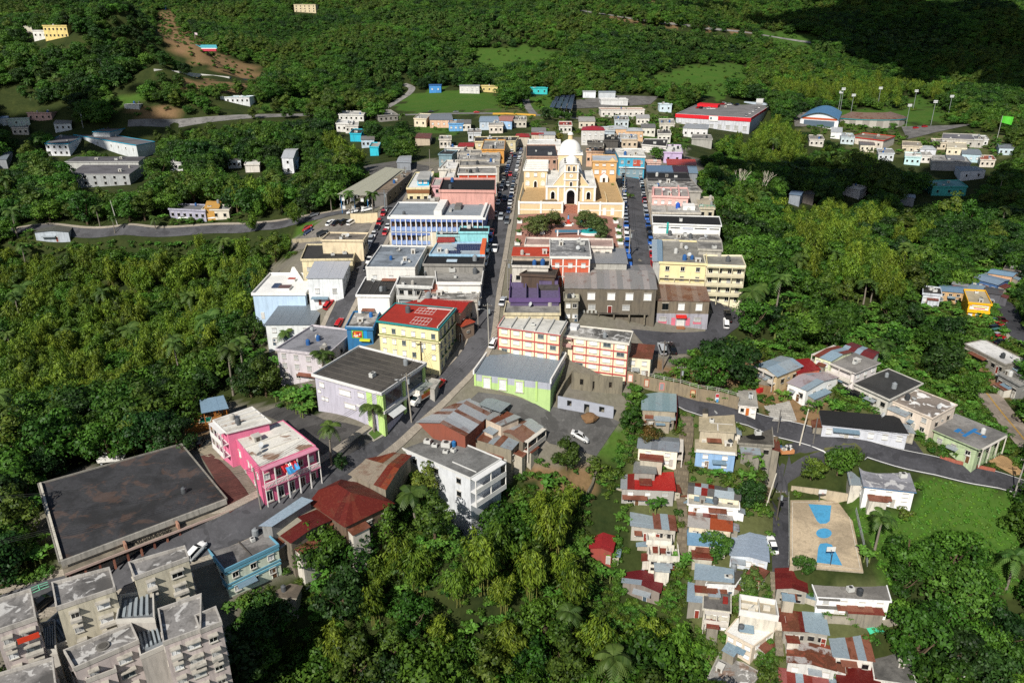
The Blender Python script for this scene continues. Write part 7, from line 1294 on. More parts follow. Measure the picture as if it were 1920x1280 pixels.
wallrun('yard_wall', 'brown retaining wall with red tank beside tiny white hut', 'wall', 'H', [(315,790),(360,798),(405,805)], 1.8, .3, wall('8a6a4a', .7))
wallrun('terrace_wall', 'concrete terrace wall below the white house near the court', 'wall', 'M', [(330,975),(480,985),(620,1000),(720,985)], 1.6, .4, wall('a39c8c', .8))
def stairway(name, label, zone, pts, w_, m, rise_=.3):
    L_ = resample([at_px(zone, p_)[:2] for p_ in pts], .9); e = frame(name, (L_[0][0], L_[0][1], h1(*L_[0])), 0, label, 'stairway'); z0 = h1(*L_[0])
    for i in range(len(L_)-1):
        a, b_ = L_[i], L_[i+1]; d2 = (b_-a)/np.linalg.norm(b_-a); nn_ = np.array([d2[1], -d2[0]]); za = max(h1(*a), h1(*b_))-z0+.18; pts4 = [a-nn_*w_/2, a+nn_*w_/2, b_+nn_*w_/2, b_-nn_*w_/2]; m_ = MB(); P4 = [tuple(q_-L_[0]) for q_ in pts4]; m_.prism(P4[::-1], za-1.2, za, m); m_.build('step', e)
    roadpx(L_, w_); return e
stairway('street_stairs', 'wide brown concrete stair street between the hillside houses', 'K', [(850,230),(855,330),(845,450),(825,560),(815,680),(812,780)], 3.2, paving('7d7260', 1.)); stairway('lower_stairs', 'lower narrow run of stairs between tin roofed houses', 'K', [(812,800),(825,900),(830,1000),(820,1100),(830,1200)], 2.0, paving('857a68', 1.)); stairway('lane_stairs', 'narrow stone steps descending beside the court lane', 'K', [(1480,370),(1450,480),(1440,600),(1425,720),(1415,830)], 1.6, paving('7a6c56', .8)); stairway('bottom_path_stairs', 'steep concrete steps between houses at bottom', 'L', [(1470,500),(1478,640),(1500,800),(1505,950),(1510,1100)], 1.5, paving('8f8674', .8))
# court hoops, fence
def hoop(p_, label, fwd):
    g = atz(*zp('M', [p_])[0], CZ); e = frame('basketball_hoop', g, 0, label, 'basketball hoop', 'basketball hoops'); m_ = MB(); m_.tube([(0, 0, 0), (0, 0, 2.6), (0, fwd*.9, 3.1)], .09, plain('4a5058'), 6); m_.build('post', e); m_ = MB(); m_.box(-.9, .9, fwd*.9-.04, fwd*.9+.04, 2.7, 3.8, plain('dcdcd8')); m_.build('backboard', e)
    m_ = MB(); m_.tube([(.23*math.cos(a), fwd*1.2+.23*math.sin(a), 3.0) for a in np.linspace(0, 6.283, 13)], .025, plain('d2552a'), 4); m_.build('rim', e)
hoop((365,690), 'basketball hoop at the near end of the court', 1); hoop((308,372), 'basketball hoop at the far end of the court', -1)
wallrun('court_fence', 'tall wire fence posts along the right side of court', 'fence', 'X', [(1604,960),(1616,1010),(1626,1062)], .25, .1, plain('8a8d88'), rail=plain('9aa09c'))
wallrun('lane_fence', 'wire fence along the lane beside the court', 'fence', 'X', [(1478,930),(1479,1000),(1478,1060)], .25, .1, plain('8a8d88'), rail=plain('8d8f88'))
# pool deck
pd = frame('pool_deck', at_px('R', (60,330)), .25, 'timber pool deck with small green pool beside the pink house', 'pool deck'); m_ = MB(); DK = paving('a8743a', .35); m_.box(-4.5, 4.5, -4, 3.5, -2, 1.2, DK); m_.build('deck', pd); m_ = MB(); m_.box(-1.8, .9, -.9, 1.8, 1.2, 1.28, plain('e0dccc')); m_.build('pool_rim', pd); m_ = MB(); m_.box(-1.6, .7, -.7, 1.6, 1.285, 1.30, plain('1f7d5c', .1)); m_.build('pool_water', pd)
for x in np.arange(-4.4, 4.5, .55):
    for y in (-3.95, 3.45): m_ = MB(); m_.box(x-.08, x+.08, y-.05, y+.05, 1.2, 2.2, plain('a86a2c')); m_.build('fence_board', pd)
for y in np.arange(-3.4, 3.4, .55): m_ = MB(); m_.box(-4.45, -4.35, y-.08, y+.08, 1.2, 2.2, plain('a86a2c')); m_.build('fence_board', pd)
sheet('pink_driveway', 'I', [(800,250),(930,235),(960,330),(880,310)], paving('a89c86', 2), .14); sheet('pink_side_lane', 'I', [(860,310),(905,300),(1075,490),(985,555)], asphalt('5c3a34'), .14)
# ------------------------------------------------------------------ poles and wires
TIP = {}
def pole(key, zone, p_, hh, label, arm=True, c='8f8a80', lean=0., lamp=False, th=0.):
    g = at_px(zone, p_); e = frame('utility_pole', g, th, label, 'utility pole', 'utility poles'); m_ = MB(); m_.tube([(0, 0, -1), (lean*hh*.5, 0, hh*.5), (lean*hh, 0, hh)], [.19, .16, .12], plain(c), 8); m_.build('pole', e); x0 = lean*hh
    if arm:
        m_ = MB(); m_.box(x0-1.1, x0+1.1, -.07, .07, hh-.7, hh-.55, plain('6d655a')); m_.build('crossarm', e)
        for x in (-1., -.4, .4, 1.): m_ = MB(); m_.cyl(x0+x, 0, hh-.55, hh-.3, .06, .05, plain('b0b4b4'), 6); m_.build('insulator', e)
        m_ = MB(); m_.cyl(x0+.4, .0, hh-2.6, hh-1.5, .25, .25, plain('9aa0a2'), 10); m_.build('transformer', e)
    if lamp:
        m_ = MB(); m_.tube([(x0, 0, hh-1.8), (x0-1.2, -.5, hh-1.2), (x0-2.0, -.8, hh-1.2)], .05, plain('a5a8a8')); m_.box(x0-2.4, x0-1.8, -.95, -.65, hh-1.3, hh-1.15, plain('c9cccc')); m_.build('street_lamp_arm', e)
    TIP[key] = Vector((g[0]+math.cos(th)*x0, g[1]+math.sin(th)*x0, g[2]+hh-.3)); return e
pole('a', 'F', (1215,1140), 12, 'tall pole with lamp beside the lilac commercial building', True, 'a39c90', -.05, True); pole('b', 'F', (1745,640), 12, 'tall street pole left of the lime green hall', True, 'a8a49a', -.02, True); pole('c', 'F', (1285,800), 8, 'wooden pole before the tall yellow building', True, '5d4a38')
pole('d', 'R', (640,1250), 9, 'grey pole at the corner of the pink guest house', False, '8a857c', -.03); pole('e', 'I', (38,868), 9, 'leaning pole at the left edge beside the bushes', False, 'a8a49a', -.1); pole('f', 'H', (558,1105), 9.5, 'tall white concrete pole leaning at the lower road', False, 'cfc8b8', .08); pole('g', 'H', (638,1100), 7, 'short pole with blue base right of the leaning white pole', False, '6d6a66'); pole('h', 'H', (430,1032), 6, 'slim blue based pole on the lower road bend', False, '6d6a66')
pole('i', 'M', (1283,345), 10, 'grey roadside pole at right edge of the grass field', True, 'a09c94', .02); pole('j', 'M', (95,468), 8, 'pole beside the court lane', True, '5d564c'); pole('k', 'E', (990,470), 10, 'street pole on the left kerb of church street', True, '8f8c86', 0, True); pole('l', 'E', (1020,935), 9, 'street pole at the near end of church street', True, '9a968e'); pole('m', 'N', (1015,370), 9, 'pole beside the teal grey walled house', True, 'a09c94'); pole('n', 'N', (1270,285), 9, 'pole behind the orange and yellow shop', False, 'a09c94'); pole('o', 'N', (815,480), 9, 'pole at the far field parking', False, '8a857c')
pole('p', 'N', (350,960), 9, 'pole at the corner left of the blue arcade', True, '7a868e'); pole('q', 'N', (560,660), 8, 'pole beside the market hall annex', True, '6d6a66'); pole('r', 'A', (657,1255), 10, 'bare white pole beside the ring road', False, 'c9c6be', -.1); pole('s', 'G', (1325,780), 8, 'pole at the lower edge of the parking yard', True, '77706a'); pole('t', 'O', (1405,905), 9, 'pole beside the church terrace on church street', False, 'a09c94'); pole('u', 'A', (465,715), 10, 'tall pylon pole behind the school', True, 'a5a8a8'); pole('v', 'G', (1440,930), 7, 'dark pole before the mural retaining wall', True, '5d564c')
pole('w', 'F', (1670,500), 9, 'street pole before the red restaurant roof', True, '8f8a82'); pole('x', 'E', (190,1150), 9, 'street pole beside the purple house', True, '8f8a82'); pole('y', 'K', (1420,845), 8, 'white leaning pole between steps and court lane', False, 'cfc8b8', .14)
TIP['off'] = Vector((-110, 92, -8))
def wire(a, b_, label, n_=3):
    e = frame('power_line', TIP[a], 0, label, 'power line', 'power lines')
    for k in range(n_):
        P_ = []; d2 = TIP[b_]-TIP[a]; sd2 = Vector((-d2.y, d2.x, 0)).normalized()*(.6*(k-(n_-1)/2))
        for i in range(13): t_ = i/12; P_.append(tuple(d2*t_+sd2+Vector((0, 0, -.02*d2.length*4*t_*(1-t_)))))
        m_ = MB(); m_.tube(P_, .028, plain('2a2a2a'), 3); m_.build('wire', e)
for a, b_, l_, n_ in (('a', 'd', 'wires over the street from lilac building to pink house', 3), ('d', 'e', 'wires over the black shop roof', 3), ('d', 'off', 'thin wires running off past the black shop roof', 2), ('a', 'b', 'wires along the curve past the yellow building', 3), ('b', 'w', 'wires beside the red restaurant roof', 3), ('b', 'x', 'wires up the main street', 2), ('c', 'a', 'short wires in front of the yellow building', 2), ('f', 'i', 'wires above the lower road', 2), ('v', 's', 'wires between retaining wall and parking yard', 2), ('k', 'l', 'wires along church street', 2), ('h', 'f', 'wires between the slim pole and leaning white pole', 2)): wire(a, b_, l_, n_)
# ------------------------------------------------------------------ vehicles
def carmesh(kind):
    b = MB(); P_, G_, T_ = carpaint('808080'), glass('0d1013'), plain('151515', .8)
    L, Wd = {'sedan': (4.5, 1.76), 'suv': (4.6, 1.85), 'pickup': (5.3, 1.9), 'hatch': (4.0, 1.7)}[kind]; hb, hr = {'sedan': (.88, 1.42), 'suv': (1.0, 1.72), 'pickup': (1.02, 1.75), 'hatch': (.9, 1.5)}[kind]
    sec = [(-.5, .78, .35, hb*.78), (-.47, .92, .26, hb*.92), (-.3, 1., .22, hb), (.0, 1., .22, hb*1.02), (.25, 1., .22, hb), (.42, .94, .24, hb*.86), (.48, .84, .28, hb*.72), (.5, .74, .36, hb*.6)]; V = []; Fc = []
    for x, w, z0, z1 in sec:
        hw = Wd/2*w; V += [(x*L, -hw*.92, z0), (x*L, -hw, z0+(z1-z0)*.45), (x*L, -hw*.9, z1), (x*L, hw*.9, z1), (x*L, hw, z0+(z1-z0)*.45), (x*L, hw*.92, z0)]
    n = len(sec)
    for i in range(n-1):
        for j in range(5): Fc.append((i*6+j, (i+1)*6+j, (i+1)*6+j+1, i*6+j+1))
        Fc.append((i*6+5, (i+1)*6+5, (i+1)*6, i*6))
    Fc += [tuple(range(5, -1, -1)), tuple(range((n-1)*6, n*6))]; b.raw(V, Fc, P_)
    c0, c1, r0, r1 = {'sedan': (-.36, .24, -.20, .06), 'suv': (-.48, .24, -.42, .08), 'pickup': (-.10, .26, -.07, .10), 'hatch': (-.46, .25, -.38, .08)}[kind]; hw = Wd/2
    B_ = [(c0*L, -hw*.86, hb-.03), (c1*L, -hw*.86, hb-.03), (c1*L, hw*.86, hb-.03), (c0*L, hw*.86, hb-.03)]; T4 = [(r0*L, -hw*.68, hr-.04), (r1*L, -hw*.68, hr-.04), (r1*L, hw*.68, hr-.04), (r0*L, hw*.68, hr-.04)]
    b.raw(B_+T4, [(0, 1, 5, 4), (1, 2, 6, 5), (2, 3, 7, 6), (3, 0, 4, 7)], G_)
    b.raw([(x*1.02-.0, y*1.04, z) for x, y, z in T4]+[(x*.96, y*.9, z+.06) for x, y, z in T4], [(0, 1, 5, 4), (1, 2, 6, 5), (2, 3, 7, 6), (3, 0, 4, 7), (4, 5, 6, 7)], P_)
    for i in range(4):     # roof pillars
        a, t_ = B_[i], T4[i]; s_ = 1 if a[1] > 0 else -1; dx = .1 if i in (1, 2) else -.1; b.raw([(a[0]-.05, a[1]*1.015, a[2]), (a[0]+.07, a[1]*1.015, a[2]), (t_[0]+.07, t_[1]*1.02, t_[2]), (t_[0]-.05, t_[1]*1.02, t_[2])], [(0, 1, 2, 3)], P_)
    if kind == 'pickup': b.box(-.46*L, -.13*L, -hw*.74, hw*.74, hb-.05, hb+.015, plain('222222'))
    b.box(.498*L, .506*L, -hw*.66, -hw*.36, .52, .66, plain('dfe3e6', .2)); b.box(.498*L, .506*L, hw*.36, hw*.66, .52, .66, plain('dfe3e6', .2)); b.box(-.505*L, -.497*L, -hw*.7, -hw*.45, .55, .72, plain('8a1a18', .3)); b.box(-.505*L, -.497*L, hw*.45, hw*.7, .55, .72, plain('8a1a18', .3))
    return mesh('car_body', b.V, b.F, b.mats, b.M), L, Wd
def wheelmesh():
    b = MB(); n = 14
    for y0, y1, r_, m in ((-.11, .11, .33, plain('151515', .8)), (-.12, .12, .19, plain('a8abad', .35))):
        V = [(r_*math.cos(2*math.pi*i/n), y0, r_*math.sin(2*math.pi*i/n)) for i in range(n)]+[(r_*math.cos(2*math.pi*i/n), y1, r_*math.sin(2*math.pi*i/n)) for i in range(n)]; b.raw(V, [(i, (i+1) % n, n+(i+1) % n, n+i) for i in range(n)]+[tuple(range(n)), tuple(range(2*n-1, n-1, -1))], m)
    return mesh('wheel', b.V, b.F, b.mats, b.M)
CARS = {k: carmesh(k) for k in ('sedan', 'suv', 'pickup', 'hatch')}; WHEEL = wheelmesh()
CC = {'white': 'e8e8e6', 'silver': 'a9adb0', 'grey': '5c6064', 'black': '17181a', 'red': 'b01c20', 'dark blue': '1c2f55', 'blue': '2f62b0', 'maroon': '5a1c22', 'green': '3f6a5c', 'tan': '9a8a6c'}
CN = {'sedan': 'saloon car', 'suv': 'utility car', 'pickup': 'pickup truck', 'hatch': 'small hatchback'}
def car(x, y, ang, color, kind, label, group, z=None, wheels=True):
    me, L, Wd = CARS[kind]; z = h1(x, y)+.12 if z is None else z
    fx, fy = math.cos(ang), math.sin(ang); zf, zr = h1(x+fx*L/2, y+fy*L/2), h1(x-fx*L/2, y-fy*L/2); pit = -math.atan2(zf-zr, L) if z is None or True else 0
    o = bpy.data.objects.new('car', me); COL.objects.link(o); o.location = (x, y, z+.06); o.rotation_euler = (0, pit, ang); o.material_slots[0].link = 'OBJECT'; o.material_slots[0].material = carpaint(CC[color]); tag(o, label, 'car', group)
    if wheels:
        for sx in (-.31, .32):
            for sy in (-.43, .43): obj('wheel', WHEEL, o, (sx*L, sy*Wd, .27))
    return o
def row(line, off, t0, t1, seq, desc, group, step_=5.6, flip=0.):
    """cars parked along a street line between two path fractions"""
    P_ = resample(line, 1.); n = len(P_); s = t0*n; k = 0; L_ = (t1-t0)*n; cnt = 0
    for c in seq:
        i = int(s+k*step_)
        if i >= t1*n or i >= n-2: break
        k += 1
        if c is None: continue
        d2 = P_[min(i+2, n-1)]-P_[max(i-2, 0)]; d2 = d2/np.linalg.norm(d2); nn_ = np.array([d2[1], -d2[0]]); q_ = P_[i]+nn_*off; col_, kd = c; cnt += 1
        car(q_[0], q_[1], math.atan2(d2[1], d2[0])+flip, col_, kd, '%s %s, %s in line from the far end %s' % (col_, CN[kd], ORD[cnt-1], desc), group, wheels=False)
RC2 = random.Random(11)
def seq(n, gaps=.15, pal=('white', 'white', 'silver', 'black', 'grey', 'red', 'dark blue', 'white', 'blue', 'silver')):
    return [None if RC2.random() < gaps else (RC2.choice(pal), RC2.choice(['sedan', 'sedan', 'suv', 'hatch', 'suv', 'pickup'])) for _ in range(n)]
def frac(line, px_, py_):
    g = ground(px_, py_); P_ = resample(line, 1.); return int(np.argmin([np.hypot(*(p_-g[:2])) for p_ in P_]))/len(P_)
row(S1, -2.2, frac(S1, 969, 285), frac(S1, 935, 430), seq(40, .2), 'on main street right kerb', 'cars on main street right kerb'); row(S1, 2.2, frac(S1, 972, 275), frac(S1, 922, 500), seq(45, .18), 'on main street left kerb', 'cars on main street left kerb')
row(S1, .1, frac(S1, 972, 280), frac(S1, 905, 590), [x if i_ % 5 == 0 else None for i_, x in enumerate(seq(40, .1))], 'driving on main street', 'cars driving on main street', 5.2)
row(S2, 3.7, frac(S2, 1182, 325), frac(S2, 1204, 500), seq(30, .1), 'on church street left kerb', 'cars on church street left kerb'); row(S2, -3.7, frac(S2, 1182, 325), frac(S2, 1204, 505), seq(30, .08), 'on church street right kerb', 'cars on church street right kerb')
row(S3, 1.9, frac(S3, 732, 395), frac(S3, 690, 480), seq(12, .15), 'on west street left kerb', 'cars on west street left kerb'); row(S3, -1.9, frac(S3, 720, 430), frac(S3, 640, 580), seq(24, .55), 'on west street right kerb', 'cars on west street right kerb')
def carpx(zone, p_, ang, color, kind, label, wheels=True, dz=.15, group=None, z=None): g = at_px(zone, p_); car(g[0], g[1], math.radians(ang), color, kind, label, group, g[2]+dz if z is None else z, wheels)
carpx('K', (95,385), -12, 'white', 'sedan', 'white saloon car alone on the car park below lime hall'); carpx('K', (1457,1150), 90, 'white', 'sedan', 'white saloon car parked on the lane beside the court')
carpx('G', (1318,650), 95, 'silver', 'suv', 'silver car at the lower edge of the parking yard'); carpx('G', (1388,645), 95, 'black', 'sedan', 'black car beside the silver car in parking yard'); carpx('G', (1760,475), 80, 'white', 'hatch', 'white car beside the dark car on the branch road'); carpx('G', (1770,425), 85, 'black', 'pickup', 'black pickup on the branch road by the warehouse')
carpx('H', (825,810), 125, 'black', 'suv', 'first black car from the left below the black stained roof'); carpx('H', (865,825), 120, 'black', 'suv', 'second black car below the black stained roof'); carpx('H', (902,838), 118, 'green', 'sedan', 'dark green car below the black stained roof')
for i_, (p_, c_, k_) in enumerate([((1690,390),'dark blue','sedan'),((1735,390),'maroon','suv'),((1712,412),'red','sedan'),((1705,435),'black','suv'),((1715,455),'green','suv'),((1715,475),'silver','sedan'),((1722,490),'red','sedan'),((1735,515),'black','sedan'),((1690,262),'maroon','suv')]): carpx('H', p_, 15, c_, k_, c_+' '+CN[k_]+', '+ORD[i_]+' from the top beside the yellow shop')
carpx('F', (1405,895), 60, 'red', 'hatch', 'bright red car at the foot of the yellow building'); carpx('F', (720,475), 75, 'red', 'hatch', 'red car in west street beside the mural shop'); carpx('F', (650,345), 60, 'red', 'hatch', 'red car on the drive of the white metal roofed building'); carpx('F', (1775,610), 75, 'white', 'hatch', 'white car on main street before the red framed school'); carpx('F', (1840,325), 78, 'silver', 'sedan', 'silver car driving beside the purple house')
for i_, (p_, c_) in enumerate([((658,515),'white'),((700,515),'black'),((755,512),'black'),((805,515),'white'),((505,550),'red'),((610,590),'black'),((510,575),'dark blue'),((545,462),'grey'),((810,440),'white'),((910,425),'white')]): carpx('D', p_, 62 if i_ < 4 else 10, c_, ['sedan', 'sedan', 'suv', 'suv', 'sedan', 'suv', 'sedan', 'sedan', 'sedan', 'sedan'][i_], c_+' car in west parking, '+ORD[i_]+' of its cars counted from the back row')
for i_, (p_, c_) in enumerate([((1030,1225),'white'),((1080,1225),'silver'),((1180,1225),'white')]): carpx('A', p_, 5, c_, 'sedan', ORD[i_]+' car from the left in the office forecourt', False)
carpx('I', (858,262), 100, 'black', 'suv', 'black car beside the timber pool deck'); carpx('P', (1485,310), 60, 'white', 'hatch', 'white car half hidden beside the mint house'); carpx('P', (340,690), 60, 'black', 'sedan', 'black car in shade behind the apartment blocks')
for i_, (p_, c_) in enumerate([((500,628),'black'),((755,632),'red'),((640,630),'grey')]): carpx('B', p_, 0, c_, 'sedan', c_+' car driving on the valley road', False)
b = BLD['c1']
for i_ in range(16):
    u_, v_ = (.12+.055*i_, .40) if i_ < 5 else ((.35+.1*((i_-5) % 3), .75+.05*((i_-5)//3)) if i_ < 11 else (.9, .12+.14*(i_-11))); q = b.P(u_, v_); w_ = Matrix.Rotation(b.th, 3, 'Z') @ Vector((q[0], q[1], 0)); c_ = RC2.choice(['white', 'red', 'black', 'silver', 'dark blue', 'white'])
    o = car(w_.x+b.c[0], w_.y+b.c[1], .5 if i_ < 11 else 1.4, c_, RC2.choice(['sedan', 'suv']), c_+' car on the supermarket roof, '+ORD[i_]+' from the left', 'cars on the supermarket roof', b.z+b.h+.02, False); o.rotation_euler[1] = 0
for i_, (p_, c_) in enumerate([((1300,720),'red'),((1350,712),'red'),((1160,860),'black'),((1820,650),'grey')]): carpx('C', p_, 10, c_, 'suv', ORD[i_]+' vehicle from left near the stadium road in '+c_, False)
# delivery truck
tk = frame('delivery_truck', at_px('F', (1275,1000)), math.radians(238), 'white box delivery truck with coloured side panel', 'truck'); tk.location.z += .15
m_ = MB(); m_.box(-3.6, 1.2, -1.15, 1.15, .9, 3.3, plain('e2ded2')); m_.build('cargo_box', tk); m_ = MB(); m_.box(-3.5, 1.1, -1.1, 1.1, 3.3, 3.34, plain('8a928e')); m_.build('box_roof', tk); m_ = MB(); m_.box(-3.4, 1.0, 1.15, 1.17, 1.2, 2.2, plain('c2602c')); m_.box(-2.6, .2, 1.17, 1.18, 2.2, 2.8, plain('a8a03a')); m_.build('side_print', tk)
m_ = MB(); m_.prism([(1.2, -1.0), (3.3, -.95), (3.3, .95), (1.2, 1.0)], .5, [2.2, 1.2, 1.2, 2.2], WP); m_.box(1.2, 2.0, -1.0, 1.0, 2.2, 2.35, WP); m_.build('cab', tk); m_ = MB(); m_.raw([(1.75, -.85, 2.02), (2.75, -.8, 1.53), (2.75, .8, 1.53), (1.75, .85, 2.02)], [(0, 1, 2, 3)], glass('16262a')); m_.build('windscreen', tk)
for x in (-2.6, 2.4):
    for y in (-.95, .95): obj('wheel', WHEEL, tk, (x, y, .42), 0, (1.25, 1.4, 1.25))
tk2 = frame('bucket_truck', at_px('I', (480,335)), math.radians(12), 'old white bucket truck behind the black roofed shop', 'truck'); m_ = MB(); m_.box(-2.6, .8, -1., 1., .7, 1.5, WP); m_.build('service_body', tk2); m_ = MB(); m_.box(.8, 2.0, -.95, .95, .6, 2.0, WP); m_.box(2.0, 2.8, -.9, .9, .6, 1.3, WP); m_.build('cab', tk2); m_ = MB(); m_.tube([(-.5, 0, 1.5), (-.5, 0, 2.4), (-2.6, .2, 3.0), (1.2, .3, 3.1)], [.25, .2, .16, .12], WP, 6); m_.build('boom', tk2)
for x in (-1.8, 1.9):
    for y in (-.9, .9): obj('wheel', WHEEL, tk2, (x, y, .4), 0, (1.2, 1.3, 1.2))
# flags and hillside sign
e = frame('flag_sign', at_px('A', (1125,290)), -.1, 'big slanted flag painted sign on the brown hill', 'sign')
for k_, (c_, z0, z1) in enumerate((('4a9aa8', 2.6, 5.0), ('e4e2de', 2.1, 2.6), ('b03a4a', .4, 2.1))):
    m_ = MB(); y0, y1 = z0*1.2, z1*1.2; m_.raw([(-12, y0, z0), (12, y0, z0), (10+k_*.6, y1, z1), (-12+1.5*(k_ == 0), y1, z1), (-12, y0+.4, z0-.3), (12, y0+.4, z0-.3), (10+k_*.6, y1+.4, z1-.3), (-12+1.5*(k_ == 0), y1+.4, z1-.3)], [(0, 1, 2, 3), (7, 6, 5, 4), (0, 4, 5, 1), (2, 6, 7, 3), (1, 5, 6, 2), (3, 7, 4, 0)], plain(c_)); m_.build('painted_panel', e)
for (zn, p_, c_, lab, hh) in (('A', (1090,222), 'd8c4cc', 'small flag on a pole on the brown hill', 7), ('C', (1755,775), '5ac43a', 'large light green flag on a tall pole near stadium', 16)):
    e = frame('flag', at_px(zn, p_), 0, lab, 'flag'); m_ = MB(); m_.cyl(0, 0, -1, hh, .15, .1, plain('c4c4c0'), 6); m_.build('pole', e); m_ = MB(); V_ = []; s_ = hh*.5
    for j in range(7): t_ = j/6; V_ += [(s_*t_, .5*math.sin(5*t_), hh-.1*s_*t_), (s_*t_*.95, .5*math.sin(5*t_+.5), hh-s_*.55-.25*s_*t_)]
    m_.raw(V_, [(2*j, 2*j+2, 2*j+3, 2*j+1) for j in range(6)], plain(c_)); m_.F = m_.F[-6:] if False else m_.F; mm_ = MB(); mm_.raw(V_, [(2*j, 2*j+2, 2*j+3, 2*j+1) for j in range(6)], plain(c_)); mm_.build('cloth', e)
e = frame('kiosk', at_px('A', (912,52)), 0, 'small bright blue booth on the hilltop', 'kiosk'); m_ = MB(); m_.box(-4, 4, -2, 2, -1, 3.2, plain('4a9ad8')); m_.build('wall', e); m_ = MB(); m_.box(-4.5, 4.5, -2.5, 2.5, 3.2, 3.6, plain('d8d8d4')); m_.build('roof', e)
# dead trees
for i_, p_ in enumerate([(320,1150),(440,1145)]):
    e = frame('dead_tree', at_px('C', p_), 0, ['pale bare dead tree with forked branches at woods edge', 'second bare dead tree right of the forked one'][i_], 'tree'); rs_ = random.Random(i_+3); m_ = MB(); bk_ = bark('cfc6b4')
    def br(p0, d_, ln_, r_, lv):
        p1 = p0+d_*ln_; m_.tube([tuple(p0), tuple(p0+d_*ln_*.5+Vector((rs_.uniform(-.2, .2),)*3)), tuple(p1)], [r_, r_*.8, r_*.6], bk_, 5)
        if lv:
            for _ in range(3 if lv > 1 else 2): br(p1, (d_+Vector((rs_.uniform(-.7, .7), rs_.uniform(-.5, .5), rs_.uniform(0, .5)))).normalized(), ln_*.68, r_*.6, lv-1)
    br(Vector((0, 0, -1)), Vector((rs_.uniform(-.1, .1), 0, 1)), 7, .38, 3); m_.build('branches', e)['kind'] = 'stuff'
# dumpster heap, debris, tarp, barrels
e = frame('rubbish_skip', at_px('K', (1560,480)), .1, 'orange skip overflowing with rubbish at the lane corner', 'skip'); m_ = MB(); m_.prism([(-1.5, -.9), (1.5, -.9), (1.7, .9), (-1.7, .9)], 0, .9, plain('c98a5a')); m_.build('bin', e); m_ = MB()
for k_ in range(26): x, y, s_ = R.uniform(-1.3, 1.3), R.uniform(-.7, .7), R.uniform(.1, .3); m_.box(x-s_, x+s_, y-s_, y+s_, .85, .95+s_+R.uniform(0, .25), plain(R.choice(['d8d8d4', '3a3a3a', '6d5a48', '4a6a8a', 'b0a898'])))
m_.build('rubbish', e)['kind'] = 'stuff'
e = frame('dirt_heap', at_px('G', (820,1110)), 0, 'brown heap of earth beside the ruin wall', 'heap'); m_ = MB(); rs_ = np.random.RandomState(4); m_.dome(0, 0, -.3, 1.9, 1.6, conc('8a6a4a', .3), 12, 5); m_.V = [(x*(1+.15*rs_.normal()), y*(1+.15*rs_.normal()), z) for x, y, z in m_.V]; m_.build('earth', e)
for i_, (zn, p_, c_, lab) in enumerate((('M', (865,1130), '3fb48a', 'green sheet lying on the lower right slope'), ('M', (585,1025), '4ac49a', 'bright green tarp below the white house'), ('K', (995,1160+0), '6ac4b0', 'turquoise tarp beside the pale blue roof'), ('H', (325,795), 'c42a2a', 'red box tank beside the tiny white hut'))):
    e = frame('tarp' if 'tank' not in lab else 'tank', at_px(zn, p_), .2*i_, lab, 'tarp' if 'tank' not in lab else 'tank'); m_ = MB(); m_.raw([(-1.6, -.8, .5), (-.4, -.9, .9), (.8, -.8, .7), (1.7, -.7, .4), (-1.5, .8, .8), (-.3, .9, 1.2), (.9, .8, 1.0), (1.6, .9, .6)], [(0, 1, 5, 4), (1, 2, 6, 5), (2, 3, 7, 6)], plain(c_)) if 'tank' not in lab else m_.box(-.7, .7, -.5, .5, 0, 1.2, plain(c_)); m_.build('sheet' if 'tank' not in lab else 'body', e)
# kerb island and hedges
isl = sheet('kerb_island', 'J', [(600,300),(640,350),(740,290),(725,270),(640,262)], paving('b0aa9c', 1.2), .22); sheet('island_grass', 'J', [(612,300),(645,338),(722,285),(700,275),(645,272)], plain('4f6a2c', .9), .26)
for i_, p_ in enumerate([(110,850),(150,840),(190,825)]):
    e = frame('clipped_hedge', at_px('I', p_), .3, ['first clipped hedge block by the left street', 'second clipped hedge block by the left street', 'third clipped hedge block by the left street'][i_], 'hedge', 'clipped hedges'); PLANTERS.append(e)
wallrun('green_fence', 'mint green railing beside the clipped hedges', 'fence', 'P', [(240,610),(300,585),(370,560)], .15, .1, plain('8ad8b0'), rail=plain('7ad8b0'))
# ------------------------------------------------------------------ vegetation
def quads(P, N, size, aspect=1., up=None, rs=NR):
    n = len(P); N = N/np.linalg.norm(N, axis=1, keepdims=True)
    a = rs.normal(size=(n, 3)) if up is None else up+rs.normal(size=(n, 3))*.25
    a -= (a*N).sum(1, keepdims=True)*N; a /= np.linalg.norm(a, axis=1, keepdims=True)+1e-9; b = np.cross(N, a)
    L = (np.asarray(size)*np.ones(n))[:, None]*.5; Wd = L*aspect
    return np.stack([P-a*L, P+b*Wd*1.0, P+a*L, P-b*Wd*1.0], 1).reshape(-1, 3)
def leafmesh(name, V, tint, mat):
    n = len(V)//4; me = bpy.data.meshes.new(name); me.vertices.add(len(V)); me.vertices.foreach_set('co', V.astype(np.float32).ravel()); me.loops.add(4*n); me.loops.foreach_set('vertex_index', np.arange(4*n, dtype=np.int32))
    me.polygons.add(n); me.polygons.foreach_set('loop_start', np.arange(0, 4*n, 4, dtype=np.int32)); me.polygons.foreach_set('loop_total', np.full(n, 4, np.int32)); me.update()
    a = me.attributes.new('tint', 'FLOAT', 'POINT'); a.data.foreach_set('value', np.repeat(np.clip(tint, 0, 1), 4).astype(np.float32)); me.materials.append(mat); return me
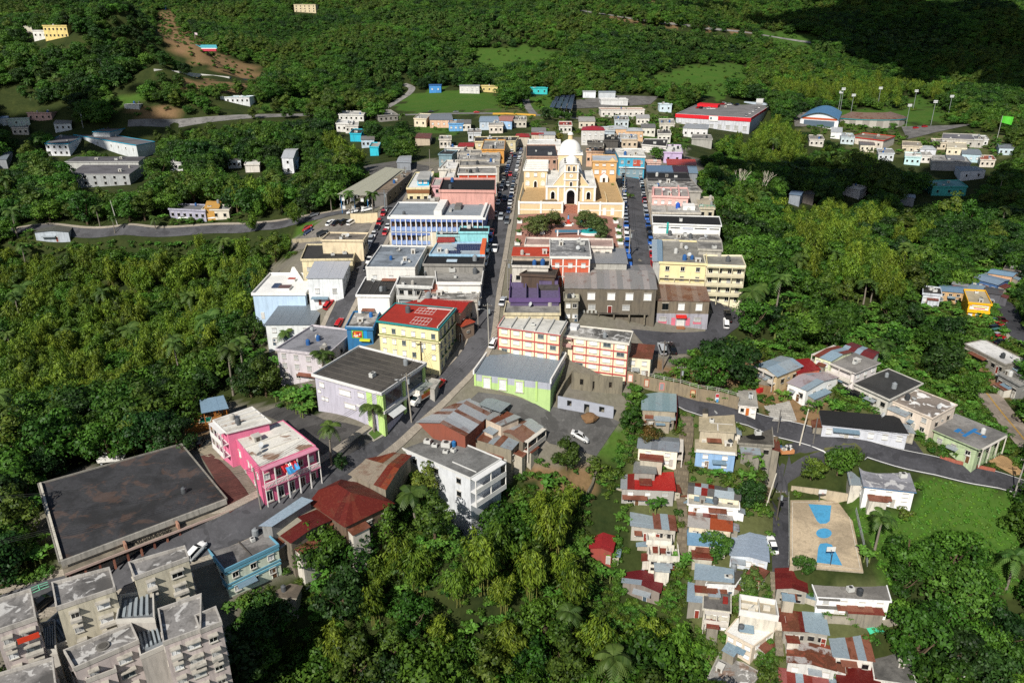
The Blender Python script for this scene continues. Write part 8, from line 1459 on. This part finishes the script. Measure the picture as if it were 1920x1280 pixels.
def broadleaf(seed, rad, ch, cz, lobes, per, mat, leaf=.5, flatten=.75, low=-.92):
    rs = np.random.RandomState(seed); V = []; T = []
    for i in range(lobes):
        th = rs.uniform(0, 2*np.pi); ph = math.asin(rs.uniform(low, 1)); rr = rs.uniform(.55, .95) if i > 2 else .3
        c = np.array([rad*rr*math.cos(ph)*math.cos(th), rad*rr*math.cos(ph)*math.sin(th), cz+ch*.5*rr*math.sin(ph)]); lr = rad*rs.uniform(.26, .46)
        d = rs.normal(size=(per, 3)); d[:, 2] = np.abs(d[:, 2])*1.0-.35; d /= np.linalg.norm(d, axis=1, keepdims=True); sh = rs.uniform(.75, 1.08, (per, 1))
        P = c+d*np.array([lr, lr, lr*flatten])*sh; N = d+rs.normal(size=d.shape)*.30+np.array([0, 0, .1]); V.append(quads(P, N, rs.uniform(.6, 1.25, per)*leaf, .62, rs=rs)); T.append(np.clip(rs.uniform(.15, .85)+rs.normal(size=per)*.22, 0, 1))
    crown = leafmesh('crown', np.concatenate(V), np.concatenate(T), mat)
    b = MB(); bk = bark(); top = cz-ch*.1
    b.tube([(0, 0, -1), (.08, .05, top*.5), (0, .1, top)], [.34, .26, .16], bk, 7)
    for k in range(5):
        a = rs.uniform(0, 6.28); r_ = rad*rs.uniform(.45, .75); b.tube([(0, .05, top*.55), (r_*.45*math.cos(a), r_*.45*math.sin(a), top*.85), (r_*math.cos(a), r_*math.sin(a), cz+ch*rs.uniform(-.05, .25))], [.18, .12, .05], bk, 5)
    return crown, mesh('trunk', b.V, b.F, b.mats, b.M, True)
def bamboo(seed, hgt, spread, culms, per, mat):
    rs = np.random.RandomState(seed); V = []; T = []; b = MB(); bm_ = bark('8a8a48')
    for i in range(culms):
        a = rs.uniform(0, 2*np.pi); lean = spread*rs.uniform(.15, 1.0); hh = hgt*rs.uniform(.72, 1.05)*(1-.18*lean/spread); bx, by = rs.normal(size=2)*.6; tone = rs.uniform(.15, .85)
        def at(t): 
            t = np.asarray(t); r_ = lean*t**2.1; z = hh*(t-.30*(lean/spread)*t**3.2); return np.stack([bx+r_*np.cos(a), by+r_*np.sin(a), z], -1)
        if i % 2 == 0: b.tube([tuple(at(t)) for t in (0, .3, .55, .8)], [.07, .06, .05, .03], bm_, 4)
        t = rs.beta(2.0, 1.3, per)*.68+.32; P = at(t); wid = .22+.62*np.sin(np.clip((t-.3)/.7, 0, 1)*np.pi*.92)
        off = rs.normal(size=(per, 3))*wid[:, None]*np.array([.75, .75, .55]); P = P+off; out = np.stack([np.cos(a)*np.ones(per), np.sin(a)*np.ones(per), np.zeros(per)], -1)
        up = np.array([0, 0, -.75])+out*.5+off*.5; N = np.array([0, 0, .35])+off*1.9+out*.2+rs.normal(size=(per, 3))*.2
        V.append(quads(P, N, rs.uniform(.6, 1.1, per), .26, up, rs)); T.append(np.clip(tone+rs.normal(size=per)*.2, 0, 1))
    return leafmesh('crown', np.concatenate(V), np.concatenate(T), mat), mesh('trunk', b.V, b.F, b.mats, b.M)
def palm(seed, hgt, fl, nf, mat, bend=.6, bkc='8d8578'):
    rs = np.random.RandomState(seed); V = []; T = []; b = MB(); bk = bark(bkc)
    b.tube([(0, 0, -1), (.05, 0, hgt*.3), (.15*bend, 0, hgt*.7), (.4*bend, 0, hgt)], [.3, .22, .18, .16], bk, 7); c = np.array([.4*bend, 0, hgt])
    for i in range(nf):
        a = 2*np.pi*i/nf*1.618*3+rs.uniform(-.2, .2); e = rs.uniform(-.25, 1.1); L = fl*rs.uniform(.85, 1.1); tone = rs.uniform(.2, .8); K = 11
        t = np.linspace(.08, 1, K); r_ = L*t*math.cos(e*.6)*(1-.12*t); z = L*(math.sin(e)*t-(.55+.25*math.cos(e))*t**2.2)
        P = c+np.stack([r_*np.cos(a), r_*np.sin(a), z], -1); D = np.gradient(P, axis=0); D /= np.linalg.norm(D, axis=1, keepdims=True); S = np.array([-math.sin(a), math.cos(a), 0])
        for sg in (-1, 1):
            ll = fl*.30*np.sin(np.clip(t*.85+.15, 0, 1)*np.pi)**.6; dirv = S*sg*.9+D*.45+np.array([0, 0, -.45]); dirv = dirv/np.linalg.norm(dirv, axis=1, keepdims=True)
            hw = D*(L/K*.62); tip = P+dirv*ll[:, None]; V.append(np.stack([P-hw, P+hw, tip+hw*.5, tip-hw*.3], 1).reshape(-1, 3)); T.append(np.clip(tone+rs.normal(size=K)*.12, 0, 1))
    return leafmesh('crown', np.concatenate(V), np.concatenate(T), mat), mesh('trunk', b.V, b.F, b.mats, b.M, True)
def banana(seed, hgt, mat, stems=4):
    rs = np.random.RandomState(seed); V = []; T = []; b = MB(); bk = bark('7d8a4a')
    for s_ in range(stems):
        bx, by = rs.normal(size=2)*(.9 if stems > 1 else .01); hh = hgt*rs.uniform(.6, 1)
        b.tube([(bx, by, -.6), (bx, by, hh*.62)], [.16, .1], bk, 6); tone = rs.uniform(.3, .8)
        for i in range(8):
            a = 2.4*i+rs.uniform(-.3, .3); e = rs.uniform(.5, 1.25); L = hh*rs.uniform(.5, .72); K = 5; t = np.linspace(0, 1, K); r_ = L*t*math.cos(e); z = hh*.6+L*(math.sin(e)*t-.55*t**2.4)
            P = np.stack([bx+r_*math.cos(a), by+r_*math.sin(a), z], -1); S = np.array([-math.sin(a), math.cos(a), 0]); w = L*.17*np.sin(np.clip(t*.85+.12, 0, 1)*np.pi)
            for k in range(K-1):
                for sg in (-1, 1):
                    dn = np.array([0, 0, -.35]); V.append(np.stack([P[k], P[k+1], P[k+1]+(S*sg+dn)*w[k+1], P[k]+(S*sg+dn)*w[k]])); T.append(np.array([tone+rs.normal()*.12]))
    return leafmesh('crown', np.concatenate(V), np.concatenate(T), mat), mesh('trunk', b.V, b.F, b.mats, b.M)
LM = [leafmat((.010, .034, .004), (.056, .135, .013)), leafmat((.016, .052, .005), (.082, .18, .018)), leafmat((.024, .052, .006), (.108, .165, .020)), leafmat((.008, .026, .005), (.034, .085, .014))]
BM = [leafmat((.032, .074, .006), (.190, .270, .024), .25), leafmat((.022, .062, .006), (.135, .235, .021), .25)]
PM = leafmat((.022, .058, .009), (.095, .155, .030), .25); BN = leafmat((.036, .105, .011), (.105, .235, .030), .25); GM = leafmat((.024, .070, .009), (.090, .19, .024), .25); OM = leafmat((.042, .070, .018), (.110, .148, .038), .2)
PROTO = dict(
 broadleaf_tree=[broadleaf(1, 3.7, 7.6, 4.7, 32, 88, LM[0], .56), broadleaf(2, 4.2, 6.6, 4.2, 34, 88, LM[1], .58), broadleaf(3, 3.3, 9.0, 5.4, 32, 86, LM[2], .56), broadleaf(4, 3.9, 7.2, 4.5, 32, 88, LM[3], .58), broadleaf(5, 4.6, 5.4, 4.4, 34, 88, LM[1], .62, .6), broadleaf(6, 3.5, 8.0, 5.0, 32, 86, LM[0], .6)],
 bamboo_clump=[bamboo(11, 12, 4.6, 19, 110, BM[0]), bamboo(12, 10.5, 4.2, 18, 110, BM[1]), bamboo(13, 14, 5.0, 20, 110, BM[0])],
 palm_tree=[palm(21, 8, 3.3, 17, PM), palm(22, 10, 3.2, 16, PM, 1.2), palm(23, 6.5, 3.6, 18, PM, -.8)],
 banana_plant=[banana(31, 4.2, BN), banana(32, 3.6, BN, 5), banana(33, 4.6, BN, 3)],
 shrub=[broadleaf(41, 1.7, 1.9, 1.1, 10, 46, GM, .42), broadleaf(42, 1.5, 1.6, .9, 9, 46, LM[1], .4), broadleaf(43, 1.9, 1.6, 1.0, 10, 46, LM[2], .42)])
GROUPS = {}
def plant(kind, v, x, y, s, rz=None, label=None, group=None, z=None, mats=None, cat=None, name=None):
    cr, tr = PROTO[kind][v]; z = h1(x, y) if z is None else z
    e = bpy.data.objects.new(name or kind, None); COL.objects.link(e); e.location = (x, y, z-.15); e.rotation_euler = (0, 0, R.uniform(0, 6.28) if rz is None else rz); e.scale = (s, s, s*R.uniform(.92, 1.08)); e.empty_display_size = .3
    tk_ = obj('trunk', tr, e)
    if kind in ('bamboo_clump', 'banana_plant'): tk_['kind'] = 'stuff'
    c = obj('crown', cr, e, mat=mats)
    tag(e, label, cat or {'broadleaf_tree': 'tree', 'bamboo_clump': 'bamboo', 'palm_tree': 'palm', 'banana_plant': 'banana plant', 'shrub': 'shrub'}[kind], group); return e
# --- single trees the photograph lets one pick out: kind, variant, pixel of the foot, scale, label
SINGLE = [
 ('broadleaf_tree', 4, (1003,443), .9, 'large round tree on the left side of the church plaza', OM), ('broadleaf_tree', 1, (1034,430), .85, 'tree beside the church steps on plaza left', OM),
 ('broadleaf_tree', 1, (1098,428), .82, 'tree right of the church steps', OM), ('broadleaf_tree', 4, (1118,438), .75, 'spreading tree at plaza right beside terrace wall', OM), ('broadleaf_tree', 5, (1128,452), .6, 'small round tree beside the turquoise fountain', OM),
 ('broadleaf_tree', 1, (1362,712), 1.6, 'big dense dark tree beside the parking yard', LM[3]), ('broadleaf_tree', 5, (1400,728), .62, 'small dark tree below the big dense tree', LM[3]),
 ('palm_tree', 2, (702,810), 1.05, 'palm on the kerb island before the lilac building', None), ('palm_tree', 1, (622,872), .95, 'tall slim palm at the street corner beside pink house', None), ('palm_tree', 2, (607,710), 1.15, 'broad palm beside the lavender grey house', None),
 ('palm_tree', 2, (778,985), 1.25, 'big palm between rusty roofs and white building', None), ('palm_tree', 0, (1640,1030), 1.1, 'coconut palm beside the basketball court', None), ('palm_tree', 0, (1887,1105), 1.15, 'coconut palm at the right end of grass field', None),
 ('palm_tree', 1, (458,712), 1.2, 'lone tall palm left of lavender grey house', None), ('palm_tree', 0, (700,405), 1.05, 'palm pair partner nearest the blue arcaded building', None), ('palm_tree', 1, (658,404), .9, 'palm beside the market hall front', None), ('palm_tree', 0, (622,398), .9, 'palm left of the market hall', None),
 ('palm_tree', 2, (560,400), .8, 'palm at the bend of the ring road', None), ('palm_tree', 1, (188,425), .9, 'palm beside the ring road left', None), ('palm_tree', 0, (216,438), .8, 'palm in front of the white pole on ring road', None), ('palm_tree', 2, (292,430), .8, 'palm before the lilac grey office', None),
 ('palm_tree', 1, (1452,600), 1.25, 'tall palm behind the cream apartment balconies', None), ('palm_tree', 2, (1405,600), 1.35, 'golden bushy palm beside the parking yard lane', None), ('palm_tree', 2, (1640,690), 1.3, 'palm rising behind the hillside houses', None), ('palm_tree', 2, (895,442), .6, 'small palm at the right corner of the blue arcade', None),
 ('palm_tree', 0, (1282,300), .9, 'palm beside the bright orange red roof', None), ('palm_tree', 1, (560,690), .7, 'palm behind the lavender grey roof', None), ('palm_tree', 2, (540,650), .8, 'feathery palm before the white house with slate roof', None),
 ('broadleaf_tree', 1, (823,340), .55, 'round green tree in the yard behind cyan rooftop house', GM), ('shrub', 0, (1178,372), 1.2, 'green shrub beside the parish house porch', GM), ('shrub', 1, (1128,352), 1.6, 'dark shrub at the church side', LM[0]), ('broadleaf_tree', 5, (1150,365), .5, 'small leafy tree before the parish house', GM),
 ('broadleaf_tree', 1, (1045,268), .75, 'yellow green tree behind the church dome', leafmat((.09, .10, .012), (.22, .2, .03), .1)), ('broadleaf_tree', 4, (1232,300), .9, 'spreading tree right of the turquoise corner building', LM[1]),
 ('broadleaf_tree', 2, (1182,812), .75, 'round tree beside the teal grey tin roof', LM[0]), ('broadleaf_tree', 1, (1220,832), .6, 'orange flowering tree above the stairway', leafmat((.02, .06, .01), (.16, .07, .02), .1)), ('broadleaf_tree', 1, (1340,1040), .75, 'bright green tree over the pale blue roof', GM), ('broadleaf_tree', 3, (1405,950), .8, 'dark tree between stairs and lane', LM[3]),
 ('broadleaf_tree', 2, (1408,1115), .7, 'light green tree beside the lane wall', leafmat((.05, .10, .015), (.14, .2, .04), .1)), ('broadleaf_tree', 1, (1505,1072), .5, 'small round tree at the court corner', GM), ('broadleaf_tree', 2, (1062,880), .85, 'round bushy tree below the car park', LM[2]),
 ('broadleaf_tree', 1, (1700,1075), 1.15, 'tall leafy tree at the lower edge of grass field', LM[1]), ('broadleaf_tree', 4, (1780,1140), 1.35, 'broad bright green tree at lower right', GM), ('broadleaf_tree', 2, (800,940), .95, 'pale green tree against the long white building', leafmat((.06, .10, .012), (.16, .2, .03), .1)),
 ('broadleaf_tree', 1, (1520,895), .75, 'bushy tree on the bank above the court', LM[2]), ('broadleaf_tree', 0, (1570,888), .8, 'dark bush tree beside the white two storey house', LM[1]), ('broadleaf_tree', 4, (1595,870), .6, 'shrubby tree at the lower road edge', LM[0]),
 ('broadleaf_tree', 1, (600,1062), 1.15, 'leafy tree below the low dark red roof', LM[1]), ('broadleaf_tree', 4, (660,1062), 1.2, 'broad tree under the big rusty hip roof', LM[0]), ('broadleaf_tree', 2, (725,1030), 1.0, 'tree right of the rusty hip roof house', LM[1]), ('broadleaf_tree', 1, (500,1195), 1.1, 'dark tree between mint house and apartments', LM[3]),
 ('banana_plant', 1, (1405,870), 1.3, 'banana clump behind the black stained shell', None), ('banana_plant', 0, (1235,960), 1.1, 'banana clump beside the maroon half roof', None), ('broadleaf_tree', 5, (640,880), .38, 'small dark bush on the street corner', LM[3]),
]
OCC = []
for k, v, pxy, s, lab, mm in SINGLE:
    g = ground(*pxy); plant(k, v, g[0], g[1], s, None, lab, None, g[2], mm); OCC.append((g[0], g[1], 2.5*s))
# --- scattered woods
BAMZ = [[(0,470),(150,470),(330,450),(520,395),(560,440),(545,520),(470,620),(400,700),(250,760),(0,840)], [(730,945),(860,960),(1000,905),(1180,1010),(1240,1100),(1290,1180),(1280,1290),(560,1290),(640,1150),(720,1060)], [(1480,380),(1620,400),(1740,470),(1720,560),(1600,620),(1480,600),(1440,480)], [(1420,140),(1500,150),(1780,170),(1790,205),(1560,200),(1450,190)], [(600,270),(700,285),(700,330),(620,340)], [(1300,270),(1500,250),(1560,300),(1420,330)], [(560,440),(500,360),(440,380),(420,430)]]
BANZ = [[(440,680),(600,690),(600,780),(480,770)], [(1420,560),(1560,560),(1760,640),(1700,680),(1480,640)], [(1640,460),(1760,470),(1740,540),(1640,520)], [(0,880),(100,880),(110,1060),(0,1080)], [(1160,870),(1190,870),(1190,960),(1150,940)], [(1380,840),(1450,850),(1440,950),(1390,930)]]
PALZ = [[(640,90),(900,60),(900,130),(700,170)], [(1500,60),(1800,80),(1800,130),(1480,110)], [(700,40),(1100,20),(1100,80),(760,90)], [(60,140),(240,150),(240,210),(60,210)], [(1180,60),(1420,80),(1420,110),(1180,100)]]
THIN = [[(690,60),(1000,40),(1100,130),(880,170),(740,150)]]
def nearest_block(x, y, r):
    for ox, oy, orr in OCC:
        if (x-ox)**2+(y-oy)**2 < (r*.6+orr)**2: return True
    return False
def footprint_hit(X, Y, marg):
    hit = np.zeros(len(X), bool)
    for q in FOOT:
        c = q.mean(0); s_ = np.array([c+(p_-c)*(1+marg/max(2., np.linalg.norm(p_-c))) for p_ in q]); hit |= inpoly(X, Y, [tuple(a) for a in s_])
    return hit
RD = np.array(ROADS)
def candidates(d0, d1, sp_):
    ys = np.arange(d0, d1, sp_); out = []
    for y in ys:
        hw = y*.95+55; xs = np.arange(-hw, hw, sp_); out.append(np.stack([xs+NR.uniform(-.48, .48, len(xs))*sp_, y+NR.uniform(-.48, .48, len(xs))*sp_], -1))
    return np.concatenate(out)
def scatter(C, far):
    X, Y = C[:, 0], C[:, 1]; Z = H(X, Y); px, py, fz = proj(X, Y, Z); ok = (px > -420) & (px < 2340) & (py > -90) & (py < 1560); X, Y, Z, px, py, fz = [a[ok] for a in (X, Y, Z, px, py, fz)]
    px0, py0 = px, py; _a, _b = wob(X, Y, fz); px, py = px+_a, py+_b
    n = len(X); kind = np.zeros(n, int)     # 0 broadleaf 1 bamboo 2 palm 3 banana 4 shrub
    u = NR.uniform(size=n)
    for z_ in BAMZ: m = inpoly(px, py, z_); kind[m & (u < .72)] = 1; kind[m & (u > .97)] = 2
    for z_ in BANZ: m = inpoly(px, py, z_); kind[m & (u < .75)] = 3
    for z_ in PALZ: m = inpoly(px, py, z_); kind[m & (u < .45)] = 2
    kind[(kind == 0) & (u > .965)] = 2
    ks = np.where(kind == 3, NR.uniform(.8, 1.3, n), np.where(kind == 1, NR.uniform(.8, 1.3, n), NR.uniform(.72, 1.25, n)*(1.08 if far else 1.25))); 
    if far: ks = ks*np.where(kind == 0, 1.12+.35*np.sin(X/31+2*np.sin(Y/47)), 1.)
    rej = np.zeros(n, bool)
    for z_ in TOWN: rej |= inpoly(px, py, z_)
    gsel = np.zeros(n, bool)
    for z_ in GRASS: gsel |= inpoly(px, py, z_)
    rej |= gsel & (NR.uniform(size=n) < (.70 if far else 1.)); kind[gsel] = 4
    shr = np.zeros(n, bool)
    for z_ in HOUSES+DIRT: shr |= inpoly(px, py, z_)
    kind[shr] = np.where(NR.uniform(size=shr.sum()) < .25, 3, 4); rej |= shr & (NR.uniform(size=n) < .30)
    for z_ in THIN: m = inpoly(px, py, z_); rej |= m & (NR.uniform(size=n) < .12)
    rej |= footprint_hit(X, Y, 1.2); px, py = px0, py0
    hgt = np.array([9.2, 12., 10.5, 4.4, 2.2])[kind]*ks; rad = np.array([4.1, 4.4, 3.0, 2.2, 1.7])[kind]*ks
    # would it hide something the photograph shows?
    pr = rad*F/fz
    tx, ty, _ = proj(X, Y, Z+hgt*.95); cx, cy, _ = proj(X, Y, Z+hgt*.66)
    def hides(ax, ay, A_=None):
        A_ = PROT if A_ is None else A_; i = np.clip((ay/4).astype(int), 0, GH-1); j = np.clip((ax/4).astype(int), 0, GW-1); inside = (ax >= 0) & (ax < 1920) & (ay >= 0) & (ay < 1280); return inside & (A_[i, j] > fz+.5)
    def blocked():
        if not far and (kind >= 3).all(): return hides(tx, ty) | hides(cx, cy)
        b_ = hides(px, py) | hides(tx, ty) | hides(cx, cy)
        for a in np.linspace(0, 2*math.pi, 10, endpoint=False): b_ |= hides(cx+pr*.8*math.cos(a), cy+pr*.62*math.sin(a))
        return b_
    hid = blocked()
    # where a tall tree would hide a house a shrub may stand
    sm = hid & ~rej & (not far); kind[sm] = np.where(NR.uniform(size=sm.sum()) < .3, 3, 4); ks[sm] = NR.uniform(.6, 1.1, sm.sum())
    hgt = np.array([9.2, 12., 10.5, 4.4, 2.2])[kind]*ks; rad = np.array([4.1, 4.4, 3.0, 2.2, 1.7])[kind]*ks; pr = rad*F/fz; tx, ty, _ = proj(X, Y, Z+hgt*.95); cx, cy, _ = proj(X, Y, Z+hgt*.66)
    bl_ = blocked(); sm2 = kind >= 3; bl_[sm2] = (hides(tx, ty, PROT2) | hides(px, py, PROT2))[sm2]; rej |= bl_
    for i in np.where(~rej)[0]:
        if fz[i] < 330 and nearest_block(X[i], Y[i], rad[i]): rej[i] = True
    if len(RD):
        for i0 in range(0, n, 3000):
            dd = np.hypot(X[i0:i0+3000, None]-RD[:, 0], Y[i0:i0+3000, None]-RD[:, 1])-RD[:, 2]; rej[i0:i0+3000] |= dd.min(1) < 1.2
    keep = ~rej; return [a[keep] for a in (X, Y, Z, kind, ks, rad, px, py, fz)]
def thin(S, f):
    X, Y, Z, kind, ks, rad, px, py, fz = S; order = NR.permutation(len(X)); cell = {}; keep = []
    for i in order:
        c = (int(X[i]//6), int(Y[i]//6)); bad = False
        for a in (-1, 0, 1):
            for b_ in (-1, 0, 1):
                for j in cell.get((c[0]+a, c[1]+b_), ()):
                    if math.hypot(X[i]-X[j], Y[i]-Y[j]) < f*(rad[i]+rad[j]): bad = True; break
                if bad: break
            if bad: break
        if not bad: keep.append(i); cell.setdefault(c, []).append(i)
    return [a[keep] for a in S]
near = thin(scatter(candidates(62, 345, 2.3), False), .47); farS = scatter(candidates(345, 1330, 6.3), True)
ALL = [np.concatenate([a, b_]) for a, b_ in zip(near, farS)]
KN = ['broadleaf_tree', 'bamboo_clump', 'palm_tree', 'banana_plant', 'shrub']; CAP = [295, 150, 60, 150, 190]
inview = (ALL[6] > -20) & (ALL[6] < 1940) & (ALL[7] > -20) & (ALL[7] < 1330)
def region(px, py, d_):
    if py < 215: return 'on the far hillside'
    if px < 620 and py < 860: return 'in the woods left of the town'
    if px >= 1240 and py < 660: return 'in the valley right of the town'
    if px > 1480: return 'on the lower right slope'
    if px > 1150: return 'among the stairway houses'
    return 'in the ravine below the street' if py > 860 else 'around the town blocks'
NICE = {'broadleaf_tree': 'leafy green tree', 'bamboo_clump': 'yellow green feathery bamboo clump', 'palm_tree': 'palm with grey trunk', 'banana_plant': 'banana plant with broad leaves', 'shrub': 'low green shrub'}
rest = np.ones(len(ALL[0]), bool)
for k in range(5):
    idx = np.where((ALL[3] == k) & inview)[0]; size = ALL[5][idx]/ALL[8][idx]; idx = idx[np.argsort(-size)][:CAP[k]]
    for i in idx:
        reg = region(ALL[6][i], ALL[7][i], ALL[8][i]); nm = KN[k]; plant(nm, R.randrange(len(PROTO[nm])), ALL[0][i], ALL[1][i], ALL[4][i], None, NICE[nm]+' '+reg, NICE[nm]+'s '+reg, ALL[2][i]); rest[i] = False
def pick(ids, k, x, y):
    if k or len(ids) < 6: return R.choice(ids)
    f = math.sin(x/38+1.4*math.sin(y/55))+math.sin(y/44-x/95)+R.gauss(0, .6)
    return R.choice([ids[0], ids[3], ids[5]] if f < -.35 else ([ids[1], ids[4]] if f < .8 else [ids[2], ids[1]]))
def forest(sel, name, label, data=None, protos=None):
    """the uncountable rest: one object, trees instanced on points"""
    X, Y, Z, kind, ks = [(data or ALL)[j][sel] for j in range(5)]; n = len(X)
    pc = bpy.data.collections.new('tree_kinds'); idx = {}; c = 0
    for k, lst in enumerate(protos or [PROTO[nm] for nm in KN]):
        for v, (cr, tr) in enumerate(lst):
            o = bpy.data.objects.new('k%02d' % c, cr); pc.objects.link(o); idx.setdefault(k, []).append(c); c += 1
    me = bpy.data.meshes.new(name); me.vertices.add(n); me.vertices.foreach_set('co', np.stack([X, Y, Z-.2], -1).astype(np.float32).ravel())
    for an, ty, val in (('rot', 'FLOAT', NR.uniform(0, 6.28, n)), ('sca', 'FLOAT', ks), ('idx', 'INT', np.array([pick(idx[k], k, x_, y_) for k, x_, y_ in zip(kind, X, Y)]))):
        a = me.attributes.new(an, ty, 'POINT'); a.data.foreach_set('value', val.astype(np.float32 if ty == 'FLOAT' else np.int32))
    o = obj(name, me); ng = bpy.data.node_groups.new(name, 'GeometryNodeTree'); ng.interface.new_socket('Geometry', in_out='INPUT', socket_type='NodeSocketGeometry'); ng.interface.new_socket('Geometry', in_out='OUTPUT', socket_type='NodeSocketGeometry')
    N_ = ng.nodes.new; gi, go = N_('NodeGroupInput'), N_('NodeGroupOutput'); mp = N_('GeometryNodeMeshToPoints'); ip = N_('GeometryNodeInstanceOnPoints'); ci = N_('GeometryNodeCollectionInfo')
    ci.inputs['Collection'].default_value = pc; ci.inputs['Separate Children'].default_value = True; ci.inputs['Reset Children'].default_value = True; ip.inputs['Pick Instance'].default_value = True
    def attr(nm, ty): q = N_('GeometryNodeInputNamedAttribute'); q.data_type = ty; q.inputs['Name'].default_value = nm; return q.outputs['Attribute']
    L = ng.links.new; L(gi.outputs[0], mp.inputs['Mesh']); L(mp.outputs[0], ip.inputs['Points']); L(ci.outputs[0], ip.inputs['Instance']); L(attr('idx', 'INT'), ip.inputs['Instance Index'])
    cb = N_('ShaderNodeCombineXYZ'); L(attr('rot', 'FLOAT'), cb.inputs['Z']); L(cb.outputs[0], ip.inputs['Rotation']); cs = N_('ShaderNodeCombineXYZ'); s_ = attr('sca', 'FLOAT')
    for q in 'XYZ': L(s_, cs.inputs[q])
    L(cs.outputs[0], ip.inputs['Scale']); L(ip.outputs[0], go.inputs[0]); md = o.modifiers.new('trees', 'NODES'); md.node_group = ng
    tag(o, label, kind='stuff'); return o
# cloud banks whose shadows lie on the right hillside
def cloud(px_, py_, alt, size, seed):
    g = ground(px_, py_); ts = (-sd); t_ = alt/ts.z; c = Vector((g[0], g[1], g[2]))+ts*t_; rs = random.Random(seed); m_ = MB(); cm = MATS.get('cloud') or MATS.setdefault('cloud', NT('cloud').done((.8, .8, .8), 1., 0, 0))
    for i in range(90):
        a = rs.uniform(0, 6.28); r_ = abs(rs.gauss(.0, .52)); s_ = rs.uniform(.10, .26)*(1.3-.5*min(r_, 1.4)); x, y = size[0]*r_*math.cos(a), size[1]*r_*math.sin(a); rr = min(size)*s_; m_.dome(x, y, rs.uniform(-8, 8), rr, rr*.7, cm, 14, 5); m_.dome(x, y, rs.uniform(-8, 8), rr, -rr*.25, cm, 14, 3)
    o = m_.build('cloud', None, True, loc=c); o['kind'] = 'structure'; o['label'] = 'white cumulus cloud drifting above the valley'
cloud(1700, 45, 470, (260, 190), 3); cloud(1880, 95, 480, (200, 190), 6); cloud(1790, 370, 460, (120, 70), 4); cloud(1560, 360, 460, (95, 46), 5); cloud(90, 250, 460, (90, 60), 9)
# grass blades on the near lawns
tuft = broadleaf(51, .55, .5, .15, 4, 26, leafmat((.05, .14, .012), (.12, .26, .028), .2), .26)
gp = candidates(100, 190, .9); gz_ = H(gp[:, 0], gp[:, 1]); gpx, gpy, gfz = proj(gp[:, 0], gp[:, 1], gz_); _a, _b = wob(gp[:, 0], gp[:, 1], gfz); gs_ = np.zeros(len(gp), bool)
for z_ in GRASS: gs_ |= inpoly(gpx+_a, gpy+_b, z_)
gs_ &= ~footprint_hit(gp[:, 0], gp[:, 1], .3) & (PROT[np.clip((gpy/4).astype(int), 0, GH-1), np.clip((gpx/4).astype(int), 0, GW-1)] < 900) & (NR.uniform(size=len(gp)) < .8)
KEEP = ALL; PROTO2 = PROTO
forest(rest, 'woodland', 'dense woods covering the slopes and hills around the town')
print('TREES', len(ALL[0]), [(KN[k], int((ALL[3] == k).sum())) for k in range(5)], 'near', len(near[0]))
for e in PLANTERS:      # clipped foliage in planters and hedge blocks
    big = e.name.startswith('clipped'); o = obj('foliage', PROTO['shrub'][0][0], e, (0, 0, .3 if not big else -.2), R.uniform(0, 6), (.62, .62, .8) if not big else (.95, .95, 1.1))

ng_ = int(gs_.sum()); forest(np.ones(ng_, bool), 'grass', 'short bright green grass on the lawns', (gp[gs_, 0], gp[gs_, 1], gz_[gs_]+.1, np.zeros(ng_, int), NR.uniform(.7, 1.5, ng_)), [[tuft]])

# weeds and low bushes that close the ground between the houses and under the trees
uw = candidates(92, 330, 1.35); uz = H(uw[:, 0], uw[:, 1]); ux, uy, uf = proj(uw[:, 0], uw[:, 1], uz); ii_, jj_ = np.clip((uy/4).astype(int), 0, GH-1), np.clip((ux/4).astype(int), 0, GW-1)
us = (ux > -40) & (ux < 1960) & (uy > 0) & (uy < 1320) & ~((PROT2[ii_, jj_] > uf) & (PROT2[ii_, jj_] < 900)) & ~(PROT2[ii_, jj_] >= 900) & ~footprint_hit(uw[:, 0], uw[:, 1], .4)
for z_ in TOWN+GRASS: us &= ~inpoly(ux, uy, z_)
hs_ = ((ux > 1150) & (uy > 640) & (uy < 900)) | ((uy > 890) & (ux > 400) & (ux < 1320))
for z_ in HOUSES+DIRT: hs_ |= inpoly(ux, uy, z_)
us &= hs_; dsel = np.zeros(len(uw), bool)
for z_ in DIRT: dsel |= inpoly(ux, uy, z_)
us &= ~(dsel & (NR.uniform(size=len(uw)) < .8)); us &= NR.uniform(size=len(uw)) < .85
nu = int(us.sum()); forest(np.ones(nu, bool), 'undergrowth', 'weeds and low bushes between the houses and trees', (uw[us, 0], uw[us, 1], uz[us], (NR.uniform(size=nu) < .12).astype(int), NR.uniform(.4, 1.0, nu)), [PROTO['shrub'], [PROTO['banana_plant'][1]]])
